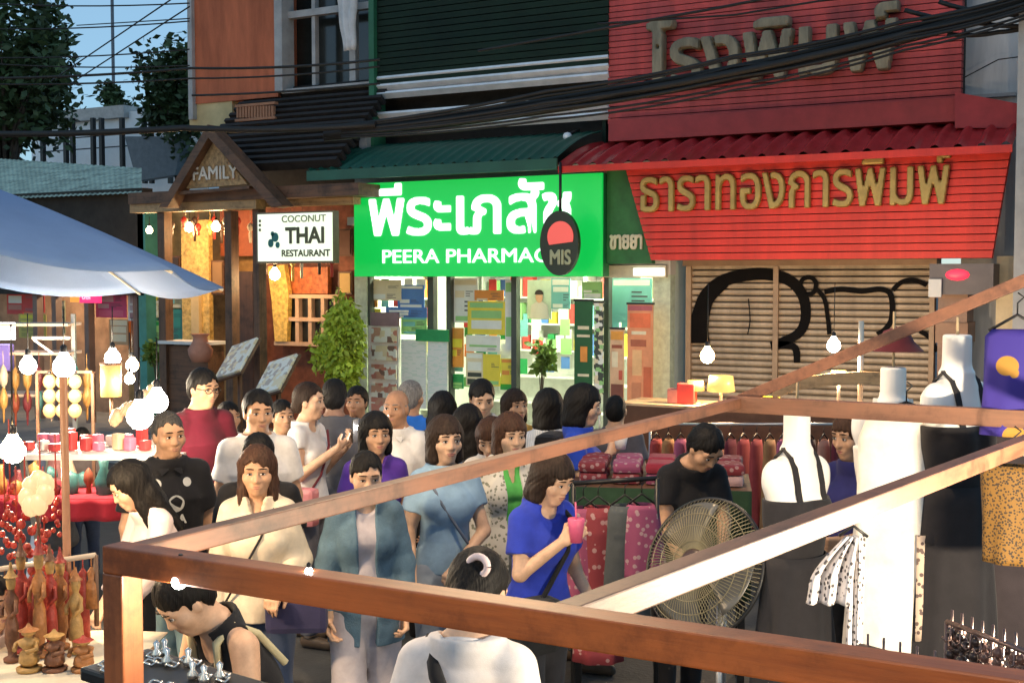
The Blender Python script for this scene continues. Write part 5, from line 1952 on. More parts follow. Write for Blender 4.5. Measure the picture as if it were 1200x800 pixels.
def fpart(name, mb, mat):
    o = mb.build(name, mat, fr)
    o.location = -Vector((XL, YF, 0))
    return o


bw = 0.046
fpart('front_beam', MB().box(((XL + 1.2) / 2, YF, ZT - bw / 2), (1.2 - XL, bw, bw), None, .003), beam_x)
fpart('side_beam', MB().bar((XL + bw / 2, YF + bw / 2, ZT - bw / 2), (-1.50, YB - bw / 2, ZT - bw / 2), .036, .036, .003), beam_y)
fpart('back_beam', MB().box(((-1.54 + 1.2) / 2, YB, ZT - .030), (1.2 + 1.54, bw, .060), None, .003), beam_b)
a, b_ = D(650, 728, 1.66), D(1212, 520, 3.55)
dv = (b_ - a)
fpart('cross_beam', MB().bar((a.x, YF + bw / 2, ZT - bw / 2 + .001), (a.x + dv.x * (YB - YF) / dv.y, YB - bw / 2, ZT - bw / 2 + .001), .040, .042, .003), beam_y)
c0, c1 = W(868, 468, YB + .03), W(1200, 329, YB + .03)
fpart('rafter', MB().bar(c0, c0 + (c1 - c0) * 2.0, .04, .042, .003), beam_y)
fpart('front_post', MB().box((XL + .022, YF, (ZT - bw) / 2), (.046, .046, ZT - bw), None, .003), beam_z)
fpart('right_post', MB().box((1.17, YF, (ZT - bw) / 2), (.05, .05, ZT - bw), None, .003), beam_z)
fpart('right_back_post', MB().box((1.17, YB, (ZT - .064) / 2), (.05, .05, ZT - .064), None, .003), beam_z)
# lamps on the frame
glow_led = em('led_glow', (1.0, .95, .88), 22, (.9, .9, .9))
bulb(D(210, 681, 1.99), .0125, 'small white lamp hung on the front beam near the post', 4.0, glow_led, (1, .86, .7), .02, 'small white lamps on the front beam')
bulb(D(362, 676, 1.88), .011, 'small white lamp above the front beam in front of the cream blouse', 3.0, glow_led, (1, .86, .7), .0, 'small white lamps on the front beam')

# ------------------------------------------------------------------ the crowd
whitec, creamc = (0.62, 0.60, 0.58), (0.62, 0.53, 0.40)
blackc, navyc = (0.012, 0.012, 0.014), (0.015, 0.02, 0.055)
jeans = (0.045, 0.065, 0.12)


def acc(fig, name, label, cat, mb, mat, parts=(), group=None):
    """A thing carried by somebody: built in that person's frame, left at top level."""
    o = mb.build(name, mat)
    o.location = fig.root.location
    o.rotation_euler = (0, 0, fig.rz)
    tag(o, label, cat, group)
    return o


def bagmb(fig, c, size, bev=.03):
    m = MB()
    m.box(Vector(fig.T(c)) * fig.sc, size, Matrix(fig.TR.tolist()), bev)
    return m


# back rows, by the shop fronts
person('man in a maroon T-shirt and glasses walking in front of the menu stands', 240, 431, 7.9, 28, sex='m', tone='mid', hair=('black', 'short'), head=(10, 8, 0), shirt=(0.085, 0.006, 0.016), sleeve=.55, glasses=True, pants=blackc)
p = person('woman in a white top photographing with a lit phone', 364, 447, 7.9, 62, tone='fair', hair=('dark', 'tied'), head=(8, 4, 0), arms=('phone', 'phone'), shirt=whitec, sleeve=.35, neckline='scoop', pants=(.12, .12, .14))
strap(p, [(-.06, .11, 1.345), (-.02, .14, 1.25), (.08, .135, 1.08), (.16, .06, .93)], .008, cloth((.16, .03, .04)))
acc(p, 'handbag', 'dusty pink shoulder bag on the hip of the woman with the lit phone', 'handbag', bagmb(p, (.19, .03, .90), (.10, .27, .24)), pm('dusty_pink_leather', (.45, .16, .17), .5))
hp = world_of(p, p.A[0][3]) + Vector((0, 0, .09))
ph = empty('smartphone', hp, p.rz)
tag(ph, 'smartphone with its flash shining held up beside the grey shirted back', 'phone')
MB().box((-.06, .10, .02), (.075, .01, .15), None, .004).build('body', black_metal, ph)
MB().ball((-.06, .117, .04), .016, 10).build('flash', em('phone_flash', (1, .97, .92), 30), ph)
bulb_light(ph, (-.06, .18, .04), 3, (1, .95, .9), .02)
person('man in a dark grey shirt with his back turned beside the phone woman', 392, 443, 8.3, 172, sex='m', tone='dark', hair=('black', 'short'), shirt=(.075, .075, .085), sleeve=.75, pants=navyc)
person('grey haired man in a bright blue shirt facing the leaflet rack', 482, 445, 8.6, 150, sex='m', tone='tan', hair=('grey', 'short'), shirt=(.02, .13, .5), pants=blackc)
person('bald tanned man in a white shirt in front of the notice board', 464, 455, 7.7, -18, sex='m', tone='tan', hair=('grey', 'bald'), head=(-6, 2, 0), shirt=whitec, neckline='collar', pants=blackc)
person('long dark haired woman turned towards the pharmacy window', 519, 458, 8.1, 165, tone='mid', hair=('black', 'long'), shirt=(.03, .03, .05), pants=jeans)
person('man with short black hair looking down before the yellow posters', 566, 445, 8.1, 12, sex='m', tone='fair', hair=('black', 'short'), head=(0, 22, 0), shirt=(.5, .48, .46), pants=blackc)
person('woman in a pale striped shirt seen from behind at the doorway plant', 643, 455, 7.7, 150, tone='mid', hair=('black', 'bob'), head=(20, 0, 0), shirt=stripes('pale_stripe_cloth', (.5, .52, .56), (.36, .40, .46), 55, 0), sleeve=1.4, pants=navyc)
p = person('person in a royal blue shirt eating beside the green banner', 689, 450, 7.4, 78, tone='fair', hair=('black', 'bob'), head=(8, 10, 0), arms=('mouth', 'bent'), shirt=(.02, .06, .42), sleeve=.7, pants=blackc)
acc(p, 'backpack', 'black backpack on the royal blue shirt', 'backpack', bagmb(p, (0, -.17, 1.16), (.30, .16, .42), .05), cloth(blackc))
m = MB()
m.lathe([(0, -.02), (.03, -.02), (.042, .05), (0, .05)], Vector(p.A[0][3]) * p.sc + Vector((0, .06, .04)), 12)
acc(p, 'snack_cup', 'white snack cup held at the mouth of the royal blue shirted person', 'cup', m, white_wall)
person('dark haired onlooker half hidden behind the man in white', 331, 468, 8.2, 20, sex='m', tone='mid', hair=('black', 'short'), shirt=(.4, .36, .34), pants=blackc)
person('man in a pale shirt almost hidden behind the maroon T-shirt', 268, 470, 8.5, 30, sex='m', tone='mid', hair=('black', 'short'), shirt=(.45, .43, .42), pants=blackc)

person('onlooker in a teal shirt behind the dark grey shirted man', 418, 452, 8.9, -20, sex='m', tone='tan', hair=('black', 'short'), shirt=(.03, .13, .14), pants=blackc)
person('short haired woman in a mustard top before the yellow posters', 604, 456, 8.5, 30, tone='mid', hair=('dark', 'bob'), shirt=(.35, .2, .04), pants=navyc)
person('man in a charcoal shirt with cropped hair looking at the orange banners', 722, 462, 8.6, 170, sex='m', tone='mid', hair=('black', 'crop'), shirt=(.10, .09, .10), pants=jeans)

# middle rows
person('stocky man in a white T-shirt with black hair', 303, 456, 6.95, 8, sex='m', tone='mid', hair=('black', 'short'), head=(6, 6, 0), shirt=whitec, sleeve=.62, pants=(.1, .09, .08), bulk=1.1)
p = person('short haired woman in a purple shirt with a white collar', 441, 483, 6.8, 14, tone='mid', hair=('black', 'bob'), head=(2, 4, 0), shirt=(.075, .03, .26), sleeve=.5, neckline='v', pants=blackc, arms=('down', 'bent'), bulk=1.08)
person('long black haired woman turned away behind the light blue T-shirt', 549, 473, 7.3, 160, tone='mid', hair=('black', 'long'), shirt=(.05, .05, .06), pants=jeans)
person('auburn haired woman bending her face behind the side beam', 573, 492, 6.95, -8, tone='fair', hair=('brown', 'bob'), head=(-6, 30, 0), shirt=(.6, .55, .5), pants=jeans)
person('woman in a white patterned cardigan over a green top', 600, 484, 6.75, 18, tone='fair', hair=('brown', 'bob'), head=(6, 10, 0), shirt=(.10, .42, .09), neckline='v', coat=(dotted('white_flower_knit', (.62, .58, .50), (.22, .22, .16), 42, .34), .62, 1.7), pants=(.3, .28, .25))
p = person('woman in a light blue T-shirt with shoulder length brown hair', 523, 487, 6.25, 16, tone='fair', hair=('dark', 'bob'), head=(4, 4, 0), shirt=(.22, .34, .46), sleeve=.55, arms=('down', ((-.19, .06, 1.06), (-.02, .17, .92), (0, -.3, -1))), pants=(.20, .24, .30))
strap(p, [(.10, .02, 1.36), (.05, .125, 1.22), (-.06, .135, 1.05), (-.16, .06, .92)], .008, cloth((.12, .14, .18)))
p = person('man in a black polo shirt with pale club emblems', 197, 481, 6.35, 12, sex='m', tone='mid', hair=('salt', 'crop'), head=(10, 8, 4), shirt=blackc, sleeve=.7, neckline='collar', pants=blackc, bulk=1.12)
embm = pm('pale_print', (.5, .5, .46), .7)
for (x, z, r_, nm, lb) in ((-.075, 1.285, .022, 'chest_emblem', None), (.075, 1.285, .022, 'chest_emblem', None), (-.01, 1.185, .042, 'club_crest', None)):
    m = MB()
    q = [Vector(p.T((x + r_ * a_ * math.cos(t), .5, z + r_ * math.sin(t)))) for a_ in (1,) for t in np.linspace(0, 6.283, 20, False)]
    # laid on the cloth: drop every point back to the chest
    bpy.context.view_layer.update()
    pts = []
    for v in q:
        ok, loc_, nor, fi = p.shirt.ray_cast(v * p.sc, Vector((0, -1, 0)))
        pts.append((loc_ + nor * .003) if ok else v * p.sc)
    m.poly(pts)
    m.build(nm, embm, p.root)
lt, hh = letters('shirt_writing', 'DNA', embm, .13, .05, .003, .006, .003, p.root)
ok, loc_, nor, fi = p.shirt.ray_cast(Vector(p.T((.0, .5, 1.10))) * p.sc, Vector((0, -1, 0)))
lt.location = (loc_ if ok else Vector((.06, .15, 1))) + Vector((.065, .006, -.02))
lt.rotation_euler = (0, 0, PI)
person('person in a black shirt right behind the cream blouse', 302, 507, 6.15, -10, tone='mid', hair=('black', 'short'), shirt=blackc, sleeve=.7, pants=blackc, sex='m')
p = person('woman in a cream blouse with long reddish brown hair', 301, 522, 5.7, -8, tone='mid', hair=('brown', 'long'), head=(4, 8, 0), shirt=creamc, sleeve=1.85, fit=.02, hem=.80, neckline='v', arms=('down', ((-.19, -.02, 1.08), (-.12, .17, .98), (0, -.2, -1))), pants=jeans)
strap(p, [(-.09, .03, 1.37), (-.03, .145, 1.22), (.08, .15, 1.02), (.17, .08, .86)], .006, cloth(blackc))
acc(p, 'shoulder_bag', 'navy shoulder bag hanging at the hip of the cream blouse', 'handbag', bagmb(p, (-.20, .16, .86), (.28, .10, .17), .03), cloth((.03, .028, .07)))
p = person('woman in an open blue denim jacket looking down', 430, 529, 5.75, 6, tone='fair', hair=('black', 'tied'), head=(4, 14, 0), shirt=(.42, .38, .40), neckline='scoop', coat=(pm('faded_denim', (.085, .15, .20), .85, var=.35, scale=7, bump=.4, bscale=160), .68, 1.9), pants=(.40, .37, .40), legs='wide', arms=('down', 'down'))
p = person('woman leaning over the left stall with her long black hair falling forward', 137, 543, 5.7, -68, tone='fair', hair=('black', 'long'), head=(-10, 24, 0), lean=22, shirt=(.60, .50, .48), sleeve=1.7, arms=('reach', 'reach'), pants=(.14, .22, .24))
p = person('woman in a royal blue T-shirt with a brown bob drinking from a cup', 657, 531, 5.45, 44, tone='fair', hair=('dark', 'bob'), head=(6, 22, 0), lean=6, shirt=(.022, .042, .36), sleeve=.62, fit=.02, neckline='scoop', arms=('mouth', ((-.20, .03, 1.06), (-.15, .22, .94), (0, 0, -1))), pants=(.03, .03, .035), bulk=1.06)
strap(p, [(-.02, -.13, 1.36), (-.09, -.02, 1.395), (-.10, .08, 1.33), (-.03, .145, 1.2), (.1, .14, 1.0), (.17, .05, .88)], .012, cloth(blackc))
acc(p, 'black_bag', 'black bag slung across the royal blue T-shirt', 'handbag', bagmb(p, (.16, .15, .88), (.25, .14, .24), .04), cloth((.015, .015, .015)))
cw = Vector(p.A[0][3]) * p.sc
m = MB()
m.lathe([(0, -.05), (.026, -.05), (.038, .05), (.034, .055), (0, .05)], cw + Vector((-.03, .05, .05)), 14)
m.tube([cw + Vector((-.03, .05, .09)), cw + Vector((-.045, .03, .17))], .004, 6)
acc(p, 'drink_cup', 'pink paper cup with a straw in the hand of the brown bobbed woman', 'cup', m, pm('pink_paper_cup', (.6, .1, .2), .5))

# inside the stall frame
p = person('woman in a white shirt seen from behind with a white hair clip', 570, 640, 3.42, 168, tone='fair', hair=('black', 'tied'), head=(-14, 26, 0), lean=8, shirt=(.62, .58, .56), sleeve=.9, fit=.022, pants=jeans, vox=.006)
strap(p, [(-.10, .06, 1.36), (-.098, -.02, 1.392), (-.06, -.105, 1.31), (.02, -.135, 1.16), (.12, -.115, 1.02), (.17, -.03, .93)], .020, cloth(blackc))
c = MB()
c.tube([Vector(p.Hd((.035 + .03 * math.cos(t), -.108 - .012 * math.sin(t), .055 + .024 * math.sin(t)))) * p.sc for t in np.linspace(0, 6.283, 17)], .010, 8, False)
o = c.build('hair_clip', pm('pearl_plastic', (.62, .5, .5), .3), p.root)
p = person('crouched browser in a black vest with cream trim and bare shoulders', 190, 672, 4.5, -62, crouch=.36, sex='m', tone='fair', hair=('black', 'short'), head=(-6, 34, 0), lean=30, shirt=blackc, sleeve=0, neckline='tank', arms=(((.20, .16, 1.12), (.10, .34, 1.08)), ((-.20, .14, 1.10), (-.10, .36, 1.06))), pants=blackc, vox=.006)
tr = cloth((.52, .46, .28))
for sx in (-1, 1):
    strap(p, [(sx * .078, .085, 1.28), (sx * .088, .05, 1.37), (sx * .095, -.03, 1.385), (sx * .10, -.085, 1.30), (sx * .12, -.11, 1.15)], .016, tr, 'vest_trim')
p = person('seller in black bending her dark head behind the big fan', 838, 503, 6.3, 20, tone='mid', hair=('black', 'short'), head=(20, 34, 0), lean=26, shirt=blackc, sleeve=.6, arms=('reach', 'reach'), pants=blackc)
person('person in a navy shirt seen between the hanging dresses', 994, 482, 6.2, -45, tone='mid', hair=('brown', 'bob'), head=(0, 10, 0), shirt=(.02, .02, .10), sleeve=.6, arms=('raise', 'bent'), pants=blackc)
person('passer-by in jeans behind the red cloth stall', 96, 500, 9.6, 175, sex='m', tone='mid', hair=('black', 'short'), shirt=(.12, .1, .1), pants=jeans)
person('passer-by in a grey skirt behind the red cloth stall', 62, 508, 9.4, 160, tone='mid', hair=('black', 'tied'), shirt=(.2, .1, .1), pants=(.12, .12, .13), legs='skirt')
person('browser in a dark shirt at the left edge of the street stalls', -8, 672, 4.3, 40, sex='m', tone='mid', hair=('black', 'short'), lean=20, shirt=(.5, .42, .4), pants=blackc)

# ------------------------------------------------------------------ market stalls
cream_cloth = cloth((.62, .55, .42))
# near left stall: table, pole, goods
tp = D(40, 772, 4.25)
o = empty('trinket_table', (tp.x, tp.y, 0), R(29))
tag(o, 'table with a cream cloth and carved goods at the bottom left', 'table')
zt = tp.z
MB().box((-.25, -.25, zt - .02), (1.2, 1.1, .04), None, .008).build('table_top', wood('table_board', (.4, .25, .13), (.25, .14, .07)), o)
m = MB()
m.grid(lambda u, v: ((u - .5) * 1.24 - .25, (v - .5) * 1.14 - .25, zt + .004 + .004 * math.sin(u * 17) * math.sin(v * 14)), 16, 16)
thick(m.build('cloth', cream_cloth, o), .004)
for sx in (-.8, .3):
    for sy in (-.75, .25):
        MB().box((sx, sy, zt / 2 - .02), (.05, .05, zt - .04)).build('leg', timber_v, o)
pp = D(80, 760, 4.5)
o = MB().tube([(0, 0, 0), (.004, 0, 1.0), (0, 0, D(80, 440, 4.5).z)], .014, 8).build('bamboo_pole', pm('brown_bamboo', (.30, .14, .07), .5, var=.3), None, (pp.x, pp.y, 0))
tag(o, 'thin brown pole standing between the left stalls', 'pole')
carv = [pm('carved_' + n, c, .5, var=.4, scale=20, bump=.6, bscale=50) for n, c in (('amber', (.32, .13, .04)), ('red', (.28, .03, .02)), ('brown', (.14, .055, .025)), ('gold', (.38, .22, .07)))]
rg = random.Random(4)
spots = [(14, 745, 4.2, .34, 2, 'brown'), (26, 742, 4.3, .40, 1, 'red'), (47, 752, 4.25, .42, 0, 'amber'), (60, 748, 4.3, .38, 1, 'dark red'), (72, 752, 4.35, .36, 0, 'amber'), (90, 757, 4.3, .30, 3, 'golden'), (34, 766, 4.1, .16, 3, 'golden'), (64, 768, 4.1, .14, 2, 'brown'), (98, 772, 4.1, .12, 0, 'amber')]
for i, (x, y, d_, h, ci, cn_) in enumerate(spots):
    q = D(x, y, d_)
    o = empty('carved_figurine', (q.x, q.y, zt + .008))
    tag(o, cn_ + ' carved wooden figurine on the cream cloth, ' + ('tall and slim' if h > .25 else 'short and squat'), 'figurine', cn_ + (' tall' if h > .25 else ' short') + ' carved figurines')
    w_ = .7 if h > .25 else 1.0
    MB().lathe([(0, 0), (.04 * w_, 0), (.042 * w_, .012), (.02 * w_, .02), (.022 * w_, h * .12), (.034 * w_, h * .2), (.03 * w_, h * .38), (.018 * w_, h * .46), (.032 * w_, h * .55), (.034 * w_, h * .63), (.014 * w_, h * .70), (.012, h * .73)], n=14).build('body', carv[ci], o)
    MB().lathe([(.012, h * .73), (.022 * w_, h * .77), (.023 * w_, h * .82), (.016 * w_, h * .86)], n=14).build('head', carv[3], o)
    MB().lathe([(.034 * w_, h * .85), (.02 * w_, h * .88), (.010 * w_, h * .93), (.003, h * 1.0)], n=12).build('hat', carv[(ci + 1) % 4], o)
    for sx in (-1, 1):
        MB().tube([(sx * .03 * w_, 0, h * .62), (sx * .052 * w_, -.01, h * .52), (sx * .028 * w_, -.035 * w_, h * .46)], .008, 6).build('arm', carv[ci], o)
# red tassels hanging from a rail over the near stall
ra, rb_ = D(-10, 668, 4.45), D(112, 650, 4.45)
o = empty('display_rail', ra.lerp(rb_, .5))
tag(o, 'pale rail with hooks over the carved goods', 'rail')
MB().tube([ra - ra.lerp(rb_, .5), rb_ - ra.lerp(rb_, .5)], .010, 8).build('bar', pm('pale_bar', (.5, .4, .3), .5), o)
for t in (0, 1):
    q = (ra, rb_)[t] - ra.lerp(rb_, .5)
    MB().tube([q, q - Vector((0, 0, ra.z - zt))], .009, 6).build('upright', timber_v, o)
for i in range(12):
    q = ra.lerp(rb_, (i + .5) / 12)
    ln = rg.uniform(.16, .34)
    ci = rg.choice((1, 1, 0, 2, 3))
    m = MB()
    m.tube([(0, 0, 0), (0, 0, -.05)], .003, 5)
    m.lathe([(.004, -.04), (.016, -.06), (.012, -.085), (.02, -.10), (.024, -ln), (0, -ln)], n=10)
    oo = m.build('tassel', carv[ci], None, q)
    cn_ = ('amber', 'red', 'brown', 'golden')[ci]
    tag(oo, cn_ + ' tassel hanging from the pale rail over the carved goods', 'tassel', cn_ + ' tassels on the pale rail')
for i, (x, y, d_, r_) in enumerate(((12, 585, 4.6, .05), (30, 610, 4.6, .07), (52, 640, 4.6, .06), (20, 640, 4.6, .05), (66, 600, 4.7, .04), (6, 615, 4.6, .05), (48, 605, 4.65, .05))):
    q = D(x, y, d_)
    m = MB()
    for k in range(9):
        a = k * 2.4
        m.ball((r_ * .3 * math.cos(a), r_ * .3 * math.sin(a), -r_ * .42 * k + .05), r_ * .24, 8, (1, 1, 1.2))
    m.tube([(0, 0, .05), (0, 0, .3)], .003, 5)
    oo = m.build('red_garland', carv[1], None, q)
    tag(oo, 'string of glossy red beads hanging above the carved goods', 'garland', 'red bead garlands of the near left stall')
o = empty('flower_lantern', D(43, 578, 4.55))
tag(o, 'cream paper flower lantern glowing beside the thin pole', 'lantern')
m = MB()
for k in range(7):
    a = 2 * PI * k / 7
    m.ball((.045 * math.cos(a), .02 * math.sin(a) , .045 * math.sin(a)), .042, 10, (1, .6, 1))
m.build('petals', em('cream_paper_glow', (1, .68, .34), .36, (.25, .2, .12)), o)
MB().tube([(0, 0, -.03), (.01, 0, -.2)], .006, 6).build('stem', timber_v, o)
bulb(D(15, 528, 4.9), .05, 'large warm bulb glaring at the left edge above the carved goods', 60, em('hot_bulb_glow', (1, .80, .5), 30), (1, .70, .40), .4, 'bare bulbs over the market stalls')

# second left stall: red cloth table with lamps and lanterns
tc_ = D(95, 540, 8.9)
zt2 = .80
o = empty('red_cloth_table', (tc_.x, tc_.y, 0), R(29))
tag(o, 'long table draped in red cloth among the lantern lights', 'table')
MB().box((0, 0, zt2), (1.9, .8, .04)).build('table_top', timber, o)
m = MB()
m.grid(lambda u, v: ((u - .5) * 2.0, -.42 - .02 * math.sin(u * 60) * v, zt2 + .03 - v * .15), 80, 4)
m.grid(lambda u, v: ((u - .5) * 2.0, -.42 + v * .84, zt2 + .032), 10, 4)
thick(m.build('red_cloth', cloth((.34, .02, .035)), o), .005)
for sx in (-.85, .85):
    for sy in (-.3, .3):
        MB().box((sx, sy, zt2 / 2 - .01), (.05, .05, zt2 - .02)).build('leg', black_metal, o)
o = empty('white_trestle_table', (D(128, 545, 8.0).x, D(128, 545, 8.0).y, 0), R(29))
tag(o, 'white edged trestle table with pink goods before the red cloth', 'table')
zt3 = D(128, 524, 8.0).z
MB().box((0, 0, zt3 - .02), (1.1, .6, .035)).build('table_top', pm('white_board', (.6, .55, .5), .5), o)
for sx in (-.5, .5):
    MB().bar((sx, -.25, 0), (sx, .25, zt3 - .04), .035).build('leg', steel, o)
    MB().bar((sx + .04, .25, 0), (sx + .04, -.25, zt3 - .04), .035).build('leg', steel, o)
gmats = [pm('trinket_' + n, c, .45, var=.25) for n, c in (('pink', (.55, .14, .22)), ('white', (.6, .55, .5)), ('red', (.45, .04, .04)), ('beige', (.5, .36, .22)))]
for i in range(22):
    x, y = (i % 11 - 5) * .095 + rg.uniform(-.02, .02), (-.14 if i < 11 else .1) + rg.uniform(-.04, .04)
    j = rg.randrange(4)
    h = rg.uniform(.05, .13)
    c_, s_ = math.cos(R(29)), math.sin(R(29))
    oo = MB().box((0, 0, h / 2), (.06, .06, h), None, .012).build('trinket_box', gmats[j], None, (o.location.x + c_ * x - s_ * y, o.location.y + s_ * x + c_ * y, zt3))
    nm = ('pink', 'white', 'red', 'beige')[j]
    tag(oo, 'little ' + nm + ' trinket box on the white edged table', 'box', nm + ' trinket boxes on the white table')
lan_m = em('lantern_paper_glow', (1, .60, .20), .42, (.22, .14, .06))
for r_ in range(3):
    for c_ in range(3):
        q = D(58 + c_ * 15, 447 + r_ * 17, 8.9)
        oo = empty('paper_lantern', q)
        tag(oo, 'small round cream lantern glowing in the three by three cluster', 'lantern', 'three by three cluster of cream lanterns')
        MB().lathe([(.018, -.05), (.038, -.03), (.046, 0), (.038, .03), (.018, .05)], n=14).build('shade', lan_m, oo)
        MB().tube([(0, 0, .05), (0, 0, .075)], .012, 6).build('cap', black_metal, oo)
rl = D(74, 436, 8.92)
o = empty('lantern_frame', (rl.x, rl.y, 0), R(29))
tag(o, 'thin brown frame holding the lantern cluster on the red cloth', 'frame')
MB().bar((-.2, .03, rl.z), (.2, .03, rl.z), .02).build('top_bar', timber, o)
for sx in (-.2, .2):
    MB().bar((sx, .03, zt2 + .03), (sx, .03, rl.z - .01), .02).build('upright', timber_v, o)
o = empty('cylinder_lantern', D(130, 446, 8.6))
tag(o, 'tall cylindrical yellow paper lantern beside the cluster', 'lantern')
MB().lathe([(0, -.11), (.07, -.11), (.072, 0), (.07, .11), (0, .11)], n=20).build('shade', em('yellow_paper_glow', (1, .58, .18), .44, (.22, .14, .05)), o)
MB().lathe([(.074, .11), (.074, .125), (.0, .13)], n=16).build('cap', timber, o)
MB().tube([(0, 0, -.11), (0, 0, -.3)], .012, 6).build('stem', timber_v, o)
for i, (x, y, d_, r_, pw, lb) in enumerate((
    (33, 429, 8.6, .058, 36, 'white bulb over the left stalls, left of the lantern cluster'),
    (75, 430, 8.5, .075, 50, 'big white bulb right above the lantern cluster'),
    (132, 420, 8.6, .055, 36, 'white bulb on top of the cylindrical lantern'),
    (155, 428, 8.8, .045, 24, 'small yellowish bulb right of the cylindrical lantern'),
    (152, 444, 8.5, .035, 12, 'small yellowish bulb under the other near the shrub'),
    (164, 488, 7.1, .075, 22, 'glaring white bulb beside the grey haired man in the polo, lower of the pair'),
    (184, 471, 7.3, .065, 22, 'glaring white bulb at the maroon T-shirt, upper of the pair'))):
    bulb(D(x, y, d_), r_, lb, pw, glow_white if i != 3 and i != 4 else glow_warm, (1, .80, .55), .25)
wares = [pm('ware_' + n, c, .5, var=.3, scale=14) for n, c in (('brick', (.22, .05, .025)), ('ochre', (.28, .15, .04)), ('maroon', (.12, .02, .025)), ('ivory', (.35, .28, .2)), ('teal', (.03, .11, .11)))]
wn_ = ('brick red', 'ochre', 'maroon', 'ivory', 'teal')
c_, s_ = math.cos(R(29)), math.sin(R(29))
for i in range(30):
    x, y = -0.92 + 1.84 * ((i % 15) + .5) / 15, -.22 + .3 * (i // 15) + rg.uniform(-.05, .05)
    j = rg.randrange(5)
    h = rg.uniform(.10, .26)
    r_ = rg.uniform(.03, .055)
    prof = ([(0, 0), (r_, 0), (r_ * 1.2, h * .4), (r_ * .5, h * .75), (r_ * .7, h), (0, h)], [(0, 0), (r_ * .8, 0), (r_, h * .15), (r_, h * .8), (r_ * .4, h * .9), (0, h)], [(0, 0), (r_ * .6, 0), (r_ * .5, h * .3), (r_ * 1.1, h * .5), (r_ * .9, h * .8), (.004, h)])[i % 3]
    oo = MB().lathe(prof, n=14).build(('vase', 'tea_tin', 'wooden_doll')[i % 3], wares[j], None, (tc_.x + c_ * x - s_ * y, tc_.y + s_ * x + c_ * y, zt2 + .036))
    k_ = ('vase', 'tea tin', 'wooden doll')[i % 3]
    tag(oo, wn_[j] + ' ' + k_ + ' standing on the long red cloth table', k_, wn_[j] + ' ' + k_ + 's on the red cloth')
for i in range(16):
    q2 = D(4 + (i % 8) * 14, 446 + 24 * (i // 8) + rg.uniform(-6, 6), 9.3 + rg.uniform(-.1, .1))
    j = rg.randrange(5)
    m = MB()
    m.lathe([(.003, .10), (.02, .07), (.034, .02), (.028, -.04), (.01, -.07), (.006, -.16), (.002, -.17)], n=12)
    m.tube([(0, 0, .1), (0, 0, .2)], .003, 4)
    oo = m.build('hanging_charm', wares[j], None, q2)
    tag(oo, wn_[j] + ' hanging charm strung up behind the white bulbs at the left', 'charm', wn_[j] + ' hanging charms at the left')
m = MB()
for yy in (440, 464):
    pass
a_, b2_ = D(-4, 436, 9.35), D(112, 436, 9.35)
o = MB().tube([a_ - a_.lerp(b2_, .5), b2_ - a_.lerp(b2_, .5)], .008, 6).build('hanging_rail', timber, None, a_.lerp(b2_, .5))
tag(o, 'dark rail carrying the hanging charms at the left', 'rail')
# carved garland of coral trinkets
for i in range(14):
    q = D(132 + i * 4 + rg.uniform(-3, 3), 492 - i * 3.2 + rg.uniform(-5, 5), 8.2)
    oo = MB().ball((0, 0, 0), rg.uniform(.022, .045), 8, (1, 1, 1.3)).build('shell_ornament', gmats[rg.choice((1, 3, 3, 0))], None, q)
    oo.data.materials[0] = gmats[3]
    tag(oo, 'beige shell ornament strung up right of the lanterns', 'ornament', 'beige shell ornaments on a string')
m = MB()
qs = [D(132 + i * 4, 492 - i * 3.2 - 3, 8.21) for i in range(15)]
o = m.tube([q - qs[7] for q in qs], .004, 5).build('ornament_string', timber, None, qs[7])
tag(o, 'string carrying the beige shell ornaments', 'string')
# the counter with the light box at the far left
q = D(20, 398, 9.6)
o = empty('display_shelf', (q.x, q.y, 0), R(29))
tag(o, 'pale metal display shelf at the left edge behind the white bulbs', 'shelf')
for k, z in enumerate((q.z - .42, q.z - .1, q.z + .12)):
    MB().box((0, 0, z), (.9, .3, .02)).build('shelf_board', pm('pale_shelf_%s' % 'abc'[k], (.6, .45, .34), .5), o)
for sx in (-.44, .44):
    MB().box((sx, 0, (q.z + .2) / 2), (.03, .03, q.z + .2)).build('upright', steel, o)
o = empty('light_box', D(6, 388, 9.5))
tag(o, 'small white glowing light box on the pale metal shelf', 'light box')
MB().box((0, 0, 0), (.14, .05, .13), Matrix.Rotation(R(29), 3, 'Z'), .005).build('diffuser', em('white_box_glow', (1, .96, .95), 5), o)
o = MB().box((0, 0, 0), (.12, .1, .22), Matrix.Rotation(R(29), 3, 'Z'), .01).build('purple_box', pm('purple_card', (.16, .12, .4), .5), None, D(5, 420, 9.5))
tag(o, 'purple box under the glowing light box', 'box')
o = empty('lamp_bracket', D(62, 396, 9.0))
tag(o, 'white horizontal lamp arm above the big white bulb', 'lamp bracket')
a, b_ = D(38, 396, 9.0) - o.location, D(82, 396, 9.0) - o.location
MB().bar(a, b_, .02).build('bar', pm('white_enamel', (.65, .62, .58), .4), o)
MB().bar(D(40, 398, 9.0) - o.location, D(62, 414, 9.0) - o.location, .014).build('brace', bpy.data.materials['white_enamel'], o)

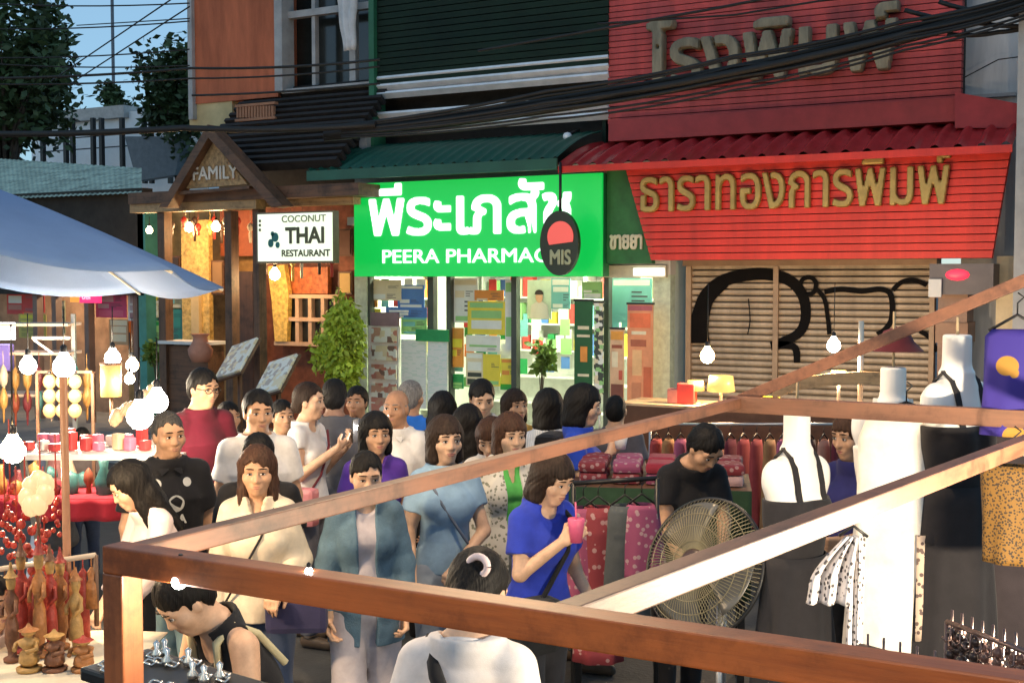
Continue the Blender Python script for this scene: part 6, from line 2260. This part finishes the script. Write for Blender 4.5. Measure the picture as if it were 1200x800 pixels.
# ------------------------------------------------------------------ lamp stall in front of the shutters
lamps_w = pm('white_lamp_stem', (.62, .55, .45), .4)
lt_top = G(850, 470, 1.08) if False else W(850, 474, 10.2)
o = empty('lamp_stall_table', (lt_top.x + .4, 10.2, 0))
tag(o, 'pale wooden counter of small lamps before the closed shutters', 'table')
zt4 = W(850, 474, 10.2).z
MB().box((0, 0, zt4 - .02), (2.6, .55, .04)).build('table_top', wood('pale_counter', (.6, .4, .22), (.45, .28, .14)), o)
for sx in (-1.2, 1.2):
    for sy in (-.22, .22):
        MB().box((sx, sy, zt4 / 2 - .02), (.05, .05, zt4 - .04)).build('leg', timber_v, o)
m = MB()
m.grid(lambda u, v: ((u - .5) * 2.6, -.28 - .015 * math.sin(u * 70) * v, zt4 - .02 - v * .7), 90, 3)
thick(m.build('skirt_cloth', cloth((.12, .055, .03)), o), .005)
bulb(W(829, 417, 10.1), .062, 'warm round bulb over the small lamps left of the shutters', 62, em('amber_hot_glow', (1, .66, .28), 16), (1, .66, .34), .5)
bulb(W(977, 405, 10.1), .055, 'white bulb over the lamp counter in front of the shutters', 62, glow_white, (1, .76, .5), .4)
for i, (x, y, w_, lb) in enumerate(((845, 450, .12, 'glowing yellow lamp shade on a white stem below the warm bulb'), (815, 452, .08, 'small glowing lamp shade left of the larger yellow one'), (983, 440, .07, 'little glowing lamp beneath the white bulb'))):
    q = W(x, y, 10.15)
    oo = empty('table_lamp', (q.x, q.y, zt4))
    tag(oo, lb, 'lamp')
    z0 = q.z - zt4
    MB().lathe([(w_ * .8, z0 - w_ * .55), (w_, z0 - w_ * .5), (w_ * .85, z0 + w_ * .6), (w_ * .7, z0 + w_ * .6)], n=18).build('shade', em('yellow_shade_glow', (1, .64, .16), .45, (.25, .16, .06)), oo)
    MB().tube([(0, 0, .02), (0, 0, max(.05, z0))], .014, 8).build('stem', lamps_w, oo)
    MB().lathe([(0, 0), (.05, 0), (.05, .015), (0, .02)], n=14).build('base', lamps_w, oo)
q = W(1008, 470, 10.15)
o = MB().tube([(0, 0, 0), (0, 0, W(1008, 376, 10.15).z - zt4)], .022, 10).build('white_post', lamps_w, None, (q.x, q.y, zt4))
tag(o, 'slim white post standing on the lamp counter', 'post')
a = W(915, 462, 10.0)
m = MB()
ptsA = [W(905, 468, 10.0), W(930, 458, 10.0), W(970, 452, 10.0), W(1010, 450, 10.0), W(1060, 452, 10.0)]
m.prism(ptsA + [p_ + Vector((0, 0, .10)) for p_ in ptsA[::-1]], (0, .05, 0))
o = m.build('curved_board', pale_timber, centre=True)
tag(o, 'curved honey coloured board along the lamp counter', 'board')
for i, (x, y, c, w_, h, lb) in enumerate(((805, 463, RED, .16, .18, 'red gift bag on the counter beside the small lamps'), (790, 466, (.55, .2, .16), .10, .13, 'small pink red pouch left of the red gift bag'), (867, 440, YEL, .1, .09, 'yellow carton right of the glowing yellow shade'), (902, 432, YEL, .16, .10, 'flat yellow carton before the shutter'), (880, 446, CRM, .1, .1, 'cream carton beside the yellow one'))):
    q = W(x, y, 10.1)
    oo = MB().box((0, 0, h / 2), (w_, .09, h), None, .012).build('gift_bag' if i < 2 else 'carton', pm('goods_card', c, .5), None, (q.x, q.y, zt4 + (.0 if i != 3 else .0)))
    tag(oo, lb, 'bag' if i < 2 else 'carton')

gr_ = random.Random(9)
rr0, rr1 = W(762, 497, 9.4), W(990, 497, 9.4)
o = empty('garment_rail', (rr0 + rr1) / 2)
tag(o, 'long rail of reddish frocks in front of the lamp counter', 'clothes rail')
md_ = (rr0 + rr1) / 2
MB().tube([rr0 - md_, rr1 - md_], .012, 8).build('bar', steel, o)
for q in (rr0, rr1):
    MB().tube([q - md_, Vector((q.x, q.y, 0)) - md_], .012, 8).build('upright', steel, o)
FRK = [((.30, .05, .05), 'brick red'), ((.12, .02, .03), 'dark maroon'), ((.42, .2, .14), 'salmon'), ((.05, .03, .03), 'brownish black'), ((.35, .09, .16), 'raspberry'), ((.3, .16, .07), 'tan')]
rail_q = [(rr0.lerp(rr1, (i + .5) / 15), FRK[(i * 5 + i // 4) % 6], gr_.uniform(.5, .85)) for i in range(15)]

# ------------------------------------------------------------------ clothes stall in the middle
red_print = dotted('red_flower_print', (.20, .025, .035), (.34, .20, .20), 26, .3)
pink_print = dotted('pink_flower_print', (.28, .06, .13), (.4, .26, .27), 30, .3)
q = D(775, 562, 7.1)
o = empty('clothes_table', (q.x, q.y, 0), R(20))
tag(o, 'low dark table of folded red prints left of the seller', 'table')
ztc = q.z
MB().box((0, 0, ztc - .02), (1.0, .6, .04)).build('table_top', timber, o)
for sx in (-.45, .45):
    for sy in (-.25, .25):
        MB().box((sx, sy, ztc / 2 - .02), (.04, .04, ztc - .04)).build('leg', black_metal, o)
m = MB()
m.grid(lambda u, v: ((u - .5) * 1.0, -.31 - .015 * math.sin(u * 40) * v, ztc - v * .6), 50, 3)
thick(m.build('cloth', cloth((.02, .05, .025)), o), .005)
cc, ss = math.cos(R(20)), math.sin(R(20))
for i in range(10):
    x, y, k = (i % 5 - 2) * .19, -.12 + .24 * (i // 5), i
    for l_ in range(2):
        mt = (red_print, red_print, pink_print, cloth((.30, .03, .05)), cloth((.45, .3, .3)))[(i + l_) % 5]
        nm = ('red flowered', 'red flowered', 'pink flowered', 'plain crimson', 'pale pink')[(i + l_) % 5]
        oo = MB().box((0, 0, .03), (.16, .2, .06), None, .024).build('folded_garment', mt, None, (q.x + cc * x - ss * y, q.y + ss * x + cc * y, ztc + .003 + l_ * .062))
        oo.rotation_euler = (0, 0, R(20) + rg.uniform(-.1, .1))
        tag(oo, nm + ' folded garment in the piles on the dark table', 'garment', nm + ' folded garments')
# hanging frocks on a low rail behind the royal blue T-shirt
ra, rb_ = D(672, 566, 6.0), D(770, 560, 5.9)
o = empty('clothes_rail', (ra + rb_) / 2)
tag(o, 'low black clothes rail with small frocks between the fan and the brown bobbed woman', 'clothes rail')
mid = (ra + rb_) / 2
MB().tube([ra - mid, rb_ - mid], .012, 8).build('bar', black_metal, o)
for q in (ra, rb_):
    MB().tube([q - mid, Vector((q.x, q.y, 0)) - mid], .012, 8).build('upright', black_metal, o)


def frock(p_top, w0, w1, L, mat, label, rz=R(29), depth=.09, shoulders=True, name='hanging_frock', cat='dress', group=None, straps=True):
    m = MB()

    def f(u, v):
        a = 2 * PI * u
        w_ = (w0 + (w1 - w0) * v) * (1 if v > .06 else .8)
        fold = 1 + .07 * math.sin(a * 7 + 3 * v) * v
        return (w_ * .5 * math.cos(a) * fold, depth * (.5 + .5 * v) * math.sin(a) * fold, -L * v)
    m.grid(f, 48, 14)
    o = empty(name, p_top, rz)
    tag(o, label, cat, group)
    thick(m.build('body', mat, o), .003)
    h = MB()
    h.tube([(-w0 * .45, 0, -.005), (0, 0, .05), (w0 * .45, 0, -.005)], .006, 6)
    h.tube([(0, 0, .05), (0, 0, .09), (.02, 0, .11), (.0, 0, .125)], .003, 5)
    h.build('hanger', black_metal, o)
    return o


for q, (c, nm), L in rail_q:
    frock(q - Vector((0, 0, .12)), .15, .2, L, cloth(c), nm + ' frock on the long rail before the lamp counter', R(75), .05, group=nm + ' frocks on the long rail')
for i, (t, mt, lb, L) in enumerate(((.12, pink_print, 'bright pink flowered frock at the left end of the low rail', .45), (.3, red_print, 'red flowered frock on the low rail', .75), (.62, cloth((.07, .08, .085)), 'slate grey frock on the low rail', .55), (.82, pink_print, 'small pale pink frock near the fan', .35))):
    frock(ra.lerp(rb_, t) - Vector((0, 0, .12)), .16, .24, L, mt, lb)

# ------------------------------------------------------------------ the big fan
fc = D(824, 664, 4.9)
o = empty('pedestal_fan', (fc.x, fc.y, 0))
tag(o, 'large black pedestal fan with a fine wire guard behind the cross beam', 'fan')
fn_dir = Vector((-.25, -.82, .32)).normalized()
FM = fn_dir.to_track_quat('Z', 'Y').to_matrix()
FR = .275
fz = fc.z
gm = pm('dusty_wire', (.21, .185, .115), .5, .5, var=.2)


def fp(r, a, z):
    return Vector((0, 0, fz)) + FM @ Vector((r * math.cos(a), r * math.sin(a), z))


m = MB()
for k in range(96):
    a = 2 * PI * k / 96
    m.tube([fp(.055, a, .075), fp(.14, a + .03, .082), fp(.22, a + .06, .06), fp(FR, a + .07, .0)], .0017, 4, False)
for r_, z in ((.09, .081), (.15, .082), (.20, .069), (.24, .048)):
    m.tube([fp(r_, t, z) for t in np.linspace(0, 6.2832, 49)], .0019, 4, False)
m.build('front_guard', gm, o)
m = MB()
for k in range(72):
    a = 2 * PI * k / 72
    m.tube([fp(.07, a, -.10), fp(.2, a, -.085), fp(FR, a, -.005)], .0017, 4, False)
m.build('rear_guard', gm, o)
m = MB()
m.tube([fp(FR, t, -.002) for t in np.linspace(0, 6.2832, 65)], .008, 8, False)
m.build('rim', black_metal, o)
MB().lathe([(0, .088), (.045, .088), (.058, .078), (.058, .066), (0, .066)], (0, 0, fz), 24, FM).build('badge', pm('dark_badge', (.05, .03, .025), .3), o)
for k in range(3):
    a0 = 2 * PI * k / 3
    m = MB()
    m.grid(lambda u, v: fp(.05 + .20 * u, a0 + (v - .5) * (1.1 + .4 * u), .03 - .07 * (v - .5)), 10, 10)
    thick(m.build('blade', pm('grey_blade', (.10, .095, .085), .35, .3), o), .003)
MB().lathe([(0, -.22), (.06, -.22), (.075, -.17), (.075, -.04), (.05, .03), (0, .03)], (0, 0, fz), 20, FM).build('motor', black_metal, o)
bk = Vector((0, 0, fz)) + FM @ Vector((0, 0, -.13))
MB().tube([bk, Vector((bk.x, bk.y, .04))], .022, 10).build('pole', steel, o)
MB().lathe([(0, 0), (.24, 0), (.24, .02), (.06, .05), (.03, .07)], (bk.x, bk.y, 0), 24).build('base', black_metal, o)

# ------------------------------------------------------------------ hanging mannequins and dresses on the right
mann = pm('white_mannequin', (.80, .78, .74), .38, var=.03)
blk_cloth = cloth((.022, .020, .022))


def mannequin(pn, label, dress, strap_x=.075, rz=R(20), L=1.15, hang=0.12, topcut=0.0, name='hanging_mannequin', sw=.185):
    """Half-body display torso with a long neck; pn is the top of the neck."""
    o = empty(name, pn, rz)
    tag(o, label, 'mannequin', None)
    o.scale = (.86, .86, .9)
    F_ = Field((-.27, -.16, -.86), (.27, .18, .03), .007)
    F_.cap((0, 0, -.34), (0, .0, 0.06), .062, .058, .02)
    F_.cut(lambda X, Y, Z: -(Z - 0) - 0 * X - 0 * Y - .0, k=.004)
    zz = [-.82, -.62, -.45, -.30, -.235, -.17]
    aa, bb = [.155, .125, .155, .165, .15, .065], [.10, .085, .105, .09, .07, .06]

    def f(X, Y, Z):
        zc = np.clip(Z, zz[0], zz[-1])
        a_, b2 = np.interp(zc, zz, aa), np.interp(zc, zz, bb)
        return np.maximum(np.maximum((np.sqrt((X / a_) ** 2 + (Y / b2) ** 2) - 1) * np.minimum(a_, b2), Z + .16), -.82 - Z)
    F_.add(f, (-.25, -.15, -.83), (.25, .15, -.15), .05)
    for sx in (-1, 1):
        F_.ell((sx * .13, 0, -.265), (.05, .052, .075), None, .05)
        F_.ell((sx * .065, -.075, -.42), (.058, .05, .058), None, .04)
    body = F_.mesh('torso', mann, o)
    MB().tube([(0, 0, -.01), (.0, 0, hang)], .006, 6).build('rope', pm('jute_rope', (.45, .34, .2), .8) if 'jute_rope' not in bpy.data.materials else bpy.data.materials['jute_rope'], o)
    # dress: straps and a long falling body
    g = Field((-.26, -.2, -.9), (.26, .2, -.2), .007)
    g.add(lambda X, Y, Z: f(X, Y, Z) - .012, (-.26, -.17, -.84), (.26, .17, -.14), .03)
    for sx in (-1, 1):
        g.ell((sx * .065, -.075, -.42), (.068, .06, .068), None, .04)
    g.cut(lambda X, Y, Z: -(Z + .36) + 0 * X + 0 * Y, k=.004)
    g.mesh('bodice', dress, o)
    for sx in (-1, 1):
        m = MB()
        bpy.context.view_layer.update()
        pts = []
        for ph_ in np.linspace(-.75, PI + .75, 15):
            dr = Vector((0, -math.cos(ph_), math.sin(ph_)))
            ok, hit, nr, fi = body.ray_cast(Vector((sx * strap_x, 0, -.31)), dr)
            pts.append((hit + dr * .005) if ok else Vector((sx * strap_x, 0, -.31)) + dr * .09)
        for a_, b3 in zip(pts, pts[1:]):
            m.bar(a_, b3 + (b3 - a_) * .12, .032, .006, up=(1, 0, 0)) if False else m.bar(a_, b3 + (b3 - a_) * .12, .006, .032, up=(1, 0, 0))
        m.build('strap', dress, o)
    m = MB()

    def sk(u, v):
        a_ = 2 * PI * u
        w_ = .155 + .07 * v
        fo = 1 + .06 * math.sin(7 * a_ + 2 * v) * min(1, v * 2)
        return (w_ * math.cos(a_) * fo, (.115 + .06 * v) * math.sin(a_) * fo, -.60 - (L - .6) * v)
    m.grid(sk, 56, 12)
    thick(m.build('skirt', dress, o), .004)
    return o


YM = YB + .22
# near left one
mannequin(W(934, 484, YM - .02), 'white mannequin in a plain black strap dress nearest the fan', blk_cloth, hang=.14, L=1.3, rz=R(62))
mannequin(W(1122, 392, YM), 'white mannequin in a black strap dress under the rafter', blk_cloth, hang=.07, L=1.55, rz=R(60))
o = mannequin(W(1047, 430, YM + .45), 'white mannequin neck showing behind the white dress', cloth((.66, .62, .56)), hang=.25, L=1.4)
# dark red hat on its rope
h = MB().lathe([(.11, -.01), (.10, 0), (.07, .03), (.05, .07), (0, .09)], n=20).build('maroon_hat', cloth((.10, .015, .02)), None, W(1050, 408, YM + .5))
tag(h, 'small maroon hat hanging above the white mannequin neck', 'hat')
# the overlit white dress
wd = frock(W(1062, 487, YB + .16), .33, .37, 1.25, cloth((.78, .74, .66)), 'long white dress with an embroidered side panel blazing under the stall lamp', R(10), .10, name='white_dress')
em_p = dotted('embroidered_panel', (.55, .42, .32), (.12, .08, .07), 55, .4)
m = MB()
m.grid(lambda u, v: (.045 + .10 * u, -.1 * (.5 + .5 * (.33 + .3 * v)) * math.sqrt(1 - ((.045 + .10 * u) / .178) ** 2) * 1.08 - .012, -.42 - .38 * v), 6, 8)
thick(m.build('embroidery', em_p, wd), .004)
# dark long dress with yellow lace behind
dk = frock(W(1172, 470, YB + .45), .36, .55, 1.4, cloth((.045, .036, .04)), 'long dark grey dress behind the yellow lace top', R(10), .1, name='dark_dress')
lace = dotted('yellow_lace', (.15, .072, .008), (.02, .012, .006), 120, .42)
lc = frock(W(1188, 545, YB - .25), .20, .17, .31, lace, 'yellow lace top hanging in front of the dark dress', R(10), .07, name='lace_top', cat='top')
pj = frock(W(1192, 386, YB + .05), .20, .22, .36, dotted('purple_jersey', (.035, .020, .22), (.40, .20, .03), 8, .34), 'purple jersey with yellow motifs at the right edge', R(10), .07, name='purple_jersey', cat='jersey')
# black and white print scarf
sc_ = empty('printed_scarf', D(1000, 628, 3.55), R(20))
tag(sc_, 'black and white printed scarf hung before the white dress', 'scarf')
prt = dotted('paisley_print', (.58, .55, .55), (.05, .045, .05), 60, .33)
m = MB()
m.grid(lambda u, v: (-.02 - .09 * math.sin(min(1, v * 1.6) * PI * .55) * (1 - u) + .03 * u - .02 * v, -.02 * math.sin(u * 15), -.20 * v - .03 * (1 - u) * math.sin(v * PI)), 14, 14)
m.grid(lambda u, v: (-.01 + .045 * u - .004 * v, .012 - .012 * math.sin(u * 12), -.36 * v), 8, 14)
thick(m.build('cloth', prt, sc_), .004)
MB().tube([(-.04, 0, .0), (0, 0, .03), (.04, 0, 0)], .005, 6).build('hanger', black_metal, sc_)
mk = frock(W(962, 545, YB - .1), .30, .34, .9, blk_cloth, 'plain black sheath dress before the nearest mannequin', R(10), .1, name='black_dress') if False else None


# ------------------------------------------------------------------ hook rails with jewellery at the bottom right
def hook_rail(p0, p1, n, label, dangles=False, cols=None):
    mid = (p0 + p1) / 2
    o = empty('hook_rail', mid)
    tag(o, label, 'rail')
    MB().tube([p0 - mid, p1 - mid], .006, 8).build('bar', pm('bronze_bar', (.16, .11, .10), .35, .7) if 'bronze_bar' not in bpy.data.materials else bpy.data.materials['bronze_bar'], o)
    for q in (p0, p1):
        MB().tube([q - mid, Vector((q.x, q.y, 0.0)) - mid], .006, 6).build('upright', bpy.data.materials['bronze_bar'], o)
    for i in range(n):
        q = p0.lerp(p1, (i + .5) / n) - mid
        MB().tube([q + Vector((0, 0, .03)), q, q + Vector((0, -.012, -.015)), q + Vector((0, -.02, -.03)), q + Vector((-.008, -.024, -.034)), q + Vector((-.016, -.02, -.026))], .0028, 5).build('hook', bpy.data.materials['bronze_bar'], o)
        if dangles:
            for k in range(2):
                c = q + mid + Vector((rg.uniform(-.01, .01), .004 + .02 * k, -.02))
                ln = rg.uniform(.10, .22)
                m = MB()
                for s_ in range(9):
                    m.ball((rg.uniform(-.012, .012), rg.uniform(-.01, .01), -ln * s_ / 9), .008 + .005 * rg.random(), 6)
                oo = m.build('bead_necklace', jm[rg.randrange(2)], None, c)
                tag(oo, 'dark beaded necklace hanging on the hook rail at the bottom right', 'necklace', 'dark beaded necklaces')
    return o


jm = [pm('black_bead', (.03, .022, .022), .3, .2), pm('brown_bead', (.09, .05, .045), .35)]
hook_rail(D(1008, 756, 2.7), D(1106, 782, 2.45), 5, 'short hook rail in front of the white dress hem')
hook_rail(D(1110, 728, 2.7), D(1225, 772, 2.35), 9, 'hook rail crowded with dark beads in the bottom right corner', True)

# black trinket tray under the bent browser
q = D(205, 796, 2.62)
o = empty('jewellery_stand', (q.x, q.y, 0), R(-8))
tag(o, 'black covered stand of silver trinkets inside the stall frame', 'stand')
MB().box((0, .0, q.z / 2 - .02), (.40, .16, q.z - .04), None, .01).build('body', cloth((.012, .012, .013)), o)
MB().box((0, .0, q.z - .005), (.42, .18, .03), None, .008).build('tray', black_metal, o)
sil = pm('silver_trinket_metal', (.62, .60, .56), .25, .85)
for i in range(26):
    x, y = rg.uniform(-.2, .2), rg.uniform(-.08, .08)
    m = MB()
    if i % 3:
        m.tube([(.014 * math.cos(t), .014 * math.sin(t), .004 + .003 * math.sin(3 * t)) for t in np.linspace(0, 6.283, 13)], .0028, 5, False)
    else:
        m.lathe([(0, 0), (.010, 0), (.013, .01), (.005, .02), (.008, .033), (0, .04)], n=10)
    c_, s_ = math.cos(R(-8)), math.sin(R(-8))
    oo = m.build('bangle' if i % 3 else 'silver_charm', sil, None, (q.x + c_ * x - s_ * y, q.y + s_ * x + c_ * y, q.z + .012))
    tag(oo, 'silver bangle lying on the black stand' if i % 3 else 'standing silver charm on the black stand', 'bangle' if i % 3 else 'charm', 'silver bangles on the black stand' if i % 3 else 'silver charms on the black stand')
# dress stall bulb past the edge; three shaded lamps added unseen to light the crowd
def shaded(p, r, label, power, col, cutz):
    o = bulb(p, r, label, power, glow_white, col, .3, 'shaded fill lamps added outside the view', 'added_fill_lamp', 'lamp')
    thick(MB().lathe([(.02, r * 2.1), (.05, r * 1.9), (.12, .03), (.2, cutz)], n=24).build('shade', pm('white_enamel_shade', (.6, .6, .58), .4), o), .003)  # cone shaped to keep the added light off the upper fronts
    return o


bulb(Vector((.19, 3.08, 1.66)), .05, 'bare bulb of the dress stall just past the right edge', 205, glow_white, (1, .82, .58), .3)
shaded(Vector((.25, -.7, 2.8)), .05, 'shaded fill lamp added above and behind the viewer', 95, (1, .70, .40), -.085)
shaded(Vector((-4.3, 2.0, 2.9)), .05, 'shaded fill lamp added beyond the left edge', 110, (1, .72, .42), -.11)
shaded(Vector((-2.5, 4.4, 3.95)), .05, 'shaded fill lamp added high over the street above the view', 180, (1, .70, .40), -.12)
